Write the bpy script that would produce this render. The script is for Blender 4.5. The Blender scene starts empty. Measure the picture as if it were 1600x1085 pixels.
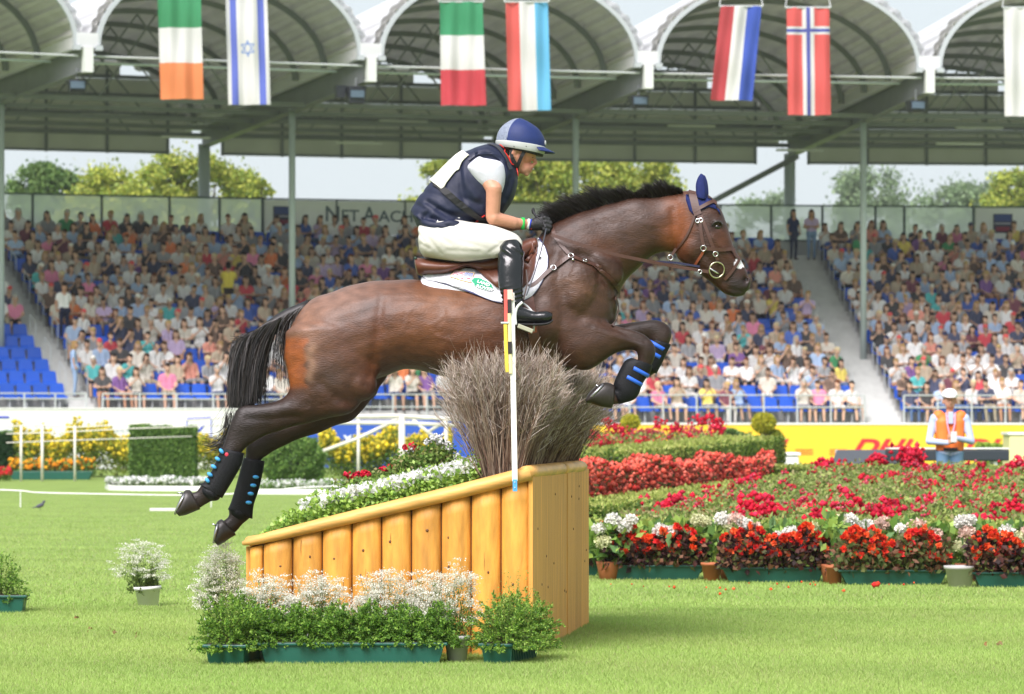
import bpy, bmesh, math, random
import numpy as np
from mathutils import Vector, Matrix
from mathutils.bvhtree import BVHTree
from mathutils.geometry import delaunay_2d_cdt
SC = bpy.context.scene
R = np.random.RandomState(7)
random.seed(7)
# ---------------------------------------------------------------- camera, sky, sun, exposure
FPX, CAMZ, HZ = 6000.0, 1.28, 665.0
cam_d = bpy.data.cameras.new('camera'); cam = bpy.data.objects.new('camera', cam_d)
SC.collection.objects.link(cam); SC.camera = cam
cam.location = (0, 0, CAMZ); cam.rotation_euler = (math.radians(90), 0, 0)
cam_d.sensor_width = 36; cam_d.lens = 135.0; cam_d.shift_y = 0.0766
cam_d.clip_start = 0.5; cam_d.clip_end = 3000
cam_d.dof.use_dof = True; cam_d.dof.focus_distance = 22.1; cam_d.dof.aperture_fstop = 6.3
SUN_EL, SUN_AZ = 46.0, 203.0      # azimuth: degrees clockwise from +Y, sun stands behind the camera's left shoulder
w = bpy.data.worlds.new('World'); SC.world = w; w.use_nodes = True
nt = w.node_tree; bg = nt.nodes['Background']
sky = nt.nodes.new('ShaderNodeTexSky'); sky.sky_type = 'NISHITA'; sky.sun_disc = False
sky.sun_elevation = math.radians(SUN_EL); sky.sun_rotation = math.radians(SUN_AZ)
sky.air_density = 1.0; sky.dust_density = 4.0; sky.ozone_density = 1.0
ovc = nt.nodes.new('ShaderNodeMixRGB'); ovc.inputs[0].default_value = 0.8
ovc.inputs[2].default_value = (7.15, 7.85, 8.2, 1)       # thin white cloud deck over the blue
nt.links.new(sky.outputs[0], ovc.inputs[1]); nt.links.new(ovc.outputs[0], bg.inputs[0])
bg.inputs[1].default_value = 0.072
sun_d = bpy.data.lights.new('sun', 'SUN'); sun = bpy.data.objects.new('sun', sun_d)
SC.collection.objects.link(sun)
sun_d.energy = 3.5; sun_d.angle = math.radians(34); sun_d.color = (1.0, 0.93, 0.96)
_az, _el = math.radians(SUN_AZ), math.radians(SUN_EL)
sdir = Vector((math.sin(_az) * math.cos(_el), math.cos(_az) * math.cos(_el), math.sin(_el)))
sun.rotation_euler = sdir.to_track_quat('Z', 'Y').to_euler()
SC.view_settings.view_transform = 'Standard'; SC.view_settings.look = 'None'
SC.view_settings.exposure = 0.86; SC.view_settings.gamma = 1.0; SC.view_settings.use_curve_mapping = False
SC.cycles.use_denoising = True
SC.cycles.max_bounces = 8; SC.cycles.transparent_max_bounces = 12
# ---------------------------------------------------------------- helpers
def P(px, py, Y):                       # a point at distance Y seen at photo pixel (px, py)
    return Vector(((px - 800) / FPX * Y, Y, CAMZ + (HZ - py) / FPX * Y))
def GY(py): return FPX * CAMZ / (py - HZ)
def link(o):
    SC.collection.objects.link(o); return o
def tag(o, label=None, cat=None, group=None, kind=None):
    if label: o['label'] = label
    if cat: o['category'] = cat
    if group: o['group'] = group
    if kind: o['kind'] = kind
    return o
def empty(name, loc=(0, 0, 0), rz=0.0):
    o = bpy.data.objects.new(name, None); o.location = loc; o.rotation_euler = (0, 0, rz)
    o.empty_display_size = 0.1; return link(o)
MATS = {}
def mat(name, col=(.5, .5, .5), rough=.6, spec=.5, metal=0.0, attr=False, noise=0.0, nscale=8.0, bump=0.0, bscale=60.0,
        trans=0.0, rnd=0.0, coat=0.0, stretch=None, sheen=0.0, alpha=1.0):
    if name in MATS: return MATS[name]
    m = bpy.data.materials.new(name); m.use_nodes = True; MATS[name] = m
    n, l = m.node_tree.nodes, m.node_tree.links
    b = n['Principled BSDF']; b.inputs['Roughness'].default_value = rough
    b.inputs['Metallic'].default_value = metal; b.inputs['Specular IOR Level'].default_value = spec
    b.inputs['Coat Weight'].default_value = coat; b.inputs['Coat Roughness'].default_value = .25
    b.inputs['Sheen Weight'].default_value = sheen
    tc = n.new('ShaderNodeTexCoord'); mp = n.new('ShaderNodeMapping'); l.new(tc.outputs['Object'], mp.inputs[0])
    if stretch: mp.inputs['Scale'].default_value = stretch
    if attr:
        a = n.new('ShaderNodeAttribute'); a.attribute_name = 'Col'; c = a.outputs['Color']
    else:
        a = n.new('ShaderNodeRGB'); a.outputs[0].default_value = (*col, 1); c = a.outputs[0]
    if noise > 0:
        t = n.new('ShaderNodeTexNoise'); t.inputs['Scale'].default_value = nscale; t.inputs['Detail'].default_value = 5
        l.new(mp.outputs[0], t.inputs['Vector'])
        r = n.new('ShaderNodeMapRange'); r.inputs['From Min'].default_value = .3; r.inputs['From Max'].default_value = .7
        r.inputs['To Min'].default_value = 1 - noise; r.inputs['To Max'].default_value = 1 + noise
        l.new(t.outputs[0], r.inputs[0])
        x = n.new('ShaderNodeVectorMath'); x.operation = 'SCALE'; l.new(c, x.inputs[0]); l.new(r.outputs[0], x.inputs['Scale'])
        c = x.outputs[0]
    if rnd > 0:
        oi = n.new('ShaderNodeObjectInfo'); r = n.new('ShaderNodeMapRange')
        r.inputs['To Min'].default_value = 1 - rnd; r.inputs['To Max'].default_value = 1 + rnd
        l.new(oi.outputs['Random'], r.inputs[0])
        x = n.new('ShaderNodeVectorMath'); x.operation = 'SCALE'; l.new(c, x.inputs[0]); l.new(r.outputs[0], x.inputs['Scale'])
        c = x.outputs[0]
    l.new(c, b.inputs['Base Color'])
    if bump > 0:
        t = n.new('ShaderNodeTexNoise'); t.inputs['Scale'].default_value = bscale; t.inputs['Detail'].default_value = 4
        l.new(mp.outputs[0], t.inputs['Vector'])
        bp = n.new('ShaderNodeBump'); bp.inputs['Strength'].default_value = bump; bp.inputs['Distance'].default_value = .01
        l.new(t.outputs[0], bp.inputs['Height']); l.new(bp.outputs[0], b.inputs['Normal'])
    out = n['Material Output']
    if trans > 0:
        tr = n.new('ShaderNodeBsdfTranslucent'); l.new(c, tr.inputs[0])
        mx = n.new('ShaderNodeMixShader'); mx.inputs[0].default_value = trans
        l.new(b.outputs[0], mx.inputs[1]); l.new(tr.outputs[0], mx.inputs[2]); l.new(mx.outputs[0], out.inputs[0])
    if alpha < 1:
        tp = n.new('ShaderNodeBsdfTransparent'); mx = n.new('ShaderNodeMixShader'); mx.inputs[0].default_value = alpha
        src_ = out.inputs[0].links[0].from_socket; l.new(tp.outputs[0], mx.inputs[1]); l.new(src_, mx.inputs[2]); l.new(mx.outputs[0], out.inputs[0])
    return m
def mesh_np(name, V, F, m, parent=None, C=None, smooth=False, loc=None):
    """V (n,3), F (m,k) all with the same k, or a list of mixed polygons; C (n,3) vertex colours"""
    me = bpy.data.meshes.new(name)
    V = np.asarray(V, dtype=np.float32)
    if isinstance(F, np.ndarray):
        k = F.shape[1]; nf = len(F)
        me.vertices.add(len(V)); me.vertices.foreach_set('co', V.ravel())
        me.loops.add(nf * k); me.loops.foreach_set('vertex_index', F.astype(np.int32).ravel())
        me.polygons.add(nf); me.polygons.foreach_set('loop_start', np.arange(nf, dtype=np.int32) * k)
        me.update(calc_edges=True)
    else:
        me.from_pydata([tuple(map(float, v)) for v in V], [], F)
    if smooth: me.polygons.foreach_set('use_smooth', np.ones(len(me.polygons), dtype=bool))
    if C is not None:
        a = me.attributes.new('Col', 'FLOAT_COLOR', 'POINT')
        C4 = np.ones((len(V), 4), dtype=np.float32); C4[:, :3] = C
        a.data.foreach_set('color', C4.ravel())
    if m is not None: me.materials.append(m)
    o = bpy.data.objects.new(name, me)
    if loc is not None: o.location = loc
    if parent is not None: o.parent = parent
    return link(o)
class MB:
    def __init__(s): s.v = []; s.f = []; s.c = []
    def add(s, V, F, col=None):
        n = len(s.v); s.v += [tuple(map(float, p)) for p in V]; s.f += [tuple(int(i) + n for i in f) for f in F]
        s.c += [col or (1, 1, 1)] * len(V); return s
    def box(s, c, size, rz=0.0, col=None, taper=1.0):
        hx, hy, hz = size[0] / 2, size[1] / 2, size[2] / 2; V = []
        for z in (-1, 1):
            k = 1 if z > 0 else taper
            for x, y in ((-1, -1), (1, -1), (1, 1), (-1, 1)):
                X, Y = x * hx * k, y * hy * k
                V.append((c[0] + X * math.cos(rz) - Y * math.sin(rz), c[1] + X * math.sin(rz) + Y * math.cos(rz), c[2] + z * hz))
        return s.add(V, [(3, 2, 1, 0), (4, 5, 6, 7), (0, 1, 5, 4), (1, 2, 6, 5), (2, 3, 7, 6), (3, 0, 4, 7)], col)
    def beam(s, p0, p1, wd, ht, up=(0, 0, 1), col=None):
        p0, p1 = Vector(p0), Vector(p1); d = (p1 - p0).normalized(); u = Vector(up)
        if abs(d.dot(u)) > .98: u = Vector((0, 1, 0))
        sd = d.cross(u).normalized(); u = sd.cross(d).normalized(); V = []
        for p in (p0, p1):
            for a, b in ((-1, -1), (1, -1), (1, 1), (-1, 1)): V.append(p + sd * a * wd / 2 + u * b * ht / 2)
        return s.add(V, [(3, 2, 1, 0), (4, 5, 6, 7), (0, 1, 5, 4), (1, 2, 6, 5), (2, 3, 7, 6), (3, 0, 4, 7)], col)
    def tube(s, pts, r, seg=8, col=None, caps=True):
        pts = [Vector(p) for p in pts]; n = len(pts)
        rr = r if hasattr(r, '__len__') else [r] * n
        V = []; F = []; pu = None
        for i, p in enumerate(pts):
            d = (pts[min(i + 1, n - 1)] - pts[max(i - 1, 0)]).normalized()
            if pu is None: pu = d.orthogonal().normalized()
            pu = (pu - d * pu.dot(d)).normalized(); q = d.cross(pu)
            for j in range(seg):
                a = 2 * math.pi * j / seg; V.append(p + (pu * math.cos(a) + q * math.sin(a)) * rr[i])
        for i in range(n - 1):
            for j in range(seg):
                k = (j + 1) % seg; F.append((i * seg + j, i * seg + k, (i + 1) * seg + k, (i + 1) * seg + j))
        if caps: F += [tuple(range(seg))[::-1], tuple((n - 1) * seg + j for j in range(seg))]
        return s.add(V, F, col)
    def lathe(s, c, prof, seg=16, tilt=None, col=None):
        V = []; F = []
        M = tilt or Matrix.Identity(3)
        for r, z in prof:
            for j in range(seg):
                a = 2 * math.pi * j / seg; q = M @ Vector((r * math.cos(a), r * math.sin(a), z)); V.append(q + Vector(c))
        for i in range(len(prof) - 1):
            for j in range(seg):
                k = (j + 1) % seg; F.append((i * seg + j, i * seg + k, (i + 1) * seg + k, (i + 1) * seg + j))
        F += [tuple(range(seg))[::-1], tuple((len(prof) - 1) * seg + j for j in range(seg))]
        return s.add(V, F, col)
    def ell(s, c, r, seg=10, rings=6, col=None, M=None):
        V = []; F = []
        for i in range(rings + 1):
            th = math.pi * i / rings
            for j in range(seg):
                a = 2 * math.pi * j / seg
                q = Vector((r[0] * math.sin(th) * math.cos(a), r[1] * math.sin(th) * math.sin(a), -r[2] * math.cos(th)))
                if M is not None: q = M @ q
                V.append(q + Vector(c))
        for i in range(rings):
            for j in range(seg):
                k = (j + 1) % seg; F.append((i * seg + j, i * seg + k, (i + 1) * seg + k, (i + 1) * seg + j))
        return s.add(V, F, col)
    def build(s, name, m, parent=None, smooth=False, loc=None, bevel=0.0, attr=False):
        o = mesh_np(name, s.v, s.f, m, parent, np.array(s.c) if attr else None, smooth, loc)
        if bevel > 0:
            b = o.modifiers.new('bevel', 'BEVEL'); b.width = bevel; b.segments = 2; b.limit_method = 'ANGLE'
        return o
def rand_dirs(n, up=0.0):
    d = R.normal(size=(n, 3)); d[:, 2] += up; return d / np.linalg.norm(d, axis=1, keepdims=True)
def leaves(C, D, ln, wd, fold=0.25):
    """folded leaves: 4 vertices each, two triangles"""
    n = len(C); ln = np.broadcast_to(ln, (n,))[:, None]; wd = np.broadcast_to(wd, (n,))[:, None]
    S = np.cross(D, R.normal(size=(n, 3))); S /= np.linalg.norm(S, axis=1, keepdims=True) + 1e-9
    N = np.cross(D, S)
    V = np.stack([C, C + D * ln * .45 + S * wd * .5 + N * ln * .1, C + D * ln, C + D * ln * .45 - S * wd * .5 + N * ln * .1], 1).reshape(-1, 3)
    b = np.arange(n)[:, None] * 4
    F = np.concatenate([b + [0, 1, 2], b + [0, 2, 3]], 1).reshape(-1, 3)
    return V, F
def pal(n, cols, jit=.15):
    cols = np.array(cols); c = cols[R.randint(len(cols), size=n)] * (1 + R.normal(size=(n, 1)) * jit)
    return np.clip(c, .002, 1)
class Cloud:
    """collects triangles with colours"""
    def __init__(s): s.V = []; s.F = []; s.C = []; s.n = 0
    def add(s, V, F, C):
        s.V.append(V); s.F.append(F + s.n); s.C.append(C); s.n += len(V)
    def leaves(s, C, D, ln, wd, cols, jit=.15):
        V, F = leaves(C, D, ln, wd); s.add(V, F, np.repeat(pal(len(C), cols, jit), 4, 0))
    def ribbons(s, pts, w0, w1, cols, jit=.15, side=None):
        """pts (n, k, 3) polylines -> thin ribbons"""
        n, k, _ = pts.shape
        T = np.gradient(pts, axis=1)
        sd = np.cross(T, side if side is not None else R.normal(size=(n, 1, 3)))
        sd /= np.linalg.norm(sd, axis=2, keepdims=True) + 1e-9
        wv = np.linspace(w0, w1, k)[None, :, None] / 2
        V = np.stack([pts - sd * wv, pts + sd * wv], 2).reshape(-1, 3)
        base = (np.arange(n)[:, None] * k + np.arange(k - 1)[None, :])[..., None] * 2
        F = np.concatenate([base + [0, 1, 3], base + [0, 3, 2]], 2).reshape(-1, 3)
        c = pal(n, cols, jit); s.add(V, F, np.repeat(c, 2 * k, 0))
    def balls(s, C, r, cols, jit=.15, sub=0):
        """small faceted balls (octahedra) """
        n = len(C); r = np.broadcast_to(r, (n,))[:, None, None]
        o = np.array([(1, 0, 0), (-1, 0, 0), (0, 1, 0), (0, -1, 0), (0, 0, 1), (0, 0, -1)], float)
        f = np.array([(0, 2, 4), (2, 1, 4), (1, 3, 4), (3, 0, 4), (2, 0, 5), (1, 2, 5), (3, 1, 5), (0, 3, 5)])
        V = (C[:, None, :] + o[None] * r * (1 + .2 * R.normal(size=(n, 6, 1)))).reshape(-1, 3)
        F = (np.arange(n)[:, None, None] * 6 + f[None]).reshape(-1, 3)
        s.add(V, F, np.repeat(pal(n, cols, jit), 6, 0))
    def build(s, name, m, parent=None, kind=None):
        o = mesh_np(name, np.concatenate(s.V), np.concatenate(s.F), m, parent, np.concatenate(s.C))
        if kind: o['kind'] = kind
        return o
def remesh(V, F, voxel, smooth=4, shrinkfix=True):
    o = mesh_np('tmp', V, F, None); md = o.modifiers.new('r', 'REMESH'); md.mode = 'VOXEL'; md.voxel_size = voxel
    if smooth:
        sm = o.modifiers.new('s', 'SMOOTH'); sm.factor = .5; sm.iterations = smooth
    dg = bpy.context.evaluated_depsgraph_get(); ev = o.evaluated_get(dg); me = ev.to_mesh()
    n = len(me.vertices); co = np.empty(n * 3, np.float32); me.vertices.foreach_get('co', co)
    nl = len(me.loops); li = np.empty(nl, np.int32); me.loops.foreach_get('vertex_index', li)
    Fo = li.reshape(-1, 4) if nl == 4 * len(me.polygons) else [tuple(p.vertices) for p in me.polygons]
    ev.to_mesh_clear(); d = o.data; bpy.data.objects.remove(o); bpy.data.meshes.remove(d)
    return co.reshape(-1, 3).astype(float), Fo
def capsule(mb, p0, r0, p1, r1, seg=12):
    p0, p1 = Vector(p0), Vector(p1); d = (p1 - p0)
    if d.length < 1e-6: d = Vector((0, 0, 1e-4)); p1 = p0 + d
    u = d.normalized(); a = u.orthogonal().normalized(); b = u.cross(a); V = []; F = []; rings = []
    for k in (-80, -50, -20): rings.append((p0 + u * r0 * math.sin(math.radians(k)), r0 * math.cos(math.radians(k))))
    for k in (20, 50, 80): rings.append((p1 + u * r1 * math.sin(math.radians(k)), r1 * math.cos(math.radians(k))))
    for c, r in rings:
        for j in range(seg):
            t = 2 * math.pi * j / seg; V.append(c + (a * math.cos(t) + b * math.sin(t)) * r)
    for i in range(5):
        for j in range(seg):
            k = (j + 1) % seg; F.append((i * seg + j, i * seg + k, (i + 1) * seg + k, (i + 1) * seg + j))
    F += [tuple(range(seg))[::-1], tuple(5 * seg + j for j in range(seg))]
    mb.add(V, F)
def sculpt(prims, voxel, smooth=3):
    """prims: (p0, r0, p1, r1, region) -> one continuous skin and the region of each vertex"""
    mb = MB()
    for p in prims: capsule(mb, *p[:4])
    V, F = remesh(mb.v, mb.f, voxel, smooth)
    best = np.full(len(V), 1e9); reg = np.zeros(len(V), int)
    for p0, r0, p1, r1, rg in prims:
        a, b = np.array(p0, float), np.array(p1, float); ab = b - a; L = ab @ ab + 1e-12
        t = np.clip(((V - a) @ ab) / L, 0, 1); d = np.linalg.norm(V - (a + t[:, None] * ab), axis=1) - (r0 + (r1 - r0) * t)
        k = d < best; best[k] = d[k]; reg[k] = rg
    return V, F, reg
def text_mesh(s, width, height, depth=.004, shear=0.0, bold=0.0):
    cu = bpy.data.curves.new('t', 'FONT'); cu.body = s; cu.extrude = .02; cu.offset = bold; cu.shear = shear; cu.resolution_u = 4
    o = bpy.data.objects.new('t', cu); link(o); dg = bpy.context.evaluated_depsgraph_get()
    me = bpy.data.meshes.new_from_object(o.evaluated_get(dg)); V = np.array([v.co[:] for v in me.vertices]); F = [tuple(p.vertices) for p in me.polygons]
    bpy.data.objects.remove(o); bpy.data.curves.remove(cu); bpy.data.meshes.remove(me)
    mn, mx = V.min(0), V.max(0); sc = np.array([width, height, depth]) / (mx - mn); return (V - mn) * sc, F
def put_text(name, s, m, parent, origin, right, up, width, height, depth=.004, shear=0.0, bold=0.0):
    V, F = text_mesh(s, width, height, depth, shear, bold)
    o, r, u = Vector(origin), Vector(right).normalized(), Vector(up).normalized(); n = r.cross(u)
    W = [o + r * v[0] + u * v[1] + n * v[2] for v in V]
    return mesh_np(name, W, F, m, parent)
def catmull(pts, k=4):
    pts = np.asarray(pts, float); n = len(pts); out = []
    for i in range(n - 1):
        p0, p1, p2, p3 = pts[max(i - 1, 0)], pts[i], pts[i + 1], pts[min(i + 2, n - 1)]
        for j in range(k):
            t = j / k
            out.append(.5 * (2 * p1 + (p2 - p0) * t + (2 * p0 - 5 * p1 + 4 * p2 - p3) * t * t + (3 * p1 - p0 - 3 * p2 + p3) * t ** 3))
    out.append(pts[-1]); return np.array(out)
ORD = ['front', 'second', 'third', 'fourth', 'fifth', 'sixth', 'seventh', 'eighth', 'ninth', 'tenth', 'eleventh', 'twelfth', 'thirteenth',
       'fourteenth', 'fifteenth', 'sixteenth', 'seventeenth', 'eighteenth', 'nineteenth', 'twentieth']
def ordn(i):
    if i < 20: return ORD[i] if i else 'first'
    t = ['twenty', 'thirty', 'forty', 'fifty'][(i + 1) // 10 - 2]; r = (i + 1) % 10
    return {0: {'twenty': 'twentieth', 'thirty': 'thirtieth', 'forty': 'fortieth', 'fifty': 'fiftieth'}[t]}.get(r) or t + '-' + ['', 'first', 'second', 'third', 'fourth', 'fifth', 'sixth', 'seventh', 'eighth', 'ninth'][r]
# ---------------------------------------------------------------- ground
gm = mat('lawn', (.2, .285, .065), .8, .2, noise=.16, nscale=1.3, bump=.8, bscale=140)
g = MB().add([(-700, 4, 0), (700, 4, 0), (700, 1200, 0), (-700, 1200, 0)], [(0, 1, 2, 3)]).build('lawn', gm)
tag(g, 'mown bright green lawn of the arena', kind='structure')
# ================================================================ grandstand
PHI0, KAP = 0.26, 0.0105
def front(t):
    p = PHI0 - KAP * t
    return (math.sin(PHI0) - math.sin(p)) / KAP, 115 + (math.cos(p) - math.cos(PHI0)) / KAP, p
def S(t, d, z):
    x, y, p = front(t); return Vector((x - math.sin(p) * d, y + math.cos(p) * d, z))
def t_at(px, d):
    a, b = -40, 45
    for _ in range(40):
        m = (a + b) / 2; q = S(m, d, 0)
        if 800 + FPX * q.x / q.y < px: a = m
        else: b = m
    return (a + b) / 2
def pix(q): return 800 + FPX * q[0] / q[1], HZ - FPX * (q[2] - CAMZ) / q[1]
RD, RR, Z0, NR = .8, .365, 1.35, 16
concrete = mat('concrete', (.46, .46, .44), .85, .3, noise=.12, nscale=1.5)
steel = mat('galvanised_steel', (.52, .55, .55), .5, .5, metal=.2, noise=.06, nscale=2)
T0, T1 = -24, 27
tL0, tL1 = t_at(126, 0), t_at(152, 0) + .25
tR0, tR1 = t_at(1350, 0), t_at(1412, 0)
tW = t_at(560, 0)
def swept(prof, t0, t1, n, closed=False):
    """profile of (d, z) swept along the stand"""
    ts = np.linspace(t0, t1, n + 1); k = len(prof); V = [S(t, d, z) for t in ts for d, z in prof]; F = []
    for i in range(n):
        for j in range(k if closed else k - 1):
            a, b = i * k + j, i * k + (j + 1) % k; F.append((a, a + k, b + k, b))
    if closed: F += [tuple(range(k)), tuple(n * k + j for j in range(k))[::-1]]
    return V, F
prof = [(-.15, 0)]
for i in range(NR): prof += [(i * RD - (.15 if i == 0 else 0), Z0 + i * RR), ((i + 1) * RD, Z0 + i * RR)]
prof += [(NR * RD, Z0 + (NR - 1) * RR + .01), (NR * RD + 3.4, Z0 + (NR - 1) * RR + .01), (NR * RD + 3.4, 0)]
mb = MB(); mb.add(*swept(prof, T0, T1, 60)); tag(mb.build('terrace', concrete), 'stepped concrete terrace of the grandstand', kind='structure')
# taller wall under the left block
mb = MB(); mb.add(*swept([(-.16, 0), (-.16, 1.78), (RD, 1.78), (RD, 0)], T0, tW, 30)); tag(mb.build('wall', concrete), 'front wall of the left block', kind='structure')
stairm = mat('stair_concrete', (.58, .59, .57), .85, .3, noise=.08, nscale=3)
for nm, ta, tb, i0 in (('left', tL0, tL1, 1), ('right', tR0, tR1, 0)):
    root = empty('stairway', S((ta + tb) / 2, 0, 0)); off = root.location
    tag(root, f'{"narrow" if nm == "left" else "wide"} pale concrete stairway climbing the {nm} of the grandstand', 'stairway')
    for i in range(i0 * 2, NR * 2):
        z = Z0 + i * RR / 2 - (RR / 2 if i % 2 == 0 else 0) * 0 + .012; d0 = i * RD / 2
        m2 = MB(); m2.add(*swept([(d0 - .01, z - .3), (d0 - .01, z), (d0 + RD / 2, z), (d0 + RD / 2, z - .3)], ta, tb, 1, True))
        m2.v = [tuple(Vector(v) - off) for v in m2.v]; m2.build('stair_tread', stairm, root)
# ---- advertising boards
def board(t0, t1, z0, z1, m, label):
    root = empty('advertising_board', S((t0 + t1) / 2, -.2, 0)); off = root.location
    tag(root, label, 'advertising board', 'boards along the grandstand wall')
    m2 = MB(); m2.add(*swept([(-.2, z0), (-.2, z1), (-.165, z1), (-.165, z0)], t0, t1, 20, True)); m2.v = [tuple(Vector(v) - off) for v in m2.v]
    m2.build('panel', m, root); return root
def bframe(root, px, py):
    t = t_at(px, -.21); q = S(t, -.21, 0); p = front(t)[2]; z = CAMZ + (HZ - py) / FPX * q.y
    return Vector((q.x, q.y, z)) - root.location, Vector((math.cos(p), math.sin(p), 0)), FPX / q.y
tB, tY = t_at(478, -.2), t_at(890, -.2)
whitep = mat('white_board', (.8, .8, .78), .5); bluep = mat('blue_board', (.03, .1, .5), .45); yelp = mat('yellow_board', (.88, .55, .035), .45)
blueink = mat('blue_ink', (.02, .05, .55), .5); redink = mat('red_ink', (.6, .02, .03), .5); whiteink = mat('white_ink', (.8, .82, .85), .5); greyink = mat('grey_ink', (.4, .45, .5), .5)
b1 = board(T0, tB, .03, 1.74, whitep, 'long white board with thin blue strokes, left of the jump')
for pts in ([(292, 668), (292, 655), (330, 653), (330, 686)], [(310, 675), (319, 664)], [(-6, 652), (14, 652)], [(15, 672), (15, 677), (0, 676)]):
    m2 = MB()
    for a, b in zip(pts[:-1], pts[1:]):
        pa, pb = bframe(b1, *a)[0], bframe(b1, *b)[0]; m2.beam(pa, pb, .02, .055, up=(0, 0, 1))
    m2.build('blue_stroke', blueink, b1)
for k in range(9):      # faint hand-written line
    pts = [bframe(b1, 140 + k * 8 + j * 1.2, 675 - k * .4 + 3.5 * math.sin(j * 1.9 + k))[0] for j in range(6)]
    MB().tube(pts, .012, 4).build('script_stroke', greyink, b1)
b2 = board(tB + .01, tY - .01, .03, 1.44, bluep, 'blue board with white lettering behind the rustic rails')
for s, px, py, wpx, hpx, sh in (('i', 542, 704, 5, 22, 0), ('v', 536, 690, 15, 10, 0), ('C', 596, 712, 28, 38, .3), ('a', 618, 712, 24, 26, .3), ('e', 505, 704, 14, 16, .2)):
    o, r, s_ = bframe(b2, px, py); put_text('lettering', s, whiteink, b2, o, r, (0, 0, 1), wpx / s_, hpx / s_, .01, sh, .01)
b3 = board(tY, T1, .03, 1.3, yelp, 'yellow board with slanted red letters and fine red lines')
for px in (1135, 1330, 1502):
    o, r, s_ = bframe(b3, px, 712)
    put_text('lettering', 'DHL', redink, b3, o, r, (0, 0, 1), 104 / s_, 26 / s_, .012, .45, .03)
    for k in range(3):
        for dx in (-34, 108):
            o, r, s_ = bframe(b3, px + dx + (2 - k) * 4 * 0, 703 + k * 3.4)
            MB().beam(o, o + r * (28 / s_), .012, .022).build('red_line', redink, b3)
m2 = MB(); m2.add(*swept([(-.22, 1.305), (-.22, 1.36), (-.155, 1.36), (-.155, 1.305)], tY, T1, 20, True)); cop = m2.build('coping', whitep); tag(cop, 'white coping strip above the yellow board', 'coping')
m2 = MB(); m2.add(*swept([(-.22, 1.745), (-.22, 1.79), (-.165, 1.79), (-.165, 1.745)], T0, tW, 20, True)); cop = m2.build('coping', whitep); tag(cop, 'white coping strip above the plain white board', 'coping')
# ---- railings along the front
def railing(t0, t1, zb, label, zt=2.2):
    root = empty('railing', S((t0 + t1) / 2, -.05, 0)); off = root.location; tag(root, label, 'railing', 'railings at the foot of the stand')
    n = max(1, round((t1 - t0) / 1.05))
    for i in range(n + 1):
        t = t0 + (t1 - t0) * i / n; q = S(t, -.05, zb) - off
        MB().tube([q, q + Vector((0, 0, zt - zb))], .028, 6).build('post', steel, root)
    for z in (zt, (zt + zb) / 2 + .05):
        MB().tube([S(t0 + (t1 - t0) * i / 12, -.05, z) - off for i in range(13)], .022, 6).build('rail', steel, root)
    return root
railing(t_at(-60, 0), tL0 + .15, 1.79, 'short grey railing before the empty blue seats at left')
railing(tL1 - .1, tW, 1.79, 'grey railing between the left stairs and the jump')
railing(tW, tR0, 1.36, 'grey railing between the brush and the right stairs')
railing(tR1, T1, 1.36, 'grey railing right of the wide stairs, behind the steward')
# hand rails on the stairs
for tt, lab in ((tL0 + .05, 'left edge of the left stairs'), (tL1 - .05, 'right edge of the left stairs'), (tR0 + .05, 'left edge of the right stairs'), (tR1 - .05, 'right edge of the right stairs')):
    root = empty('handrail', S(tt, 0, 0)); off = root.location; tag(root, 'short steel handrail posts on the ' + lab, 'handrail', 'handrails of the stairways')
    for i in range(2, NR, 2):
        q = S(tt, i * RD + .1, Z0 + i * RR) - off; e = S(tt, i * RD + .75, Z0 + i * RR + .3) - off
        MB().tube([q, q + Vector((0, 0, .8)), e + Vector((0, 0, .8)), e], .016, 5).build('rail', steel, root)
# ---- seats
def seat_mesh():
    mb = MB()
    def slab(pts, wd, th):      # (y, z) curve, y toward the arena
        V = []; n = len(pts)
        for i, (y, z) in enumerate(pts):
            a = pts[max(i - 1, 0)]; b = pts[min(i + 1, n - 1)]; ty, tz = b[0] - a[0], b[1] - a[1]; L = math.hypot(ty, tz); ny, nz = -tz / L, ty / L
            w_ = wd[i]
            for x, k in ((-w_, 0), (w_, 0), (w_, 1), (-w_, 1)): V.append((x, y + ny * th * k, z + nz * th * k))
        F = [(0, 1, 2, 3), tuple((n - 1) * 4 + j for j in (3, 2, 1, 0))]
        for i in range(n - 1):
            for j in range(4): F.append((i * 4 + j, i * 4 + (j + 1) % 4, (i + 1) * 4 + (j + 1) % 4, (i + 1) * 4 + j))
        mb.add(V, F)
    slab([(.22, .36), (.2, .42), (.1, .43), (0, .42), (-.12, .43), (-.17, .5), (-.2, .62), (-.23, .76), (-.25, .8)], [.2, .215, .22, .22, .22, .22, .215, .2, .17], .025)
    return mb
seatm = mat('blue_seat', (.012, .09, .52), .35, .5, rnd=.12); seatleg = mat('seat_bracket', (.4, .42, .42), .5)
sm_ = seat_mesh(); me_seat = sm_.build('seat_shell', seatm); leg_ = MB().box((0, 0, .2), (.05, .2, .4)).box((0, .05, .38), (.3, .04, .03)).build('seat_bracket', seatleg)
seat_data, leg_data = me_seat.data, leg_.data; bpy.data.objects.remove(me_seat); bpy.data.objects.remove(leg_)
sv = np.array(sm_.v); sf = sm_.f
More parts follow.
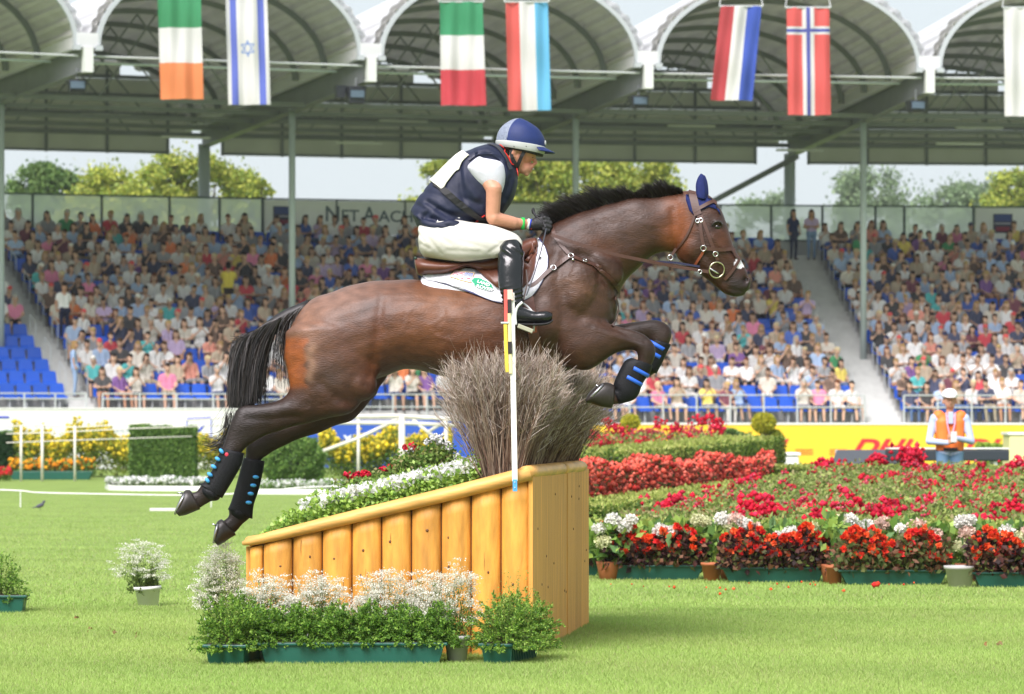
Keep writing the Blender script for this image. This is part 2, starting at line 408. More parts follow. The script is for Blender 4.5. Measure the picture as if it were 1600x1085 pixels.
# ---- spectators
CLOTH = {'white': (.75, .75, .74), 'off-white': (.62, .58, .5), 'pale blue': (.35, .48, .7), 'navy': (.02, .03, .09), 'black': (.015, .015, .018), 'blue': (.03, .1, .45),
         'pink': (.7, .2, .35), 'salmon': (.75, .28, .2), 'red': (.55, .02, .04), 'orange': (.8, .2, .04), 'yellow': (.75, .6, .1), 'grey': (.28, .29, .31), 'beige': (.5, .4, .28),
         'turquoise': (.05, .42, .42), 'green': (.03, .3, .1), 'purple': (.16, .05, .25), 'maroon': (.15, .015, .04), 'brown': (.13, .07, .04), 'lilac': (.5, .38, .6)}
CN = list(CLOTH); CW = np.array([26, 9, 12, 7, 10, 5, 3.5, 3.2, 4, 2, 2.2, 7, 8, 2.5, 1.5, 2, 3, 3, 3.]); CW = CW / CW.sum()
HAIR = {'brown': (.05, .025, .012), 'dark': (.015, .01, .008), 'blond': (.32, .2, .08), 'grey': (.4, .39, .37), 'auburn': (.12, .035, .012)}
HN = list(HAIR); HW = [.38, .24, .2, .1, .08]
def person_prims(pose, long_hair, hat=False, stand=False, scale=1.0):
    A = []; up = .42 if stand else 0
    def c(p0, r0, p1, r1, g): A.append((tuple(np.array(p0) + (0, 0, up)), r0, tuple(np.array(p1) + (0, 0, up)), r1, g))
    for s in (-1, 1):
        c((s * .07, 0, .5), .125, (s * .075, -.03, .72), .11, 3 if False else 2); c((s * .075, -.03, .7), .11, (s * .1, -.05, .93), .105, 2)
        c((s * .07, 0, .5), .128, (s * .08, .04, .49), .12, 3)
        c((s * .12, -.04, .98), .075, (s * .19, -.03, .96), .062, 2)
        if stand:
            c((s * .09, 0, .48), .095, (s * .1, .02, .06), .06, 3); c((s * .1, .02, .06), .058, (s * .1, -.02, -.34), .045, 3); c((s * .1, -.02, -.37), .045, (s * .11, .12, -.38), .035, 4)
        else:
            c((s * .09, .03, .5), .09, (s * .13, .44, .52), .068, 3); c((s * .13, .44, .52), .066, (s * .13, .48, .1), .045, 3 if pose % 2 else 0); c((s * .13, .48, .06), .045, (s * .13, .6, .04), .036, 4)
        sh = (s * .2, -.03, .96)
        el, hd = {0: ((s * .27, .03, .72), (s * .09, .3, .6)), 1: ((s * .26, .06, .72), (s * -.06, .22, .74)), 2: ((s * .25, .12, .76), (s * .05, .22, 1.0)),
                  3: ((s * .26, .03, .72), (s * .16, .33, .58)), 4: ((s * .3, .12, .86) if s > 0 else (s * .26, .03, .72), (s * .1, .13, 1.2) if s > 0 else (s * .08, .28, .62)),
                  5: ((s * .28, -.02, .7), (s * .27, .05, .46))}[pose]
        m = tuple(.5 * (np.array(sh) + np.array(el)))
        c(sh, .058, m, .05, 2); c(m, .044, el, .04, 0 if pose != 3 else 2); c(el, .04, hd, .03, 0); c(hd, .036, tuple(np.array(hd) + (-s * .04, .03, .02)), .03, 0)
    c((0, -.03, 1.0), .07, (0, 0, 1.1), .05, 0)
    c((0, .0, 1.22), .098, (0, .03, 1.16), .075, 0); c((0, .1, 1.2), .018, (0, .115, 1.175), .018, 0)
    c((0, -.025, 1.25), .1, (0, -.03, 1.2), .095, 5 if hat else 1); c((0, .01, 1.275), .088, (0, -.02, 1.27), .09, 5 if hat else 1)
    if hat: c((0, .08, 1.28), .06, (0, .13, 1.275), .04, 5)
    if long_hair:
        for s in (-1, 1): c((s * .06, -.04, 1.22), .055, (s * .085, -.02, 1.0), .045, 1)
        c((0, -.07, 1.2), .07, (0, -.09, .98), .06, 1)
    if scale != 1.0: A = [(tuple(np.array(a) * scale), b * scale, tuple(np.array(c_) * scale), d * scale, e) for a, b, c_, d, e in A]
    return A
TEMPL = [sculpt(person_prims(p, lh, hat), .036, 1) + (lh, hat, p) for p, lh, hat in ((0, 0, 0), (0, 1, 0), (1, 0, 0), (1, 1, 0), (2, 0, 0), (3, 1, 0), (3, 0, 1), (4, 1, 0), (0, 0, 1), (2, 1, 0))]
STAND = [sculpt(person_prims(p, lh, 0, True), .036, 1) + (lh, 0, p) for p, lh in ((5, 0), (5, 1), (2, 0), (1, 1))]
crowdm = mat('crowd', attr=True, rough=.8, spec=.2)
def person_cols(reg, pal_, bare=False):
    C = np.zeros((len(reg), 3))
    for k in range(6): C[reg == k] = pal_[k]
    return C
def rnd_person(rs):
    top = CN[rs.choice(len(CN), p=CW)]; hair = HN[rs.choice(len(HN), p=HW)]; sk = np.array((.6, .38, .27)) * rs.uniform(.7, 1.12)
    bot = [(.03, .05, .12), (.02, .02, .025), (.1, .16, .3), (.35, .3, .22), (.6, .58, .55), (.25, .25, .26), (.45, .24, .15)][rs.randint(7)]
    hatc = [(.8, .78, .72), (.5, .35, .15), (.03, .04, .1), (.7, .1, .1), (.6, .5, .3)][rs.randint(5)]
    tc = np.clip((np.array(CLOTH[top]) * .85 + .05) * rs.uniform(.85, 1.2), 0, .8)
    return top, hair, [sk, HAIR[hair], tc, bot, (.1, .08, .07), hatc]
rs = np.random.RandomState(11)
cand_p, cand_s = [], []
for i in range(NR):
    d = i * RD + .5; z = Z0 + i * RR; step = .5 / (1 + KAP * d)
    blocks = [('ll', tL0, -1, t_at(-45, d)), ('lr', tL1, 1, (tL1 + tR0) / 2), ('rl', tR0, -1, (tL1 + tR0) / 2), ('rr', tR1, 1, t_at(1660, d))]
    for bn, t0, sg, te in blocks:
        if i == 0 and bn in ('ll', 'lr'): continue
        k = 0; t = t0 + sg * (step * .55)
        while (t < te - step * .3) if sg > 0 else (t > te + step * .3):
            if not (i == 0 and t < tW): 
                q = S(t, d, z); px, py = pix(q + Vector((0, 0, .9)))
                occ = .89 if i > 1 else .72
                if bn == 'll': occ = 0 if i < 7 else .85
                if bn in ('rl', 'lr') and i <= 1 and px > 860: occ = .6
                if bn == 'rr' and i < 3: occ = .8
                hid = (500 < px < 900 and 440 < py < 560) or (670 < px < 830 and 260 < py < 440) or (880 < px < 1030 and 340 < py < 440) or (380 < px < 420 and 530 < py < 620) or (715 < px < 900 and 560 < py < 700)
                person = rs.rand() < occ
                jx = rs.uniform(-.04, .04)
                info = (i, bn, k, q, t, hid)
                cand_s.append((info, person))
                if person: cand_p.append(info)
            k += 1; t += sg * step
SIDE = {'ll': ('left of', 'left'), 'lr': ('right of', 'left'), 'rl': ('left of', 'right'), 'rr': ('right of', 'right')}
def where(i, bn, k):
    return f'{ordn(i)} row{"" if i == 0 else " up"}, {ordn(k)} {SIDE[bn][0]} the {SIDE[bn][1]} stairs'
vis = [c for c in cand_p if not c[5]]; vis.sort(key=lambda c: (c[0], abs(pix(c[3])[0] - 800)))
NIND = 294
ind = set(id(c) for c in vis[:NIND])
mass = [[], [], [], 0]
for c in cand_p:
    i, bn, k, q, t, hid = c
    T = TEMPL[rs.randint(len(TEMPL))]; V, F, reg, lh, hat, pose = T
    top, hair, cols = rnd_person(rs); s = rs.uniform(.94, 1.07)
    p = front(t)[2]; yaw = p + math.pi + rs.uniform(-.35, .35) + .12; C = person_cols(reg, cols)
    if id(c) in ind:
        o = mesh_np('person', V * s, F, crowdm, None, C, True, q + Vector((rs.uniform(-.03, .03), 0, 0))); o.rotation_euler = (rs.uniform(-.13, .1), rs.uniform(-.09, .09), yaw)
        garb = {0: 'hands lowered', 1: 'arms folded', 2: 'hands raised', 3: 'long sleeves', 4: 'shading eyes'}[pose]
        tag(o, f'{top} top, {"hat" if hat else hair + " hair"}, {garb}, {where(i, bn, k)}', 'person', 'spectators seated in the grandstand')
    else:
        ca, sa = math.cos(yaw), math.sin(yaw); W = V * s; W[:, 1] += (W[:, 2] - .4) * rs.uniform(-.12, .16); W[:, 0] += (W[:, 2] - .4) * rs.uniform(-.12, .12); W = np.stack([W[:, 0] * ca - W[:, 1] * sa + q.x, W[:, 0] * sa + W[:, 1] * ca + q.y, W[:, 2] + q.z], 1)
        mass[0].append(W); mass[1].append(np.asarray(F) + mass[3]); mass[2].append(C); mass[3] += len(W)
o = mesh_np('crowd', np.concatenate(mass[0]), np.concatenate(mass[1]), crowdm, None, np.concatenate(mass[2]), True)
tag(o, 'spectators filling the upper rows of the grandstand', 'crowd', kind='stuff')
# seats: empty ones first, then the nearest
order = sorted(range(len(cand_s)), key=lambda j: (cand_s[j][0][5], cand_s[j][1], cand_s[j][0][0], abs(pix(cand_s[j][0][3])[0] - 800)))
keep = set(order[:290]); SV, SF, sn = [], [], 0
for j, (info, person) in enumerate(cand_s):
    i, bn, k, q, t, hid = info; yaw = front(t)[2] + math.pi
    if j in keep:
        o = bpy.data.objects.new('stadium_seat', seat_data); o.location = q; o.rotation_euler = (0, 0, yaw); link(o)
        l_ = bpy.data.objects.new('bracket', leg_data); l_.parent = o; link(l_)
        tag(o, f'{"taken" if person else "empty"} blue plastic seat, {where(i, bn, k)}', 'seat', 'blue plastic seats of the grandstand')
    else:
        ca, sa = math.cos(yaw), math.sin(yaw); W = np.stack([sv[:, 0] * ca - sv[:, 1] * sa + q.x, sv[:, 0] * sa + sv[:, 1] * ca + q.y, sv[:, 2] + q.z], 1)
        SV.append(W); SF += [tuple(a + sn for a in f) for f in sf]; sn += len(W)
o = mesh_np('stadium_seats', np.concatenate(SV), SF, seatm); tag(o, 'blue plastic seats under the upper spectators', 'seats', kind='stuff')
# standing people
def stander(px, py_feet, d, tmpl, top, bot, hair, label, yaw=0.0, sc=1.0, topc=None, z=None):
    t = t_at(px, d); q = S(t, d, 0); q.z = z if z is not None else CAMZ + (HZ - py_feet) / FPX * q.y
    V, F, reg, lh, hat, pose = STAND[tmpl]; cols = [np.array((.5, .28, .18)), HAIR[hair], CLOTH[top] if topc is None else topc, bot, (.15, .12, .1), (.8, .8, .8)]
    o = mesh_np('person', V * sc, F, crowdm, None, person_cols(reg, cols), True, q); o.rotation_euler = (0, 0, front(t)[2] + math.pi + yaw)
    tag(o, label, 'person'); return o
def zrow(i): return Z0 + i * RR + .015
stander(100, 0, 6.5 * RD, 0, 'white', (.015, .02, .05), 'dark', 'standing person in a white jacket and dark trousers walking down the left stairs', .2, 1.0, z=zrow(6.5) + .1)
stander(117, 0, 2 * RD + .2, 1, 'pale blue', (.3, .42, .6), 'blond', 'standing person with light blue shorts on the left stairs', 1.2, .95, z=zrow(2))
stander(357, 0, 9 * RD + .4, 2, 'yellow', (.05, .04, .03), 'dark', 'standing person in a yellow shirt with back turned, among the seated crowd', 2.8, 1.0, z=zrow(9) )
stander(1240, 0, 15.2 * RD, 1, 'navy', (.03, .04, .08), 'dark', 'standing person in dark clothes at the top of the right stairs, left one', .5, .98, z=zrow(15))
stander(1268, 0, 15.2 * RD, 3, 'lilac', (.2, .3, .5), 'brown', 'standing person in lilac top and shorts at the top of the right stairs', -.2, .98, z=zrow(15))
# ---- screen and banners at the back
scr_post = mat('screen_post', (.07, .1, .1), .5); glassm = mat('screen_glass', (.82, .88, .87), .3, .5, trans=.8, alpha=.42)
DB = 13.6; ZB, ZT = 7.6, 8.75
root = empty('glass_screen', S(0, DB, 0)); off = root.location; tag(root, 'clear glass wind screen with dark posts behind the top row', 'wind screen')
def scr(px0, px1, m, name, z0=ZB, z1=ZT, d=DB, th=.03, par=None):
    par = par or root; a, b = t_at(px0, d), t_at(px1, d); m2 = MB(); m2.add(*swept([(d, z0), (d, z1), (d + th, z1), (d + th, z0)], a, b, 4, True))
    m2.v = [tuple(Vector(v) - par.location) for v in m2.v]; return m2.build(name, m, par)
for seq in ([-60, -20, 51, 159, 265, 343, 410], [1060, 1125, 1205, 1285, 1368, 1413, 1521]):
    for a, b in zip(seq[:-1], seq[1:]): scr(a + 2, b - 2, glassm, 'glass_pane')
    for a in seq:
        q = S(t_at(a, DB), DB, ZB - .8) - off; MB().tube([q, q + Vector((0, 0, ZT - ZB + .82))], .045, 6).build('post', scr_post, root)
m2 = MB(); m2.add(*swept([(DB + .03, 6.8), (DB + .03, ZB - .03), (DB + .1, ZB - .03), (DB + .1, 6.8)], T0, T1, 40, True)); tag(m2.build('wall', mat('back_wall', (.5, .52, .52), .8)), 'low back wall behind the top row', kind='structure')
for z in (ZB - .02, ZT + .02): MB().tube([S(T0 + (T1 - T0) * i / 30, DB + .02, z) - off for i in range(31)], .03, 5).build('rail', scr_post, root)
banm = mat('banner_cloth', (.78, .78, .77), .7, noise=.04, nscale=1, trans=.7)
darksign = mat('dark_sign', (.03, .035, .06), .5); inkd = mat('dark_ink', (.08, .12, .14), .6)
ban = empty('banner', S(t_at(640, DB), DB, 0)); tag(ban, 'long white banner with dark capital lettering behind the top row', 'banner')
for a, b in ((412, 525), (527, 632), (634, 740), (742, 850), (852, 950), (952, 1058)): scr(a, b, banm, 'banner_panel', ZB + .02, ZT - .02, DB - .05, .03, ban)
for a in (411, 526, 633, 741, 851, 951):
    q = S(t_at(a, DB - .02), DB - .02, ZB - .8) - ban.location; MB().tube([q, q + Vector((0, 0, ZT - ZB + .82))], .04, 6).build('post', scr_post, ban)
def btext(s, px0, px1, py0, py1, parent, m, d=DB - .085):
    t = t_at(px0, d); q = S(t, d, 0); p = front(t)[2]; s_ = FPX / q.y; z = CAMZ + (HZ - py1) / s_
    tb = t_at(px1, d); qb = S(tb, d, 0); rv = Vector((qb.x - q.x, qb.y - q.y, 0))
    put_text('lettering', s, m, parent, Vector((q.x, q.y, z)) - parent.location, rv, (0, 0, 1), rv.length, (py1 - py0) / s_, .01, 0, .012)
btext('N', 509, 530, 322, 346, ban, inkd); btext('ET', 534, 561, 328, 346, ban, inkd); btext('A', 567, 587, 323, 347, ban, inkd); btext('ACHEN', 591, 678, 329, 347, ban, inkd)
ban2 = empty('banner', S(t_at(1570, DB), DB, 0)); tag(ban2, 'plain pale banner at the far right behind the top row', 'banner'); scr(1524, 1690, banm, 'banner_panel', ZB + .02, ZT - .02, DB - .05, .03, ban2)
for px, lab in ((442, 'small dark square sign left of the banner lettering'), (1567, 'small dark square sign on the far right banner')):
    sg = empty('small_sign', S(t_at(px, DB), DB - .12, 0)); tag(sg, lab, 'sign'); scr(px - 15, px + 15, darksign, 'sign_panel', 7.86, 8.52, DB - .13, .03, sg)
    btext('da Capo', px - 12, px + 12, (HZ - (8.2 - CAMZ) * 48) * 0 + (330 if px < 800 else 343), (334 if px < 800 else 347), sg, whiteink, DB - .15) if False else None
    scr(px - 13, px + 13, mat('sign_blue', (.02, .05, .2), .5), 'blue_field', 8.26, 8.5, DB - .135, .004, sg)
    scr(px - 13, px + 13, mat('sign_white', (.45, .45, .5), .5), 'white_line', 8.17, 8.21, DB - .136, .004, sg)
    scr(px - 11, px + 11, mat('sign_red', (.25, .02, .04), .5), 'red_field', 7.92, 8.08, DB - .135, .004, sg)
# ================================================================ roof
roof_in = mat('roof_sheet', (.52, .51, .49), .6, .4, noise=.12, nscale=.7, trans=.18); roof_out = mat('roof_white', (.82, .83, .84), .5, trans=.4)
frame_l = mat('roof_edge', (.4, .43, .45), .5); beamm = mat('roof_beam', (.17, .185, .19), .5, noise=.1, nscale=1.5); postm = mat('roof_post', (.45, .52, .52), .45, noise=.06, nscale=1)
greenpanel = mat('rear_panel', (.6, .6, .55), .7, noise=.05, nscale=1, trans=.35)
DF, DR, ZV = -4.0, 17.0, 11.85
def zv(d): return ZV - .55 * (d - DF) / (DR - DF)
VT = [t_at(p, DF) for p in (135, 578, 1011, 1451)]; st = (VT[-1] - VT[0]) / 3; VT = [VT[0] - 2 * st, VT[0] - st] + VT + [VT[-1] + st]
NOM = ['cut by the left edge', 'above the first flags', 'above the left flags', 'above the middle flags', 'above the right flags', 'cut by the right edge']
RISE = 2.45
def arch_pts(ta, tb, d, n, dz=0.0, amp=0.0, lift=0.0):
    L, Rr = S(ta + .33, d, zv(d)), S(tb - .33, d, zv(d)); out = []
    for j in range(n + 1):
        th = math.pi * j / n; k = lift + (amp if (j // 2) % 2 else 0); c, s_ = math.cos(th), math.sin(th)
        q = L.lerp(Rr, (1 - c) / 2); dirn = (Rr - L).normalized()
        out.append(q + Vector((0, 0, RISE * s_ + dz)) + (dirn * (-c) + Vector((0, 0, s_))) * k)
    return out
for v in range(len(VT) - 1):
    ta, tb = VT[v], VT[v + 1]; root = empty('roof_vault', S((ta + tb) / 2, DF, 0)); off = root.location
    tag(root, f'barrel roof bay of corrugated sheet, {NOM[v]}', 'roof bay', 'barrel roof bays of the grandstand')
    ds = [DF, 1, 6, 11.5, DR]; n = 84
    for nm, lift, m_, am in (('ceiling_sheet', 0, roof_in, .12), ('roof_skin', .22, roof_out, .06)):
        V = []; [V.extend([p - off for p in arch_pts(ta, tb, d, n, 0, am, lift)]) for d in ds]
        F = [(i * (n + 1) + j, i * (n + 1) + j + 1, (i + 1) * (n + 1) + j + 1, (i + 1) * (n + 1) + j) for i in range(len(ds) - 1) for j in range(n)]
        mesh_np(nm, V, F, m_, root)
    for d, m_, wd, ht in ((DF - .05, frame_l, .12, .13), (-.6, beamm, .12, .16), (2.6, beamm, .12, .16), (5.8, beamm, .12, .16), (9.0, beamm, .12, .16), (12.2, beamm, .12, .16), (15.4, beamm, .12, .16)):
        pts = arch_pts(ta, tb, d, 28, 0, 0, -.1 if d > DF else 0.0); m2 = MB()
        V = []; F = []; nn = S((ta + tb) / 2, d + 1, 0) - S((ta + tb) / 2, d, 0)
        for j, p in enumerate(pts):
            c_ = (S(ta, d, zv(d)) + S(tb, d, zv(d))) / 2; out = Vector((p.x - c_.x, p.y - c_.y, (p.z - c_.z) * 1.6)).normalized()
            for a, b in ((-1, -1), (1, -1), (1, 1), (-1, 1)): V.append(p - off + nn * a * wd / 2 + out * b * ht / 2)
        for j in range(len(pts) - 1):
            for k in range(4): F.append((j * 4 + k, j * 4 + (k + 1) % 4, (j + 1) * 4 + (k + 1) % 4, (j + 1) * 4 + k))
        F += [(0, 1, 2, 3), tuple((len(pts) - 1) * 4 + k for k in (3, 2, 1, 0))]
        mesh_np('arch_rib', V, F, m_, root)
    # tie rods between the valleys, purlins and rear gable
    for d, z, r_ in ((-1.2, 11.62, .035), (DF + .1, 11.55, .03)): MB().tube([S(ta + .2, d, z) - off, S(tb - .2, d, z) - off], r_, 6).build('tie_rod', steel if r_ < .034 else postm, root)
    for d in (2.6, 5.8, 9.0, 12.2, 15.4):
        for z in (10.95,):
            MB().beam(S(ta + .1, d, z) - off, S(tb - .1, d, z) - off, .08, .14).build('cross_beam', beamm, root)
        a, b, c_ = S(ta + .3, d, 11) - off, S(tb - .3, d, 11) - off, S((ta + tb) / 2, d, zv(d) + RISE - .2) - off
        m2 = MB(); m2.beam(a.lerp(b, .25), c_, .05, .05); m2.beam(a.lerp(b, .75), c_, .05, .05); m2.build('truss_web', beamm, root)
    g0, g1 = ta + .75, tb - .75 - .1
    for r_ in range(5):
        g0, g1 = (ta + .75, tb - .85) if r_ == 0 else (ta + .12, tb - .12)
        za = 10.5 + r_ * .62; zb = za + .54
        for s_ in range(4):
            a = g0 + (g1 - g0) * s_ / 4 + .006; b = g0 + (g1 - g0) * (s_ + 1) / 4 - .006
            if r_ == 4 and s_ in (0, 3): continue
            m2 = MB(); m2.add(*swept([(DR + .1, za), (DR + .1, zb), (DR + .16, zb), (DR + .16, za)], a, b, 1, True)); m2.v = [tuple(Vector(x) - off) for x in m2.v]
            m2.build('rear_panel', greenpanel, root)
        MB().beam(S(g0, DR + .05, zb + .06) - off, S(g1, DR + .05, zb + .06) - off, .1, .12).build('cross_beam', beamm, root)
    g0, g1 = ta + .75, tb - .85
    MB().beam(S(g0, DR + .05, 10.46) - off, S(g1, DR + .05, 10.46) - off, .1, .08).build('cross_beam', beamm, root)
    for s_ in range(5):
        a = g0 + (g1 - g0) * s_ / 4; MB().beam(S(a, DR + .03, 10.4) - off, S(a, DR + .03, 13.2) - off, .1, .07).build('mullion', beamm, root)
lampm = mat('lamp_housing', (.6, .62, .6), .5); blackm = mat('black_plastic', (.02, .022, .03), .4)
NV = ['far left', 'left', 'second', 'third', 'right', 'far right', 'last']
for v, tv in enumerate(VT):
    root = empty('roof_frame', S(tv, DF, 0)); off = root.location; tag(root, f'dark steel rafter with slender post and rear column, {["outside left", "leftmost, by the empty seats", "at the left edge of the frame", "between Israeli and Italian flags", "between the middle and right flags", "at the right edge of the frame", "outside right"][v]}', 'roof frame', 'roof frames of the grandstand')
    a, b = S(tv, DF + .1, 11.45) - off, S(tv, DR - 1, 10.95) - off
    m2 = MB(); m2.beam(a, b, .14, .62); m2.build('rafter', beamm, root)
    m2 = MB(); m2.beam(a + Vector((0, 0, -.33)), b + Vector((0, 0, -.33)), .32, .05); m2.beam(a + Vector((0, 0, .33)), b + Vector((0, 0, .33)), .32, .05); m2.build('flange', beamm, root)
    q = S(tv, 4.6, Z0 + 5 * RR) - off; MB().tube([q, Vector((q.x, q.y, 11.0))], .105, 12).build('post', postm, root, True)
    q = S(tv, DR - 1, 0) - off; MB().tube([q, Vector((q.x, q.y, 10.7))], .2, 12).build('rear_column', postm, root, True)
    # white gutter head
    ds = [DF - .12, DR]; m2 = MB(); V = []
    for d in ds:
        for dt, dz in ((-.33, .1), (.33, .1), (.33, .5), (-.33, .5)): V.append(S(tv + dt, d, zv(d) - .18 + dz) - off)
    m2.add(V, [(0, 1, 2, 3), (7, 6, 5, 4), (0, 4, 5, 1), (1, 5, 6, 2), (2, 6, 7, 3), (3, 7, 4, 0)]); m2.build('gutter', roof_out, root)
    m2 = MB(); q = S(tv, DF - .1, 11.42) - off; m2.box(q + Vector((0, 0, .0)), (.26, .26, .68), front(tv)[2]); m2.build('gutter_outlet', lampm, root)
    for s_ in (-1, 1): q = S(tv + s_ * .33, DF - .1, 11.76) - off; MB().box(q, (.2, .2, .14), front(tv)[2]).build('bearing', frame_l, root)
    sp = empty('loudspeaker', S(tv + (-.25 if v % 2 else -.1), DF + .6, 10.75)); tag(sp, f'dark box floodlight or speaker hanging under the rafter, {["outside left", "leftmost", "left of the Irish flag", "between Israeli and Italian flags", "between the Luxembourg and Dutch flags", "right of the Norwegian flag", "outside right"][v]}', 'floodlight', 'dark boxes hanging under the rafters')
    m2 = MB(); m2.box((0, 0, 0), (.55, .4, .5 if v == 3 else .34), .3, taper=.8); m2.build('housing', blackm, sp, bevel=.02)
    MB().tube([(0, 0, .1), (0, 0, .5)], .03, 6).build('bracket', beamm, sp); m2 = MB().box((0.05, -.23, .02), (.4, .03, .2), .3); m2.build('front_glass', mat('lamp_glass', (.08, .12, .16), .1), sp)
    if v == 3: m3 = MB().box((-.45, 0, .1), (.3, .3, .35), .3, taper=.8); m3.build('side_housing', blackm, sp)
for px, py in ((165, 180), (630, 190), (1080, 197), (290, 215), (560, 224), (1250, 235), (1500, 225), (1530, 200)):
    d = 10; t = t_at(px, d); q = S(t, d, 0); q.z = CAMZ + (HZ - py) / FPX * q.y
    lp = empty('strip_lamp', q, front(t)[2]); tag(lp, f'unlit pale strip lamp under the roof, {"left" if px < 500 else "above the rider" if px < 900 else "right"} part, {"upper" if py < 205 else "lower"} one near {"edge" if px in (165, 1530, 1500) else "middle"}', 'strip lamp', 'strip lamps under the roof')
    MB().box((0, 0, 0), (1.6, .16, .07)).build('housing', lampm, lp, bevel=.01); m2 = MB()
    for x in (-.6, .6): m2.tube([(x, 0, .03), (x, 0, 11.0 - q.z + .0 if 11.0 - q.z > .1 else .3)], .012, 4)
    m2.build('hanger', beamm, lp)
br = empty('brace', P(1245, 245, 128)); tag(br, 'thick diagonal steel brace running down behind the horse head', 'brace')
MB().tube([(0, 0, 0), P(1085, 330, 133) - br.location], .1, 8).build('brace_tube', beamm, br)
# ---- flags
def star(u, v, cx, cy, r):
    x, y = u - cx, v - cy; best = 9
    for s_ in (1, -1):
        tri = [(r * math.sin(2 * math.pi * k / 3), s_ * r * math.cos(2 * math.pi * k / 3)) for k in range(3)]
        for a in range(3):
            (x0, y0), (x1, y1) = tri[a], tri[(a + 1) % 3]; dx, dy = x1 - x0, y1 - y0; tt = max(0, min(1, ((x - x0) * dx + (y - y0) * dy) / (dx * dx + dy * dy)))
            best = min(best, math.hypot(x - x0 - tt * dx, y - y0 - tt * dy))
    return best
WH = (.78, .78, .76); GRN = (.02, .28, .1); ORG = (.85, .25, .07); BL = (.1, .15, .6); RD_ = (.62, .03, .05)
def f_ire(u, v): return GRN if v > .655 else WH if v > .33 else ORG
def f_isr(u, v): return BL if .09 < u < .25 or .75 < u < .91 else (.2, .32, .65) if star(u * .38, v, .19, .5, .065) < .006 else WH
def f_ita(u, v): return (.02, .3, .12) if v > .68 else WH if v > .34 else RD_
def f_lux(u, v): return (.75, .1, .08) if u < .31 else WH if u < .68 else (.12, .5, .8)
def f_nl(u, v): return (.5, .03, .04) if u < .33 else WH if u < .67 else (.02, .08, .5)
def f_nor(u, v):
    if abs(u - .5) < .055 or abs(v - .79) < .016: return (.06, .08, .4)
    if abs(u - .5) < .13 or abs(v - .79) < .036: return WH
    return (.75, .09, .08)
def f_wh(u, v): return WH
flagm = mat('flag_cloth', attr=True, rough=.8, spec=.1, trans=.35)
for (tl, tr, bl, br_, top, bot, fn, lab) in ((246, 314, 250, 318, -15, 155, f_ire, 'flag hanging with green, white and orange bands one above another'),
        (352, 417, 357, 423, -12, 164, f_isr, 'white flag with two blue stripes and a blue six-pointed star'),
        (687, 754, 689, 760, 3, 165, f_ita, 'flag hanging with green, white and red bands one above another'),
        (790, 856, 794, 861, 3, 173, f_lux, 'flag with upright red, white and light blue stripes'),
        (1126, 1190, 1110, 1176, 10, 157, f_nl, 'slanting flag with red, white and dark blue stripes'),
        (1229, 1296, 1231, 1298, 12, 180, f_nor, 'red flag with a white-edged dark blue cross'),
        (1568, 1637, 1570, 1640, 12, 182, f_wh, 'plain white flag cut by the right edge')):
    dq = DF - 1.2; q0 = S(t_at((tl + tr) / 2, dq), dq, 0); Y = q0.y
    root = empty('flag', P((tl + tr) / 2, top, Y)); off = root.location; tag(root, lab, 'flag', 'national flags hanging before the roof')
    nx, ny = 44, 96; V = []; F = []; C = []
    ph = R.uniform(0, 6)
    for j in range(ny):
        for i in range(nx):
            u0, u1, v0, v1 = i / nx, (i + 1) / nx, j / ny, (j + 1) / ny; b = len(V)
            for u, v in ((u0, v0), (u1, v0), (u1, v1), (u0, v1)):
                px = (bl + (br_ - bl) * u) * (1 - v) + (tl + (tr - tl) * u) * v; py = bot + (top - bot) * v
                wv = .09 * math.sin(u * 8 + ph + v * 3) * (1 - v * .6) + .04 * math.sin(u * 17 + ph * 3 - v * 2) + .03 * math.sin(v * 11 + ph * 2 + u * 2)
                V.append(P(px, py, Y) - off + Vector((0, wv, 0)))
            F.append((b, b + 1, b + 2, b + 3)); C += [tuple(.86 * c_ + .05 for c_ in fn((u0 + u1) / 2, (v0 + v1) / 2))] * 4
    mesh_np('cloth', V, F, flagm, root, np.array(C), True)
    a, b = P(tl - 2, top, Y) - off, P(tr + 2, top, Y) - off
    MB().tube([a, b], .025, 6).build('bar', steel, root)
    MB().tube([a, a + Vector((.3, .6, 1.7))], .012, 4).build('cord', steel, root); MB().tube([b, b + Vector((-.3, .6, 1.7))], .012, 4).build('cord', steel, root)
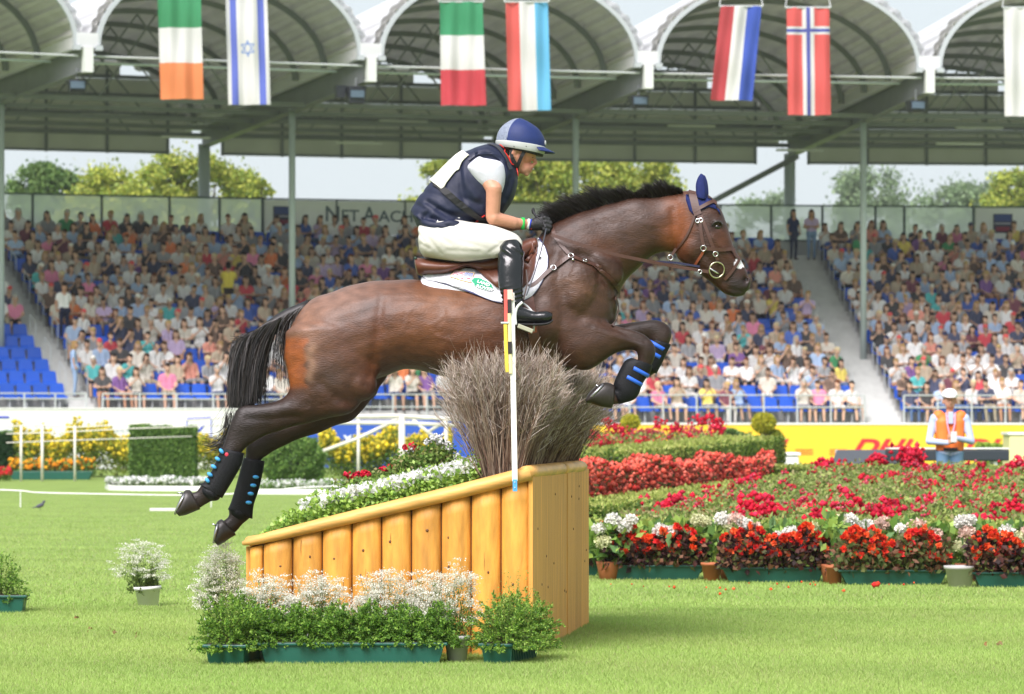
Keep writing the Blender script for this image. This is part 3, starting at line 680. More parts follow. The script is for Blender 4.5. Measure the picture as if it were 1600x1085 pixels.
# ================================================================ trees beyond the stand
def tree(px, pyt, halfw, Y, cols, label, group='trees beyond the grandstand', n=16000, leaf=.22, name='leafy_tree', bottom=345):
    c = P(px, pyt, Y); hw = halfw / FPX * Y; H = c.z; root = empty(name, (c.x, Y, 0)); tag(root, label, 'tree', group)
    MB().tube([(0, 0, 0), (0.1, 0, H * .3), (-.1, 0, H * .55), (0, 0, H * .8)], [.35, .28, .2, .08], 8).build('trunk', mat('bark', (.09, .07, .05), .9, noise=.2, nscale=6), root, True)
    cl = Cloud(); blobs = []
    cz = max(H - hw * 1.15, H * .55); vr_ = H - cz
    for k in range(64):
        a = R.uniform(0, 2 * math.pi); zz = R.uniform(-1.25, .86); wz = math.sqrt(max(.12, 1 - zz * zz * (1 if zz > 0 else .35))); rr = math.sqrt(R.rand()) * .95
        blobs.append((rr * math.cos(a) * hw * wz, rr * math.sin(a) * hw * .7 * wz, cz + zz * vr_, R.uniform(.12, .3) * hw))
    br = MB()
    for b in blobs[:16]: br.tube([(0, 0, H * .35), (b[0] * .5, b[1] * .5, (H * .4 + b[2]) / 2), b[:3]], [.14, .08, .03], 5)
    br.build('limb', MATS['bark'], root)
    per = n // len(blobs)
    for b in blobs:
        D = rand_dirs(per); rad = b[3] * R.uniform(.3, 1.25, size=(per, 1)) * (1 + .8 * (R.rand(per, 1) < .12)); Cc = np.array(b[:3]) + D * rad * (1, 1, .75)
        cl.leaves(Cc, rand_dirs(per, .2), R.uniform(.6, 1.3, per) * leaf, R.uniform(.5, .9, per) * leaf, [np.array(c_) * R.uniform(.8, 1.2) for c_ in cols])
    cl.build('crown', leafm, root); return root
leafm = mat('leaf', attr=True, rough=.55, spec=.3, trans=.35)
YG = [(.34, .4, .06), (.44, .46, .08), (.22, .3, .05)]; DG = [(.13, .22, .06), (.17, .27, .07), (.09, .17, .05)]; HGc = [(.18, .26, .13), (.22, .3, .15), (.15, .22, .11)]
tree(70, 250, 62, 190, DG, 'dark green round tree at the far left behind the glass', n=20000)
tree(185, 244, 95, 175, YG, 'yellow-green tree behind the left glass, beside the dark round one', n=30000)
tree(300, 240, 90, 180, YG, 'tall yellow-green tree behind the left rear column', n=30000)
tree(385, 268, 42, 185, YG, 'thin yellow-green tree top at the end of the left group', n=7000)
tree(700, 250, 60, 200, YG, 'light green tree behind the rider back', n=16000)
tree(850, 236, 105, 170, YG, 'large bright green tree behind the horse mane', n=34000)
tree(980, 246, 105, 175, YG, 'bright green tree above the horse poll', n=30000)
tree(1200, 300, 70, 420, HGc, 'far low tree just right of the horse ears', n=9000, leaf=.5)
tree(1385, 262, 100, 420, HGc, 'far rounded tree behind the right slender post', n=22000, leaf=.5)
tree(1510, 283, 80, 400, HGc, 'far lower tree behind the right glass', n=14000, leaf=.5)
tree(1600, 262, 65, 260, YG, 'yellow-green tree at the right edge', n=16000, leaf=.3)
# low wooded skyline
cl = Cloud(); n = 26000
X = R.uniform(-90, 110, n); Yy = 560 + R.uniform(-25, 25, n); Hh = 20 + 5 * np.sin(X * .13) + 3 * np.sin(X * .31 + 1) + R.uniform(-1.5, 1.5, n)
cl.leaves(np.stack([X, Yy, R.rand(n) ** .6 * Hh], 1), rand_dirs(n), 1.6, 1.3, HGc); o = cl.build('distant_wood', leafm, None, 'stuff'); tag(o, 'low far wood along the skyline behind the stand')
# ================================================================ garden
hedgem = mat('hedge_core', (.025, .05, .01), .9); troughm = mat('green_trough', (.01, .085, .06), .4, .5, noise=.1, nscale=6); soilm = mat('soil', (.04, .028, .018), .95, noise=.3, nscale=30, bump=.5)
terra = mat('terracotta', (.42, .13, .05), .7, noise=.1, nscale=8); whitepot = mat('white_pot', (.72, .72, .7), .45, noise=.05, nscale=10); greypot = mat('grey_pot', (.42, .41, .4), .5, noise=.1, nscale=8)
stemm = mat('stem', (.05, .09, .02), .7); petal = mat('petal', attr=True, rough=.6, spec=.2, trans=.3)
GRN1 = [(.11, .22, .04), (.17, .3, .06), (.07, .15, .03), (.22, .35, .08)]
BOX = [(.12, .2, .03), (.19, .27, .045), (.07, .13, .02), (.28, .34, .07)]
def hedge(a, b, th, h0, h1, label, n=9000, cols=BOX, leaf=.028, name='clipped_hedge', z0=0.0, tl=None, group=None):
    a, b = Vector(a), Vector(b); L = (b - a).length; ex = (b - a).normalized(); ey = Vector((-ex.y, ex.x, 0)); root = empty(name, (a.x, a.y, z0)); tag(root, label, 'hedge', group)
    e = .03; m2 = MB(); V = []
    for s_, h in ((0, h0), (1, h1)):
        for k in (-1, 1):
            for z in (0.0, h - e): V.append(ex * (e + (L - 2 * e) * s_) + ey * k * (th / 2 - e) + Vector((0, 0, z)))
    m2.add(V, [(0, 1, 3, 2), (4, 6, 7, 5), (0, 4, 5, 1), (2, 3, 7, 6), (1, 5, 7, 3), (0, 2, 6, 4)]); m2.build('branches', hedgem, root)
    cl = Cloud(); u = R.rand(n); face = R.rand(n); hh = h0 + (h1 - h0) * u; X = u * L; Yk = np.where(face < .5, -th / 2, (R.rand(n) - .5) * th); Z = np.where(face < .5, R.rand(n) * hh, hh)
    k = face > .9; Yk[k] = (R.rand(k.sum()) - .5) * th; X[k] = np.where(R.rand(k.sum()) < .5, 0, L); Z[k] = R.rand(k.sum()) * hh[k]
    k = (face > .8) & (face <= .9); Yk[k] = th / 2; Z[k] = R.rand(k.sum()) * hh[k]
    Yk += R.normal(size=n) * .012; Z += R.normal(size=n) * .014 + (.04 * np.sin(X * 7) * np.sin(X * 3.1 + 1) * (leaf > .055))
    C = X[:, None] * np.array(ex) + Yk[:, None] * np.array(ey) + Z[:, None] * np.array((0, 0, 1.)); topm = (face >= .5) & (face <= .8)
    D = rand_dirs(n, .5); s_ = R.uniform(.7, 1.4, n) * leaf
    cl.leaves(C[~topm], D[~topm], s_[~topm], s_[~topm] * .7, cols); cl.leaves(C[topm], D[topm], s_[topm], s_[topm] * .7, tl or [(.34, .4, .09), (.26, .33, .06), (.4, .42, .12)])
    cl.build('leaves', leafm, root); return root
def gp(px, Y, z=0.0): return Vector(((px - 800) / FPX * Y, Y, z))
# --- hedge blocks at left
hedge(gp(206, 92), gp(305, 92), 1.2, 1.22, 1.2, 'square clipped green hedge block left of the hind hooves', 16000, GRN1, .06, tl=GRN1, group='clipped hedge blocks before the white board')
bu = empty('round_bush', gp(457, 84)); tag(bu, 'rounded green bush just right of the hind legs', 'bush'); MB().ell((0, 0, .5), (.56, .5, .46), 14, 8).build('branches', hedgem, bu)
cl = Cloud(); D = rand_dirs(15000); D = np.sign(D) * np.abs(D) ** .75; cl.leaves(D * (.64, .56, .52) * (1 + .1 * np.sin(D[:, :1] * 9) * np.sin(D[:, 2:] * 8) + R.normal(size=(15000, 1)) * .05) + (0, 0, .52), rand_dirs(15000, .3), .065, .045, GRN1); cl.build('leaves', leafm, bu)
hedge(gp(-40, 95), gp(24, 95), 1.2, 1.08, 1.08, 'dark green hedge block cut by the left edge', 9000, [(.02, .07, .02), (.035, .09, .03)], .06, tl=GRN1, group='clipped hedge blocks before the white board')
def bed(name, px0, px1, Y0, Y1, h, n, cols, fl, nfl, label, leaf=.07, fs=.035, cat='flower bed', hv=.25, core=True):
    cl = Cloud(); x = R.rand(n); Yv = R.uniform(Y0, Y1, n); pxs = px0 + (px1 - px0) * x; X = (pxs - 800) / FPX * Yv
    top = h * (1 + hv * np.sin(pxs * .09) * np.sin(pxs * .037 + 1) + R.normal(size=n) * .08); Z = top * R.rand(n) ** .5
    cl.leaves(np.stack([X, Yv, Z], 1), rand_dirs(n, .5), R.uniform(.6, 1.4, n) * leaf, R.uniform(.4, .8, n) * leaf, cols)
    k = R.choice(n, nfl); Cf = np.stack([X[k], Yv[k], top[k] * R.uniform(.62, 1.06, nfl)], 1); cl.balls(Cf, R.uniform(.6, 1.4, nfl) * fs, fl)
    o = cl.build(name, petal, None, 'stuff'); tag(o, label, cat); return o
YL = [(.75, .58, .03), (.8, .65, .06), (.6, .5, .03)]; YGL = [(.22, .3, .03), (.15, .24, .03), (.3, .33, .05), (.09, .16, .02)]
bed('yellow_flowers', 22, 208, 94, 97, 1.05, 14000, YGL, YL, 2600, 'yellow flowering bed between the dark hedge block and the square one', fs=.045)
bed('yellow_flowers', 305, 412, 94, 96, .95, 6000, YGL, YL, 1000, 'yellow flowers behind the lower hind legs', fs=.045)
bed('yellow_flowers', 500, 705, 88, 91, .95, 14000, [(.12, .2, .03), (.2, .27, .04), (.07, .13, .02)], YL, 2600, 'yellow flowering bed behind the white blossoms of the jump', fs=.05)
bed('orange_marigolds', 15, 148, 91.0, 91.5, .42, 3500, GRN1, [(.85, .3, .01), (.9, .42, .02)], 500, 'orange marigolds in the long dark green trough at left', fs=.05, hv=.05)
tr = empty('long_trough', gp(80, 90.6)); tag(tr, 'long dark green trough under the orange marigolds', 'trough'); MB().box((0, 0, .1), (2.0, .3, .2), taper=.9).build('trough_body', troughm, tr, bevel=.01)
bed('red_blossoms', -10, 16, 88, 88.4, .25, 600, GRN1, [(.6, .03, .03)], 160, 'small red blossoms at the left edge of the lawn', fs=.05, hv=.05)
bed('white_flowers', 166, 345, 76.5, 78, .2, 6000, GRN1, [(.8, .8, .78), (.7, .72, .68)], 1500, 'white bedding flowers in the curved white edged border, left part', leaf=.05, fs=.035, hv=.08)
bed('white_flowers', 385, 545, 72.5, 74, .2, 5000, GRN1, [(.8, .8, .78), (.7, .72, .68)], 700, 'white bedding flowers in the border right of the hind hooves', leaf=.05, fs=.03, hv=.08)
kb = empty('border_edging', gp(300, 75)); tag(kb, 'low white edging of the white flower border', 'edging')
pts = [(166, 77.5), (172, 75.9), (205, 75.2), (345, 74.6)]
for a, b in zip(pts[:-1], pts[1:]): MB().beam(gp(*a, .05) - kb.location, gp(*b, .05) - kb.location, .05, .1).build('edging_piece', whitepot, kb)
MB().beam(gp(385, 71.5, .05) - kb.location, gp(560, 71, .05) - kb.location, .05, .1).build('edging_piece', whitepot, kb)
# rope and small things on the lawn
rp = empty('rope', gp(150, 60)); tag(rp, 'thin white rope strung across the lawn behind the jump', 'rope')
pts = [P(px, py, 60) - rp.location for px, py in ((-30, 765), (32, 767), (60, 770), (150, 772), (290, 774), (400, 770), (470, 762), (560, 760))]
MB().tube([Vector(p) for p in catmull([tuple(p) for p in pts], 4)], .012, 5).build('cord', whitepot, rp)
for px in (32, 330, 560):
    q = P(px, 768, 60) - rp.location; MB().tube([q, Vector((q.x, q.y, 0))], .01, 5).build('stake', whitepot, rp)
o = MB().box((0, 0, .02), (.42, .1, .04), .1).build('white_plank', whitepot, loc=gp(256, 57.5), bevel=.005); tag(o, 'small white plank lying on the lawn left of the hooves', 'plank')
bd = empty('bird', gp(60, 57.5)); tag(bd, 'small dark bird standing on the lawn at left', 'bird'); m2 = MB(); V_, F_, _r = sculpt([((0, 0, .07), .03, (.05, 0, .09), .032, 0), ((.06, 0, .1), .022, (.085, 0, .14), .02, 0), ((.1, 0, .14), .006, (.115, 0, .138), .003, 0), ((-.02, 0, .065), .016, (-.1, 0, .04), .006, 0)], .006, 2)
mesh_np('body', V_, F_, mat('bird_feather', (.06, .06, .09), .7), bd, None, True); MB().tube([(.02, .01, 0), (.02, .01, .06)], .003, 4).tube([(.04, -.01, 0), (.04, -.01, .06)], .003, 4).build('leg', stemm, bd)
# rustic white rail fence
rail = mat('whitewashed_wood', (.62, .6, .53), .7, noise=.12, nscale=5)
def rustic(pts_list, posts, Y, label):
    root = empty('rustic_fence', gp(posts[0][0], Y)); off = root.location; tag(root, label, 'fence', 'rustic white rail fences')
    for pts in pts_list: MB().tube([P(px, py, Y) - off for px, py in pts[0]], pts[1], 7).build('rail', rail, root, True)
    for px, py, r_ in posts: q = P(px, py, Y) - off; MB().tube([Vector((q.x, 0, 0)), q], r_, 8).build('post', rail, root, True)
rustic([([(10, 667), (60, 664), (115, 668), (190, 664), (300, 656), (380, 652)], .016), ([(10, 678), (90, 676), (200, 670), (380, 664)], .014), ([(10, 692), (120, 688), (300, 682)], .012)],
       [(33, 666, .03), (66, 665, .035), (117, 665, .03)], 88, 'slender white rustic fence before the white board at left')
rustic([([(470, 655), (560, 651), (620, 650), (700, 655), (740, 658)], .045), ([(440, 666), (520, 661), (620, 661), (720, 665)], .045), ([(505, 705), (560, 685), (622, 655)], .04), ([(645, 656), (668, 675), (690, 690)], .035), ([(668, 676), (700, 655)], .035)],
       [(628, 652, .07), (560, 655, .035), (697, 656, .04)], 82, 'white rustic fence of round rails before the blue board')
# --- right side: hedges
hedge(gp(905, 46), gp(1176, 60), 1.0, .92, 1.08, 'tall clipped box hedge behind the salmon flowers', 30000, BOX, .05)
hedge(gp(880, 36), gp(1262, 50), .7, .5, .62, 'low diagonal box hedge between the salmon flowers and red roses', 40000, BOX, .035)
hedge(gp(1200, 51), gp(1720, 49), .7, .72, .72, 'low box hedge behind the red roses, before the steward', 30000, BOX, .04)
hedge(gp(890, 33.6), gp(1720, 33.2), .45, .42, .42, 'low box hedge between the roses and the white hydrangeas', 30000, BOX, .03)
# salmon begonia strip
cl = Cloud()
for k in range(16000):
    pass
n = 15000; u = R.rand(n); v = R.rand(n); px = 905 + u * 305; Ya = 38.5 + u * 12; X = (px - 800) / FPX * Ya; Yv = Ya + v * 4.5; X = X + v * .1
X = np.where(px + v * 0 > 0, (px - 800) / FPX * Yv, X); hgt = .84 + .05 * np.sin(u * 19 + 2 * v) + .03 * np.sin(u * 57 + v * 5); Z = hgt * (.25 + .75 * R.rand(n) ** .6)
SAL = [(.75, .1, .06), (.8, .16, .1), (.6, .05, .04), (.8, .2, .14)]
C = np.stack([X, Yv, Z], 1); k = R.rand(n) < .5; cl.balls(C[k] + (0, 0, .03), R.uniform(.018, .04, k.sum()), SAL); cl.leaves(C[~k], rand_dirs((~k).sum(), .3), .07, .05, [(.12, .03, .02), (.06, .08, .02), (.2, .05, .03)])
o = cl.build('salmon_begonias', petal, None, 'stuff'); tag(o, 'strip of salmon red begonias between two box hedges', 'flower bed')
# red rose bed
cl = Cloud(); n = 60000; Yv = 34.2 + R.rand(n) ** 1.2 * 15; pxl = 925 + (Yv - 34) * 24; pxl = np.minimum(pxl, 1290); px = pxl + R.rand(n) * (1680 - pxl)
X = (px - 800) / FPX * Yv; top = .44 + (Yv - 34) * .022 + .07 * np.sin(X * 5 + Yv) * np.sin(Yv * 2.1); Z = top * R.rand(n) ** .45
RL = [(.2, .28, .06), (.3, .36, .1), (.12, .18, .04), (.34, .3, .14), (.24, .3, .09)]
cl.leaves(np.stack([X, Yv, Z], 1), rand_dirs(n, .4), R.uniform(.03, .07, n), R.uniform(.02, .045, n), RL)
def roses(cl, centers, r_, cols, per=26, spread=.07):
    for c in centers:
        s_ = R.uniform(.6, 1.3) * spread; q = np.array(c) + R.normal(size=(per, 3)) * s_ * (1, 1, .7) * .55
        cl.balls(q, R.uniform(.5, 1, per) * r_, [np.array(x) * R.uniform(.75, 1.15) for x in cols])
RED = [(.68, .012, .04), (.52, .006, .03), (.75, .03, .08)]; PINK = [(.6, .06, .12), (.7, .15, .2), (.5, .03, .06)]
cs = []
for px, py in ((1307, 735), (1330, 734), (1357, 757), (1394, 750), (1305, 790), (1318, 778), (1298, 800), (1412, 755), (1430, 764), (1440, 748), (1480, 740), (1530, 745), (1545, 760), (1520, 766), (1560, 752), (1590, 748), (1470, 764), (1250, 793), (1262, 800), (1290, 812), (1180, 790),
               (1135, 778), (1150, 772), (1120, 786), (1165, 800), (1110, 770), (1100, 790), (1035, 800), (1040, 803), (1010, 790), (1200, 806), (1545, 820), (1560, 800), (1585, 800), (1430, 722), (1420, 712), (1375, 718), (1288, 730), (1590, 726), (1340, 800), (1390, 795), (1450, 790), (1500, 800), (1210, 806), (1185, 806), (1390, 806), (1322, 786), (1540, 775), (1575, 775), (1235, 770), (1170, 760), (1060, 760 + 30)):
    Yc = min(49, max(34.4, 34.3 + (812 - py) * .19)); cs.append(P(px, py, Yc)); cs.append(P(px + R.uniform(-9, 9), py + R.uniform(-5, 7), Yc + .1))
roses(cl, cs, .042, RED, 34, .13)
n2 = 260; Yv = 34.5 + R.rand(n2) * 14; pxl = 925 + (Yv - 34) * 24; px = pxl + R.rand(n2) * (1680 - pxl); top = .46 + (Yv - 34) * .022
roses(cl, np.stack([(px - 800) / FPX * Yv, Yv, top * R.uniform(.7, 1.1, n2)], 1), .02, PINK + RED, 9, .05)
o = cl.build('red_rose_bed', petal, None, 'stuff'); tag(o, 'broad bed of red roses among pale green leaves', 'flower bed')
# rose standards behind the tall hedge
rb = empty('climbing_roses', gp(1020, 64)); tag(rb, 'tall red roses standing behind the clipped box hedge', 'rose bush'); off = np.array(rb.location); cl = Cloud()
pts = [(950, 658), (958, 668), (972, 672), (930, 680), (945, 690), (982, 682), (930, 698), (955, 694), (914, 704), (1030, 662), (1058, 668), (1092, 654), (1105, 656), (1118, 660), (1122, 668), (1125, 674), (1120, 680), (1050, 675), (1070, 680), (1000, 692), (1015, 692), (985, 696), (1035, 690), (1080, 682)]
roses(cl, [np.array(P(px, py, 63 + R.uniform(-1, 1))) - off for px, py in pts], .035, RED, 30, .1)
n2 = 160; px = R.uniform(915, 1130, n2); roses(cl, [np.array(P(a, 704 - (a - 900) * .06 - R.uniform(0, 26) , 64)) - off for a in px], .025, PINK, 8, .06)
n2 = 7000; px = R.uniform(905, 1135, n2); zz = R.rand(n2); Yv = R.uniform(62, 66, n2); cl.leaves(np.stack([(px - 800) / FPX * Yv, Yv, .2 + zz * .95], 1) - off, rand_dirs(n2, .3), .06, .04, RL); cl.build('blossoms', petal, rb)
# topiary
for px, Y, hb, r_, label in ((1193, 80, 1.33, .24, 'yellow-green topiary ball on a brown trunk before the yellow board'), (985, 78, 1.34, .18, 'yellow-green topiary ball behind the tall red roses')):
    tp = empty('topiary', gp(px, Y)); tag(tp, label, 'topiary', 'topiary balls before the stand')
    MB().tube([(0, 0, 0), (.03, 0, .5), (0, 0, hb)], [.13, .1, .06], 8).build('trunk', mat('topiary_bark', (.13, .075, .06), .9, noise=.2, nscale=9), tp, True)
    for nm, c, rr, cc in (('ball', (0, 0, hb), r_, [(.45, .42, .03), (.55, .5, .04), (.3, .33, .03)]), ('side_ball', (.22, .1, hb - .32), r_ * .8, [(.3, .33, .03), (.18, .25, .03)])):
        cl = Cloud(); D = rand_dirs(2600); D[:, 2] *= .85; cl.leaves(np.array(c) + D * rr * R.uniform(.85, 1.05, (2600, 1)), rand_dirs(2600, .3), .05, .035, cc); cl.build(nm, leafm, tp)
hedge(gp(1125, 78), gp(1172, 78), .8, 1.15, 1.05, 'rough dark green shrub behind the end of the tall hedge', 6000, [(.06, .12, .03), (.1, .17, .05)], .06, tl=GRN1, name='green_shrub')
hedge(gp(1528, 70), gp(1568, 70), .5, .92, .88, 'bright green clipped shrub right of the steward', 5000, [(.2, .33, .03), (.28, .4, .05)], .05, tl=[(.3, .42, .06)], name='green_shrub')
# white and grey boxes
for (x0, x1, py0, Y, h, m_, lab) in ((1182, 1245, 712, 62, 0.55, whitepot, 'white low block left of the dark ramp'), (1572, 1640, 680, 66, 1.0, mat('pale_box', (.65, .62, .3), .6), 'pale yellow box with white rim at the right edge')):
    a, b = gp(x0, Y), gp(x1, Y); zt = CAMZ + (HZ - py0) / FPX * Y; bx = empty('display_block', (a + b) / 2); tag(bx, lab, 'block')
    MB().box((0, 0, zt / 2), ((b - a).length, .9, zt), taper=1.03).build('block_body', m_, bx, bevel=.02); MB().box((0, 0, zt + .025), ((b - a).length + .06, .95, .05)).build('top_slab', whitepot, bx, bevel=.01)
dm = mat('dark_panel', (.05, .055, .065), .6, noise=.08, nscale=5); sl = empty('dark_ramp', gp(1362, 60)); tag(sl, 'dark grey sloping panel before the yellow board', 'ramp')
a, b, c, d_ = [P(x, y, Y) - sl.location for x, y, Y in ((1298, 727, 58), (1418, 727, 58), (1424, 703, 60.5), (1308, 703, 60.5))]; dz = Vector((0, .05, -.08)); m2 = MB(); m2.add([a, b, c, d_, a + dz, b + dz, c + dz, d_ + dz], [(0, 1, 2, 3), (7, 6, 5, 4), (0, 4, 5, 1), (1, 5, 6, 2), (2, 6, 7, 3), (3, 7, 4, 0)]); m2.build('panel', dm, sl)
m2 = MB()
for q in (a, b): m2.tube([q + Vector((0, .3, 0)), Vector((q.x, q.y + .3, 0))], .03, 6)
for q in (c, d_): m2.tube([q, Vector((q.x, q.y, 0))], .03, 6)
m2.build('support', steel, sl)
db = empty('dark_bench', gp(1480, 58)); tag(db, 'long low black covered bench behind the steward', 'bench'); x0, x1 = gp(1386, 58).x - db.location.x, gp(1573, 58).x - db.location.x; zt = CAMZ + (HZ - 702) / FPX * 58
MB().box(((x0 + x1) / 2, 0, zt - .09), (x1 - x0, .6, .17)).build('cover', mat('black_cover', (.02, .028, .04), .5), db, bevel=.02); MB().box(((x0 + x1) / 2, 0, zt + .012), (x1 - x0, .62, .02)).build('top_edge', whitepot, db)
m2 = MB(); [m2.box((x, 0, (zt - .18) / 2), (.06, .5, zt - .18)) for x in (x0 + .2, 0, x1 - .2)]; m2.build('bench_leg', steel, db)
# --- flower troughs
def trough_mesh(root, L, W, H, m_, ribs=0, taper=.86):
    m2 = MB(); m2.box((0, 0, H / 2), (L, W, H), taper=taper); m2.box((0, 0, H - .008), (L + .024, W + .024, .016))
    o = m2.build('trough_body', m_, root, bevel=.004)
    if ribs:
        m3 = MB()
        for i in range(ribs):
            y = -W / 2 + W * (i + .5) / ribs; m3.beam((L / 2 * taper + .002, y * taper, .01), (L / 2 + .002, y, H - .02), .006, .008)
            m3.beam((-L / 2 * taper - .002, y * taper, .01), (-L / 2 - .002, y, H - .02), .006, .008)
        m3.build('rib', m_, root)
    MB().box((0, 0, H - .002), (L - .02, W - .02, .012)).build('soil', soilm, root); return o
BEG_L = [(.05, .018, .018), (.09, .03, .025), (.03, .015, .015), (.12, .13, .04), (.2, .09, .05)]; BEG_F = [(.85, .1, .025), (.8, .06, .03), (.9, .16, .05), (.7, .03, .03)]
def begonia(px0, px1, pyb, label, dark=.6, n=2600, redder=False):
    Y = GY(pyb); a, b = gp(px0, Y), gp(px1, Y); L = (b - a).length; root = empty('begonia_trough', ((a.x + b.x) / 2, Y + .1, 0)); tag(root, label, 'flower trough', 'green troughs of red begonias')
    trough_mesh(root, L, .19, .12, troughm); cl = Cloud()
    x = R.uniform(-.53, .53, n) * L; y = R.normal(size=n) * .1; ht = .29 + .04 * np.sin(x * 14 + px0) + .02 * np.sin(x * 31); z = .1 + ht * R.rand(n) ** .7 * np.sqrt(np.clip(1 - (y / .32) ** 2, .1, 1))
    cols = BEG_L if dark > .5 else BEG_L[3:] + [(.1, .14, .04)]
    cl.leaves(np.stack([x, y - .03, z], 1), rand_dirs(n, .1), R.uniform(.03, .07, n), R.uniform(.025, .055, n), cols); cl.build('leaves', leafm, root)
    cf = Cloud(); m_ = int(L * 130)
    for k in range(m_):
        xx = R.uniform(-.5, .5) * L; hh = .1 + (.29 + .04 * math.sin(xx * 14 + px0) + .02 * math.sin(xx * 31)); c = np.array((xx, -R.uniform(.04, .2), hh * (1.08 - .5 * R.rand() ** 1.7)))
        q = 16; D = rand_dirs(q, .2); D[:, 1] -= .4; cf.leaves(np.repeat(c[None], q, 0), D, R.uniform(.022, .042), .034, [np.array(BEG_F[R.randint(4)]) * (.8 if redder else 1)])
    cf.build('blossoms', petal, root)
names = ['begonia trough at the foot of the wooden jump, mostly hidden', 'begonia trough nearest the jump on its right, full width in view', 'second full begonia trough right of the jump, dark leaves', 'third full begonia trough, densest orange red flowers', 'begonia trough cut by the right edge, purple leaves']
for (a, b, c), nm, dk in zip(((845, 938, 900), (948, 1100, 906), (1129, 1290, 910), (1312, 1482, 914), (1520, 1690, 918)), names, (1, 1, 1, 0, 1)): begonia(a, b, c, nm, dk)
def pot(px, pyb, r_, h, m_, label, cat='flower pot', group='round flower pots', tilt=None, dy=.06):
    Y = GY(pyb) + dy; root = empty('flower_pot', gp(px, Y)); tag(root, label, cat, group)
    T = Matrix.Rotation(tilt, 3, 'Y') if tilt else None
    MB().lathe((0, 0, 0), [(r_ * .74, 0), (r_ * .97, h * .84), (r_ * 1.06, h * .84), (r_ * 1.08, h), (r_ * .95, h), (r_ * .9, h * .9)], 24, T).build('pot_body', m_, root, True); return root
pot(1112, 908, .085, .15, terra, 'terracotta pot between the first two full begonia troughs'); pot(1304, 913, .07, .15, terra, 'terracotta pot between the second and third full begonia troughs')
pot(1500, 918, .12, .17, greypot, 'pale grey pot between the last two begonia troughs')
# hydrangeas
def hydrangea(px, Y, heads, label, leafn=240, h=.42, spread=.2):
    root = empty('hydrangea', gp(px, Y)); tag(root, label, 'hydrangea', 'hydrangeas behind the begonia troughs')
    MB().lathe((0, 0, 0), [(.07, 0), (.095, .13), (.1, .15)], 14).build('pot', terra, root, True)
    cl = Cloud(); D = rand_dirs(leafn, .35); c = np.stack([R.normal(size=leafn) * spread * .6, R.normal(size=leafn) * .1, .15 + R.rand(leafn) ** .6 * (h - .12)], 1)
    cl.leaves(c, D, R.uniform(.07, .13, leafn), R.uniform(.05, .085, leafn), [(.16, .3, .05), (.24, .38, .08), (.1, .2, .04), (.14, .26, .09), (.32, .45, .09)], .12); cl.build('leaves', leafm, root)
    m2 = MB(); 
    for k in range(6): m2.tube([(0, 0, .12), (R.uniform(-.08, .08), 0, .25), (R.uniform(-.15, .15), R.uniform(-.1, .1), h * .9)], .006, 4)
    m2.build('stem', stemm, root)
    for hx, hy, rr, col in heads:
        c = P(hx, hy, Y - .06) - root.location; rr *= 1.12; c = c + Vector((0, -.1, 0)); cl = Cloud(); q = 240; D = rand_dirs(q); D[:, 2] *= .8; cl.balls(np.array([tuple(c)]), rr * .8, [np.array(col) * .8])
        cl.leaves(np.array(c) + D * rr * R.uniform(.75, 1.0, (q, 1)), rand_dirs(q), .022, .022, [np.array(col) * R.uniform(.85, 1.05) for _ in range(4)], .06); cl.build('flower_head', petal, root)
Wc, Cc_, Pc = (.82, .8, .74), (.7, .7, .42), (.78, .55, .46)
hydrangea(950, 31.9, [(935, 826, .05, Wc), (957, 812, .06, Wc), (975, 822, .06, Wc), (942, 846, .06, Cc_), (985, 812, .045, Wc)], 'white hydrangea beside the wooden jump')
hydrangea(1050, 32.0, [(1030, 828, .055, Wc), (1048, 830, .05, Wc), (1088, 812, .05, Cc_), (1100, 815, .05, Cc_)], 'hydrangea with large green leaves right of the first white one', 320)
hydrangea(1140, 31.9, [(1128, 810, .065, Wc), (1148, 812, .065, Pc), (1162, 818, .06, Wc), (1180, 824, .045, Pc), (1140, 822, .05, Cc_)], 'cream and pink hydrangea above the second begonia trough')
hydrangea(1235, 31.7, [(1215, 840, .06, Wc), (1233, 832, .06, Wc), (1268, 826, .06, Cc_), (1280, 838, .06, Wc), (1278, 850, .05, Cc_)], 'creamy white hydrangea with five heads in the middle of the row')
hydrangea(1335, 31.8, [(1310, 815, .06, Cc_), (1326, 812, .06, Wc), (1352, 821, .062, Wc), (1378, 817, .06, Pc)], 'white hydrangea with one pure white ball head', 340)
hydrangea(1430, 31.6, [(1430, 822, .07, Pc), (1456, 836, .07, Pc), (1405, 826, .04, Wc), (1447, 838, .05, Pc)], 'pale pink hydrangea above the third full trough', 300)
hydrangea(1510, 31.5, [(1498, 852, .065, Cc_), (1510, 832, .07, Pc), (1502, 815, .06, Wc), (1512, 812, .05, Wc)], 'greenish pink hydrangea left of the last trough')
hydrangea(1590, 31.4, [(1570, 830, .06, Wc), (1562, 848, .06, Cc_), (1590, 840, .06, Cc_), (1605, 830, .06, Pc)], 'pale hydrangea at the right edge', 300)
hydrangea(1300, 31.3, [], 'plant with large upright bright green leaves between the troughs', 60, .5, .08)
# fallen petals
cl = Cloud(); n = 22; px = R.uniform(940, 1540, n); Yv = np.array([GY(915 + 7 * abs(R.normal()) ) for _ in range(n)]); cl.balls(np.stack([(px - 800) / FPX * Yv, Yv, np.full(n, .03)], 1), R.uniform(.006, .016, n), BEG_F)
cl.balls(np.array([tuple(gp(1369, GY(920), .03)), tuple(gp(1372, GY(920), .04)), tuple(gp(1366, GY(920), .035))]), .025, BEG_F)
o = cl.build('fallen_petals', petal, None, 'stuff'); tag(o, 'fallen red petals on the lawn before the troughs', 'petals')
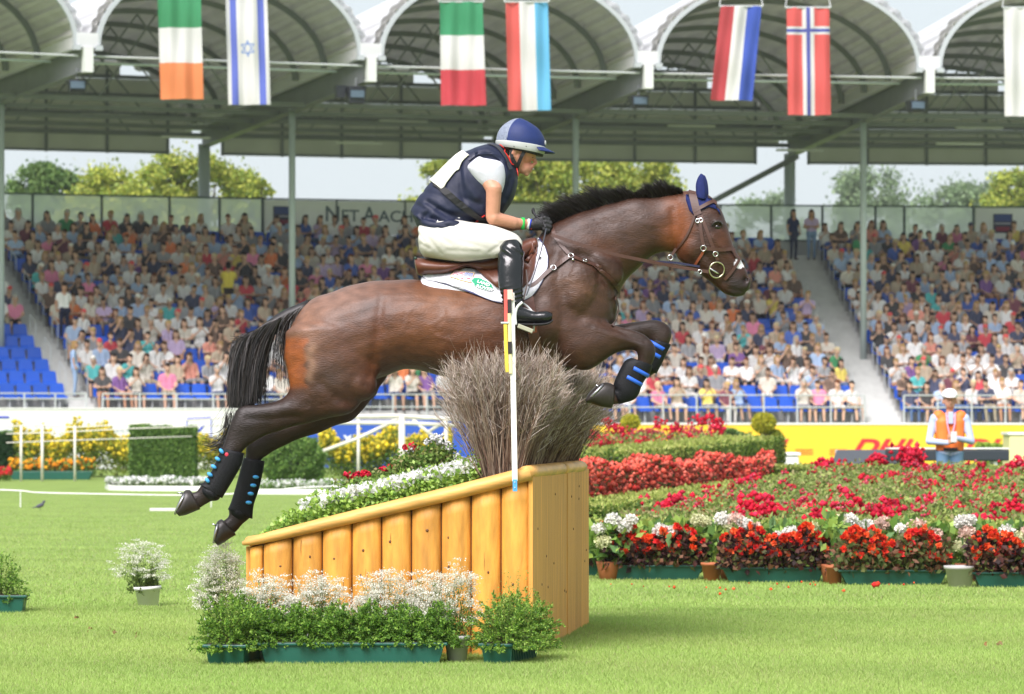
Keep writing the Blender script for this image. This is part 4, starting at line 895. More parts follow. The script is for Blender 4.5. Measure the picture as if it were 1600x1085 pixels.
# ================================================================ foreground shrubs and pots
def twigs(n, rx, ry, h, z0, lean=.0, k=7, base=.04, full=.35):
    a = R.uniform(0, 2 * math.pi, n); el = np.arccos(R.uniform(-full, 1, n)); e = np.stack([np.sin(el) * np.cos(a) * rx, np.sin(el) * np.sin(a) * ry, np.cos(el) * h], 1) * R.uniform(.7, 1.1, (n, 1))
    s_ = np.stack([np.cos(a) * base * 2 * R.rand(n), np.sin(a) * base * R.rand(n), np.zeros(n)], 1); t = np.linspace(0, 1, k)[None, :, None]
    mid = s_ * .5 + e * .5 + np.array((0, 0, h * .18)) ; p = (1 - t) ** 2 * s_[:, None] + 2 * t * (1 - t) * mid[:, None] + t * t * e[:, None]
    return p + np.array((0, 0, z0)) + R.normal(size=(n, k, 3)) * .004
def shrub(root, c, rx, ry, h, z0, n, per, leaf, cols, name='foliage', full=.35, leggy=0):
    p = twigs(n, rx, ry, h, z0, full=full); p[..., 2] = np.maximum(p[..., 2], z0 - .005 - .022 * R.rand(n, 1)); p = p + np.array(c); cl = Cloud(); cl.ribbons(p, .004, .0015, [(.08, .09, .03)])
    idx = R.randint(0, n, n * per); tt = 1 - R.rand(n * per) ** 1.3 * .8; f = tt * (p.shape[1] - 1); i0 = np.clip(f.astype(int), 0, p.shape[1] - 2); fr = (f - i0)[:, None]
    pos = p[idx, i0] * (1 - fr) + p[idx, i0 + 1] * fr; tan = p[idx, i0 + 1] - p[idx, i0]; tan /= np.linalg.norm(tan, axis=1, keepdims=True) + 1e-9
    D = tan + rand_dirs(n * per) * 1.0; D /= np.linalg.norm(D, axis=1, keepdims=True); pos = pos + rand_dirs(n * per) * .006
    cl.leaves(pos, D, R.uniform(.7, 1.3, n * per) * leaf, R.uniform(.4, .6, n * per) * leaf, cols)
    if leggy:
        q = twigs(leggy, rx * .85, ry * .85, h * 1.4, z0, full=-.35, k=8) + np.array(c); cl.ribbons(q, .003, .001, [(.2, .25, .06)])
        m_ = leggy * 16; ii = R.randint(0, leggy, m_); jj = R.randint(3, 8, m_); cl.leaves(q[ii, jj] + R.normal(size=(m_, 3)) * .008, rand_dirs(m_, .4), leaf * .8, leaf * .45, [(.24, .34, .06), (.3, .38, .1)])
    cl.build(name, leafm, root)
def white_flowers(root, c, rx, ry, h, z0, n, name='blossoms', cols=((.78, .78, .66), (.7, .69, .58), (.82, .82, .76)), full=-.25, dens=34, green=True):
    p = twigs(n, rx, ry, h, z0, full=full, k=8) + np.array(c); cl = Cloud(); cl.ribbons(p, .003, .0015, [(.2, .26, .08), (.12, .18, .05)])
    m_ = n * 5; ii = R.randint(0, n, m_); jj = R.randint(1, 6, m_)
    if green: cl.leaves(p[ii, jj], rand_dirs(m_, .6), .035, .006, [(.16, .24, .06), (.1, .17, .04)])
    tips = p[:, -1]; q = tips[:, None] + R.normal(size=(n, dens, 3)) * (.017, .017, .006) + np.array((0, 0, .004)); q = q.reshape(-1, 3)
    b = p[:, -2][:, None] + R.normal(size=(n, dens // 2, 3)) * .012; b = b.reshape(-1, 3)
    cl.leaves(q, rand_dirs(len(q), 1.2), R.uniform(.005, .009, len(q)), .008, cols); cl.leaves(b, rand_dirs(len(b), .8), .007, .007, [(.5, .52, .36), (.62, .62, .5)])
    cl.build(name, petal, root)
SH = [(.14, .29, .035), (.22, .4, .05), (.07, .17, .02), (.3, .47, .08), (.12, .24, .05)]
SHL = [(.24, .38, .05), (.32, .45, .09), (.16, .3, .04)]
# A small square trough, left
Y = 20.6
A = empty('shrub_trough', (gp(357, Y).x + .03, Y + .2, 0)); tag(A, 'square-ended dark green trough with feathery shrub, left of the long trough', 'shrub trough', 'green troughs before the jump')
A.rotation_euler = (0, 0, math.radians(82)); trough_mesh(A, .62, .215, .11, troughm, 0, .88)
for x in (-.2, 0, .2): shrub(A, (x, 0, 0), .2, .2, .27, .1, 140, 50, .017, SH + SHL[:1], leggy=12)
# B long trough
B = empty('shrub_trough', (gp(550, Y).x, Y + .1, 0)); tag(B, 'long dark green trough with a row of clipped dark shrubs before the jump', 'shrub trough', 'green troughs before the jump')
trough_mesh(B, 1.0, .19, .115, troughm, 0, .93)
for k in range(6): shrub(B, (-.44 + k * .176, 0, 0), .14, .14, .2, .12, 170, 56, .017, SH, 'bush', full=.3)
# C right trough
Cq = empty('shrub_trough', (gp(790, Y).x + .02, Y + .24, 0)); tag(Cq, 'ribbed dark green trough with a spreading shrub beside the jump corner', 'shrub trough', 'green troughs before the jump')
Cq.rotation_euler = (0, 0, math.radians(73)); trough_mesh(Cq, .5, .17, .11, troughm, 0, .88)
m2 = MB()
for k in range(16): m2.beam((-.23 + k * .031, -.078, .008), (-.24 + k * .0325, -.087, .095), .008, .006)
m2.build('rib', troughm, Cq)
for x in (-.15, .05, .18): shrub(Cq, (x, -.02, 0), .2, .22, .27, .1, 140, 50, .017, SH + SHL, leggy=16)
# D grey pot with white flowers, E..: pots behind
D = pot(714, 1037, .068, .145, greypot, 'grey pot with white flowers between the two troughs', dy=.12); white_flowers(D, (-.02, .05, 0), .2, .15, .42, .12, 90); shrub(D, (0, 0, 0), .12, .1, .2, .13, 26, 16, .016, SHL)
for i, (px, Yp, hh, nn, rx, lab) in enumerate(((415, 21.0, .4, 120, .2, 'leftmost white-flowered pot hidden behind the long trough'), (500, 21.05, .38, 120, .22, 'second white-flowered pot behind the long trough'), (600, 21.0, .4, 130, .22, 'third white-flowered pot behind the long trough'), (665, 21.1, .38, 110, .18, 'fourth white-flowered pot behind the long trough, beside the grey one'), (345, 22.6, .5, 130, .17, 'white-flowered pot left of the low end of the jump'))):
    root = empty('flower_pot', gp(px, Yp)); tag(root, lab, 'flower pot', 'white-flowered pots around the jump')
    MB().lathe((0, 0, 0), [(.07, 0), (.095, .13), (.1, .15), (.085, .15)], 20).build('pot_body', whitepot, root, True); white_flowers(root, (0, 0, 0), rx, .14, hh * .88, .12, int(nn * 1.5))
    shrub(root, (0, 0, 0), rx * .6, .1, hh * .6, .1, 24, 18, .02, SHL)
F = pot(232, 949, .092, .145, whitepot, 'white tilted pot with loose white flowers standing alone on the lawn', tilt=-.06); white_flowers(F, (-.05, 0, 0), .24, .16, .33, .13, 85); shrub(F, (-.03, 0, 0), .12, .08, .16, .13, 30, 16, .03, [(.1, .16, .04), (.16, .22, .05)])
G = empty('shrub_trough', gp(5, GY(958)) + Vector((0, .1, 0))); tag(G, 'dark green trough with shrub cut by the left edge', 'shrub trough', 'green troughs before the jump'); trough_mesh(G, .29, .19, .12, troughm)
shrub(G, (-.02, 0, 0), .18, .15, .3, .1, 90, 26, .02, SH, leggy=14)
# small dry leaves on the lawn
cl = Cloud(); q = [(180, 999), (172, 995), (213, 999), (140, 992), (118, 970), (1540, 1015), (1560, 1018)]; C = np.array([tuple(gp(px, GY(py), .035)) for px, py in q])
cl.leaves(np.repeat(C, 3, 0) + R.normal(size=(21, 3)) * .01, rand_dirs(21), .03, .02, [(.3, .16, .06), (.25, .18, .08)]); o = cl.build('dry_leaves', leafm, None, 'stuff'); tag(o, 'few dry leaves on the front lawn', 'dry leaves')
# ================================================================ grass blades
def blades(n, Ya, Yb, h, wd, pw=1.6):
    u = R.rand(n) ** pw; u = np.where(u > .75, u * (1 + .0 * u), u); Yv = Ya + (Yb - Ya) * u; X = R.uniform(-.145, .145, n) * Yv; ht = h * R.uniform(.5, 1.25, n) * np.clip(1.25 - (Yv - 40) / 35, .15, 1)
    ln = R.normal(size=(n, 2)) * .5 * ht[:, None]; base = np.stack([X, Yv, np.zeros(n)], 1); a = R.uniform(0, math.pi, n); sd = np.stack([np.cos(a), np.sin(a) * .4, 0 * a], 1) * wd / 2
    V = np.stack([base - sd, base + sd, base + np.stack([ln[:, 0], ln[:, 1], ht], 1)], 1).reshape(-1, 3); F = np.arange(3 * n).reshape(-1, 3)
    patch = .5 + .5 * np.sin(X * 2.3 + Yv * .9) * np.sin(Yv * 1.3 + X); cc = np.array((.29, .425, .1)) * (1 + .07 * np.sin(Yv[:, None] * 2.1 + X[:, None] * .3)) + patch[:, None] * np.array((.05, .03, .02)); cc = cc * R.uniform(.84, 1.18, (n, 1)); yel = R.rand(n) < .08; cc[yel] = np.array((.4, .4, .18)) * R.uniform(.7, 1.1, (yel.sum(), 1))
    return V, F, np.repeat(np.clip(cc, 0, 1), 3, 0)
V1, F1, C1 = blades(420000, 17.4, 27, .019, .0042, 1.1); V2, F2, C2 = blades(260000, 26.5, 75, .022, .008, 2.0)
o = mesh_np('short_grass', np.concatenate([V1, V2]), np.concatenate([F1, F2 + len(V1)]), leafm, None, np.concatenate([C1, C2])); tag(o, 'short mown grass blades of the front lawn', 'grass', kind='stuff')
# ================================================================ steward
def paint(V, reg, cols): return person_cols(reg, cols)
st_ = empty('person', gp(1484, 51), .0); tag(st_, 'steward in an orange vest, white cap and jeans, arms folded, behind the roses', 'person')
pr = []
def c_(p0, r0, p1, r1, g): pr.append((p0, r0, p1, r1, g))
for s in (-1, 1):
    c_((s * .09, 0, .9), .105, (s * .1, .0, .5), .07, 3); c_((s * .1, 0, .5), .068, (s * .1, .02, .1), .05, 3); c_((s * .1, .02, .05), .05, (s * .12, -.14, .03), .035, 4)
    c_((s * .07, 0, .95), .115, (s * .09, 0, 1.32), .11, 2); c_((s * .13, 0, 1.38), .08, (s * .2, 0, 1.37), .07, 2)
    c_((s * .22, 0, 1.34), .062, (s * .28, -.06, 1.07), .05, 2); c_((s * .28, -.06, 1.07), .05, (s * .06, -.24, 1.08 + .03 * s), .038, 2); c_((s * .06, -.24, 1.08 + .03 * s), .036, (s * -.02, -.25, 1.1 + .03 * s), .032, 0)
    for k in range(4): c_((s * -.01, -.25, 1.085 + .03 * s + k * .016), .011, (s * -.06, -.27, 1.08 + .03 * s + k * .016), .009, 0)
c_((0, 0, 1.42), .055, (0, -.01, 1.52), .05, 0); c_((0, -.01, 1.62), .09, (0, -.04, 1.56), .065, 0); c_((0, -.105, 1.6), .016, (0, -.12, 1.575), .017, 0); c_((0, .01, 1.66), .098, (0, .02, 1.63), .095, 1)
for s in (-1, 1): c_((s * .09, 0, 1.6), .018, (s * .092, 0, 1.58), .018, 0)
V, F, reg = sculpt(pr, .014, 2); mesh_np('body', V, F, crowdm, st_, person_cols(reg, [(.5, .27, .18), (.2, .18, .16), (.42, .5, .68), (.14, .25, .38), (.1, .08, .07), (.8, .8, .8)]), True)
vp = []
for s in (-1, 1): vp += [((s * .07, 0, 1.0), .128, (s * .09, 0, 1.3), .124, 0), ((s * .12, 0, 1.38), .09, (s * .14, 0, 1.4), .085, 0)]
V, F, reg = sculpt(vp, .014, 2); ornv = mat('orange_vest', (.9, .2, .03), .6, noise=.08, nscale=10); k_ = V
mesh_np('vest', V, F, ornv, st_, None, True)
m2 = MB()
for s in (-1, 1): m2.tube([(s * .06, -.11, 1.45), (s * .05, -.145, 1.3), (s * .015, -.15, 1.14)], .012, 5)
m2.build('lanyard', mat('pink_ribbon', (.75, .35, .5), .6), st_); m2 = MB(); m2.box((0, -.125, 1.38), (.07, .03, .16)); m2.build('shirt_front', mat('pale_blue_shirt', (.42, .5, .68), .7), st_, bevel=.01)
capm = mat('white_cap', (.8, .8, .79), .6); m2 = MB(); m2.lathe((0, 0, 1.65), [(.108, 0), (.108, .04), (.09, .085), (.05, .115), (.008, .122)], 20); m2.build('cap', capm, st_, True); MB().ell((0, -.12, 1.655), (.075, .07, .012), 14, 5).build('cap_peak', capm, st_, True)
MB().lathe((0, 0, .94), [(.185, 0), (.185, .045)], 24, Matrix(((1, 0, 0), (0, .72, 0), (0, 0, 1)))).build('belt', blackm, st_); MB().box((.02, -.29, 1.13), (.08, .012, .14), .3).build('paper_note', whitepot, st_)
# ================================================================ the jump
woodm = mat('orange_wood', (.6, .28, .045), .55, .4, noise=.26, nscale=8, bump=.45, bscale=22, rnd=.16, stretch=(2.5, 2.5, .5)); woodr = mat('pale_wood', (.64, .35, .1), .5, .4, noise=.26, nscale=7, bump=.2, bscale=18, rnd=.05, stretch=(.5, .5, 3))
faded = mat('board_wood', (.6, .29, .06), .6, .3, noise=.26, nscale=5, bump=.4, bscale=20, rnd=.1, stretch=(9, 9, .35))
faceend = mat('end_wood', (.52, .3, .12), .6, noise=.2, nscale=20); knotm = mat('knot', (.13, .05, .015), .6)
J0 = Vector((.107, 21.45, 0)); EB = Vector((.1127, .9936, 0)).normalized(); EA = Vector((-EB.y, EB.x, 0))
def J(a, b, z): return EA * a + EB * b + Vector((0, 0, z))
jump = empty('log_ramp_jump', J0); tag(jump, 'wooden ramp jump of upright orange half logs with flowers and brush on top', 'jump')
def rampz(a): return 1.012 - .24 * a
LW = .1685
def half_log(a0, wd, zt0, zt1, kn):
    r_ = wd / 2; seg = 12; V = []; F = []; m2 = MB(); nz = 10; ph = R.uniform(0, 6)
    for iz in range(nz + 1):
        f = iz / nz
        for k in range(seg + 1):
            t = math.pi * k / seg; a = a0 + r_ - r_ * math.cos(t) * .995; zt = zt0 + (zt1 - zt0) * ((a - a0) / wd); z = f * zt
            bulge = math.sin(t) ** .8 * (r_ * .62) * (1 + .05 * math.sin(z * 9 + ph)); 
            if f == 1: bulge *= .93
            V.append(J(a, -bulge, z))
    for iz in range(nz):
        for k in range(seg): F.append((iz * (seg + 1) + k, iz * (seg + 1) + k + 1, (iz + 1) * (seg + 1) + k + 1, (iz + 1) * (seg + 1) + k))
    F.append(tuple(nz * (seg + 1) + k for k in range(seg + 1))); m2.add(V, [f[::-1] for f in F]); o = m2.build('log', woodm, jump, True)
    for _ in range(kn):
        a = a0 + wd * R.uniform(.2, .8); zc = R.uniform(.2, .85) * zt1; mc = MB(); yc = lambda q_: -r_ * .62 * math.sin(math.acos(max(-1, min(1, 1 - 2 * (q_ - a0) / wd)))) ** .8 - .0006; lc = R.uniform(.03, .14); mc.tube([J(a + R.uniform(-.002, .002), yc(a), min(zc + lc * t_, zt1 - .01)) for t_ in (0, .25, .5, .75, 1)], [.0003, .0012, .0015, .001, .0003], 4); mc.build('crack', knotm, o)
        a = a0 + wd * R.uniform(.25, .75); z = R.uniform(.25, .9) * zt1; m3 = MB(); m3.ell(J(a, -r_ * .62 * math.sin(math.acos(1 - 2 * (a - a0) / wd)) , z), (.006 * R.uniform(.7, 1.6), .004, .008), 8, 5); m3.build('knot', knotm, o, True)
for k in range(9): half_log(k * LW + .002, LW - .004, rampz(k * LW) - .04, rampz((k + 1) * LW) - .04, R.randint(1, 4))
half_log(9 * LW + .002, .075, rampz(1.52) - .04, rampz(1.59) - .04, 0)
# inner body: backing boards, left low end, far side
DEP = 3.37; m2 = MB(); V = [J(0.012, .002, 0), J(1.59, .002, 0), J(1.59, DEP, 0), J(.012, DEP, 0), J(.012, .002, rampz(0) - .05), J(1.59, .002, rampz(1.59) - .05), J(1.59, DEP, rampz(1.59) - .05), J(.012, DEP, rampz(0) - .05)]
m2.add(V, [(0, 1, 2, 3), (4, 7, 6, 5), (0, 4, 5, 1), (1, 5, 6, 2), (2, 6, 7, 3), (3, 7, 4, 0)]); m2.build('backing', mat('dark_backing', (.05, .02, .008), .8), jump)
NB = 7
for k in range(NB):
    b0, b1 = k * DEP / NB + (-.05 if k == 0 else .0015), (k + 1) * DEP / NB - .0015; m2 = MB(); o_ = R.uniform(-.003, .003)
    V = [J(a, b, z) for z in (0, rampz(0) - .012) for a, b in ((-.012 + o_, b0), (.01, b0), (.01, b1), (-.012 + o_, b1))]
    m2.add(V, [(3, 2, 1, 0), (4, 5, 6, 7), (0, 1, 5, 4), (1, 2, 6, 5), (2, 3, 7, 6), (3, 0, 4, 7)]); o = m2.build('board', faded, jump, bevel=.002)
    for _ in range(2): m3 = MB(); m3.ell(J(-.013 + o_, R.uniform(b0 + .05, b1 - .05), R.uniform(.1, .9)), (.003, .012, .008), 6, 4); m3.build('knot', knotm, o)
for k in range(6):
    b0, b1 = k * DEP / 6 + .002, (k + 1) * DEP / 6 - .002; m2 = MB(); V = [J(a, b, z) for z in (0, rampz(1.6) - .03) for a, b in ((1.592, b0), (1.615, b0), (1.615, b1), (1.592, b1))]
    m2.add(V, [(3, 2, 1, 0), (4, 5, 6, 7), (0, 1, 5, 4), (1, 2, 6, 5), (2, 3, 7, 6), (3, 0, 4, 7)]); m2.build('board', faded, jump)
for k in range(9): 
    a0, a1 = k * .177 + .002, (k + 1) * .177 - .002; m2 = MB(); V = [J(a, b, (rampz(a) - .04) * z) for z in (0, 1) for a, b in ((a0, DEP + .002), (a1, DEP + .002), (a1, DEP + .04), (a0, DEP + .04))]
    m2.add(V, [(3, 2, 1, 0), (4, 5, 6, 7), (0, 1, 5, 4), (1, 2, 6, 5), (2, 3, 7, 6), (3, 0, 4, 7)]); m2.build('board', woodm, jump)
# top rails (half logs)
def toplog(pts, rad, name, m_=woodr, flat=.8):
    pts = [Vector(p) for p in pts]; d = (pts[-1] - pts[0]).normalized(); sd = d.cross(Vector((0, 0, 1))).normalized(); up = sd.cross(d); seg = 16; n = len(pts); V = []; F = []
    for i, p in enumerate(pts):
        for k in range(seg):
            t = 2 * math.pi * k / seg; V.append(p + (sd * math.cos(t) + up * math.sin(t) * flat) * rad[i] * (1 + .015 * math.sin(i * 1.7 + k)))
    for i in range(n - 1):
        for k in range(seg): F.append((i * seg + k, i * seg + (k + 1) % seg, (i + 1) * seg + (k + 1) % seg, (i + 1) * seg + k))
    F += [tuple(range(seg))[::-1], tuple((n - 1) * seg + k for k in range(seg))]; MB().add(V, F).build(name, m_, jump, True)
A_ = [(-.035 + 0.03, .05), (.1, .052), (.4, .05), (.8, .048), (1.2, .044), (1.45, .038), (1.58, .03), (1.63, .014)]
toplog([J(a, -.045 + (.0 if a < 1.5 else .015), rampz(a) - (.005 if a > .2 else .0) + (.0)) for a, r_ in A_], [r_ for a, r_ in A_], 'edge_log')
for b0, b1 in ((-.075, 1.75), (1.754, 3.36)):
    bs = np.linspace(b0, b1, 8); rr = [.05] * 8
    if b0 < 0: rr[0] = .046
    if b1 > 3: rr[-1] = .02; rr[-2] = .045
    toplog([J(.022, b, 1.0 + .018) for b in bs], rr, 'edge_log')
toplog([J(a, DEP + .02, rampz(a)) for a in np.linspace(.07, 1.6, 6)], [.045] * 6, 'edge_log'); toplog([J(1.6, b, rampz(1.6)) for b in np.linspace(.06, DEP, 6)], [.035] * 6, 'edge_log')
# soil and planted top
m2 = MB(); m2.add([J(.05, .02, rampz(.05) - .012), J(1.57, .02, rampz(1.57) - .012), J(1.57, DEP - .02, rampz(1.57) - .012), J(.05, DEP - .02, rampz(.05) - .012)], [(0, 3, 2, 1)]); m2.build('soil', soilm, jump)
fl = empty('white_bedding_plants', J0); tag(fl, 'white begonias with fresh green leaves planted along the ramp top', 'flowers')
n = 26000; a = .3 + 1.24 * R.rand(n); b = R.rand(n) ** 1.3 * 3.1 + .02; taper = np.clip((1.58 - a) / .25, .25, 1); ht = (.07 + .085 * R.rand(n)) * taper * (1 + .5 * np.clip(b / 1.2, 0, .5)); 
ht = ht * (1 + .25 * np.sin(a * 23) * np.sin(b * 9)); Z = 1.012 - .24 * a + ht * R.rand(n) ** .6; A3 = np.array(EA); B3 = np.array(EB); C = a[:, None] * A3 + b[:, None] * B3 + Z[:, None] * np.array((0, 0, 1.))
cl = Cloud(); cl.leaves(C, rand_dirs(n, .3), R.uniform(.018, .036, n), R.uniform(.015, .028, n), [(.26, .42, .06), (.36, .54, .1), (.42, .58, .16), (.16, .3, .05)]); cl.build('leaves', leafm, fl)
cl = Cloud(); n = 2600; a = .34 + 1.0 * R.rand(n); b = R.rand(n) ** 1.2 * 3.1 + .03; dens = np.clip((1.4 - a) / .3, 0, 1) > R.rand(n); a, b = a[dens], b[dens]; n = len(a)
ht = (.10 + .05 * R.rand(n)) * (1 + .35 * np.clip(b / 1.2, 0, .5)); C = a[:, None] * A3 + b[:, None] * B3 + (1.012 - .24 * a + ht)[:, None] * np.array((0, 0, 1.)); q = 7
C = np.repeat(C, q, 0); cl.leaves(C + R.normal(size=C.shape) * .004, rand_dirs(len(C), .3), R.uniform(.016, .03, len(C)), .026, [(.83, .83, .8), (.76, .78, .72), (.85, .85, .84)], .05); cl.build('blossoms', petal, fl)
# red and white small roses just behind the ramp top
rs_ = empty('rose_bushes', J0); tag(rs_, 'few red and white roses behind the ramp top, left of the brush', 'roses'); cl = Cloud(); q = [(558, 741, 2.9), (567, 739, 2.9), (574, 741, 2.9), (545, 744, 2.9), (634, 699, 2.6), (643, 697, 2.6), (648, 700, 2.6), (620, 722, 2.8), (612, 728, 2.8), (600, 734, 2.8)]
roses(cl, [np.array(P(px, py, 21.45 + b_) - J0) for px, py, b_ in q], .014, RED, 22, .025); q2 = [(638, 704, 2.6), (690, 690, 2.4), (697, 697, 2.4), (684, 684, 2.4), (700, 702, 2.4), (672, 690, 2.4), (716, 715, 2.2)]
roses(cl, [np.array(P(px, py, 21.45 + b_) - J0) for px, py, b_ in q2], .014, [(.82, .82, .8)], 26, .03); m_ = 4200; k_ = R.randint(0, len(q + q2), m_); cc = np.array([tuple(P(px, py + 10, 21.45 + b_) - J0) for px, py, b_ in q + q2])[k_]
cl.leaves(cc + R.normal(size=(m_, 3)) * (.05, .06, .035) + (0, 0, -.06), rand_dirs(m_, .3), .03, .02, RL + GRN1); cl.build('blooms', petal, rs_)
# brush
br = empty('brush', J0 + Vector((0, 0, 0))); tag(br, 'thick bundle of dry grey brown birch brush rising from the jump top', 'brush')
n = 4600; a = .06 + .24 * R.rand(n); b = .03 + R.rand(n) * 3.2; fa = (a - .18) / .12; tl = .50 + .2 * R.rand(n); tilt = fa * .42 + R.normal(size=n) * .13; tb = R.normal(size=n) * .16
near = np.clip(b / .6, 0, 1); tb = tb - (1 - near) * .12
top = np.stack([a + tilt * tl * 1.0, b + tb * tl, 1.0 + tl * np.cos(np.clip(np.abs(tilt), 0, 1.2))], 1)
maxz = 1.70 - .55 * np.clip((np.abs(top[:, 0] - .14) - .12) / .5, 0, 1) ** 2.2; mid = (top[:, 1] > .42) & (top[:, 1] < 1.55); maxz = np.where(mid, np.minimum(maxz, 1.50), maxz); maxz = np.where(top[:, 1] >= 1.55, maxz - .06, maxz)
top[:, 0] = np.where(b < 1.05, np.maximum(top[:, 0], -.1 - .05 * R.rand(n)), top[:, 0])
sc_ = np.clip((maxz - R.uniform(0, .1, n) - 1.0) / (top[:, 2] - 1.0), .3, 1.12); top = np.stack([a, b, np.full(n, .99)], 1) + (top - np.stack([a, b, np.full(n, .99)], 1)) * sc_[:, None]
def jw(x): return x[..., 0:1] * A3 + x[..., 1:2] * B3 + x[..., 2:3] * np.array((0, 0, 1.))
K = 8; t = np.linspace(0, 1, K)[None, :, None]; s_ = np.stack([a, b, np.full(n, .985)], 1); m_ = s_ * .45 + top * .55; m_[:, 0] += (s_ - top)[:, 0] * .18; m_[:, 1] += (s_ - top)[:, 1] * .1
p = (1 - t) ** 2 * s_[:, None] + 2 * t * (1 - t) * m_[:, None] + t * t * top[:, None]; p = p + R.normal(size=p.shape) * .004
BR = [(.17, .11, .075), (.24, .17, .12), (.11, .065, .045), (.3, .23, .17)]; BT = [(.42, .35, .3), (.5, .43, .38), (.33, .26, .21)]
cl = Cloud(); cl.ribbons(jw(p), .005, .002, BR, .2)
for lv, (per, L_, c_, w0) in enumerate(((6, .14, BT + BR[:2], .0028), (10, .07, BT, .0024))):
    m2_ = n * per; ii = R.randint(0, n, m2_); f = R.uniform(2.2 if lv == 0 else 4.6, K - 1.01, m2_); i0 = f.astype(int); fr = (f - i0)[:, None]; s2 = p[ii, i0] * (1 - fr) + p[ii, i0 + 1] * fr; dr = p[ii, i0 + 1] - p[ii, i0]; dr /= np.linalg.norm(dr, axis=1, keepdims=True)
    d2 = dr + R.normal(size=(m2_, 3)) * .42; d2[:, 2] = np.abs(d2[:, 2]) * .8 + .2; d2 /= np.linalg.norm(d2, axis=1, keepdims=True); ln = L_ * R.uniform(.4, 1.1, m2_)[:, None]
    tt = np.linspace(0, 1, 5)[None, :, None]; bend = R.normal(size=(m2_, 1, 3)) * .25; q_ = s2[:, None] + d2[:, None] * ln[:, None] * tt + bend * ln[:, None] * tt * tt * .5
    inm = (q_[:, -1, 1] > .42) & (q_[:, -1, 1] < 1.5) & (q_[:, -1, 2] > 1.53); q_ = q_[~inm]; cl.ribbons(jw(q_), w0, .0012, c_, .2)
cl.build('twigs', mat('twig', attr=True, rough=.8, spec=.2), br, 'stuff')
# flag post on the near corner
fp = empty('marker_post', P(803, 758, 21.33)); off = fp.location; tag(fp, 'white slat post with red and yellow slats fixed to the jump corner', 'marker post'); Yp = 21.33
wp = mat('white_slat', (.78, .77, .72), .5, noise=.04, nscale=8); rp_ = mat('red_slat', (.72, .1, .08), .5); yp_ = mat('yellow_slat', (.8, .58, .06), .5); crm = mat('cream_slat', (.8, .68, .5), .5); bk = mat('black_tape', (.02, .015, .015), .5); cb = mat('blue_clip', (.08, .35, .7), .4)
def slat(x0, y0, x1, y1, wpx, m_, name, dy=0, th=.012): MB().beam(P(x0, y0, Yp) - off + Vector((0, dy, 0)), P(x1, y1, Yp) - off + Vector((0, dy, 0)), th, wpx * Yp / FPX, up=(1, 0, 0)).build(name, m_, fp, bevel=.0015)
slat(799.5, 458, 804.5, 752, 8.6, wp, 'white_slat'); slat(804.5, 749, 804.8, 768, 7, cb, 'clip', -.003); slat(790, 453, 790.6, 504, 5.5, rp_, 'red_slat', -.014); slat(796.4, 453, 797.4, 470, 9, mat('pink_slat', (.8, .5, .42), .5), 'slat_top', -.0135)
slat(796, 468, 796.4, 489, 6, bk, 'tape', -.017); slat(789.6, 506, 792, 582, 5.6, yp_, 'yellow_slat', -.014); slat(795.4, 490, 797.6, 584, 4.6, mat('pale_yellow_slat', (.82, .72, .35), .5), 'yellow_slat', -.013); slat(796.6, 534, 797.2, 553, 6.4, bk, 'tape', -.018)
q = P(786, 505, Yp) - off; MB().tube([q + Vector((-.012, -.02, 0)), q + Vector((.03, -.02, 0))], .006, 8).build('bolt', steel, fp); q = P(804.5, 762, Yp) - off
for dz in (.0, .03): MB().ell(q + Vector((0, -.012, dz)), (.004, .003, .004), 8, 4).build('screw', steel, fp)
# ================================================================ horse
YH = 22.4; SH_ = FPX / YH
def H(px, py, dy=0.0): return Vector(((px - 800) / SH_, YH + dy, CAMZ + (HZ - py) / SH_))
def loft(mb, st, yoff=0.0, seg=28, sub=4, pw=2.0, squash=1.0):
    """st: ((x0, y0), (x1, y1), half width[, y offset]) pairs of outline pixels -> closed body"""
    rows = []
    for s in st:
        a, b = H(*s[0]), H(*s[1]); dy = s[3] if len(s) > 3 else 0.0; rows.append([*a, *b, s[2], dy])
    rows = catmull(rows, sub); c0 = rows[0]; V = []; F = []
    def ring(r, k):
        a, b = Vector(r[0:3]), Vector(r[3:6]); c = (a + b) / 2; u = (a - b) / 2
        for j in range(seg):
            t = 2 * math.pi * j / seg; ct, st_ = math.cos(t), math.sin(t); ex = 2.0 / pw
            x = math.copysign(abs(ct) ** ex, ct); y = math.copysign(abs(st_) ** ex, st_)
            V.append(c + u * x * k + Vector((0, 1, 0)) * (r[6] * y * k + (yoff + r[7]) * 1.0))
    def cen(r): return Vector(((r[0] + r[3]) / 2, 0, (r[2] + r[5]) / 2))
    d0 = (cen(rows[0]) - cen(rows[1])).normalized(); d1 = (cen(rows[-1]) - cen(rows[-2])).normalized()
    ks = [(.45, .9), (.8, .6)]
    rr = []
    for k, off in ks: r = rows[0].copy(); s = (Vector(r[0:3]) - Vector(r[3:6])).length / 2 * .22 * squash; r[0] += d0.x * s * off; r[3] += d0.x * s * off; r[2] += d0.z * s * off; r[5] += d0.z * s * off; rr.append((r, k))
    rr += [(r, 1.0) for r in rows]
    for k, off in ks[::-1]: r = rows[-1].copy(); s = (Vector(r[0:3]) - Vector(r[3:6])).length / 2 * .22 * squash; r[0] += d1.x * s * off; r[3] += d1.x * s * off; r[2] += d1.z * s * off; r[5] += d1.z * s * off; rr.append((r, k))
    for r, k in rr: ring(r, k)
    n = len(rr)
    for i in range(n - 1):
        for j in range(seg): F.append((i * seg + j, i * seg + (j + 1) % seg, (i + 1) * seg + (j + 1) % seg, (i + 1) * seg + j))
    F += [tuple(range(seg))[::-1], tuple((n - 1) * seg + j for j in range(seg))]
    mb.add(V, F); return mb
hb = MB()
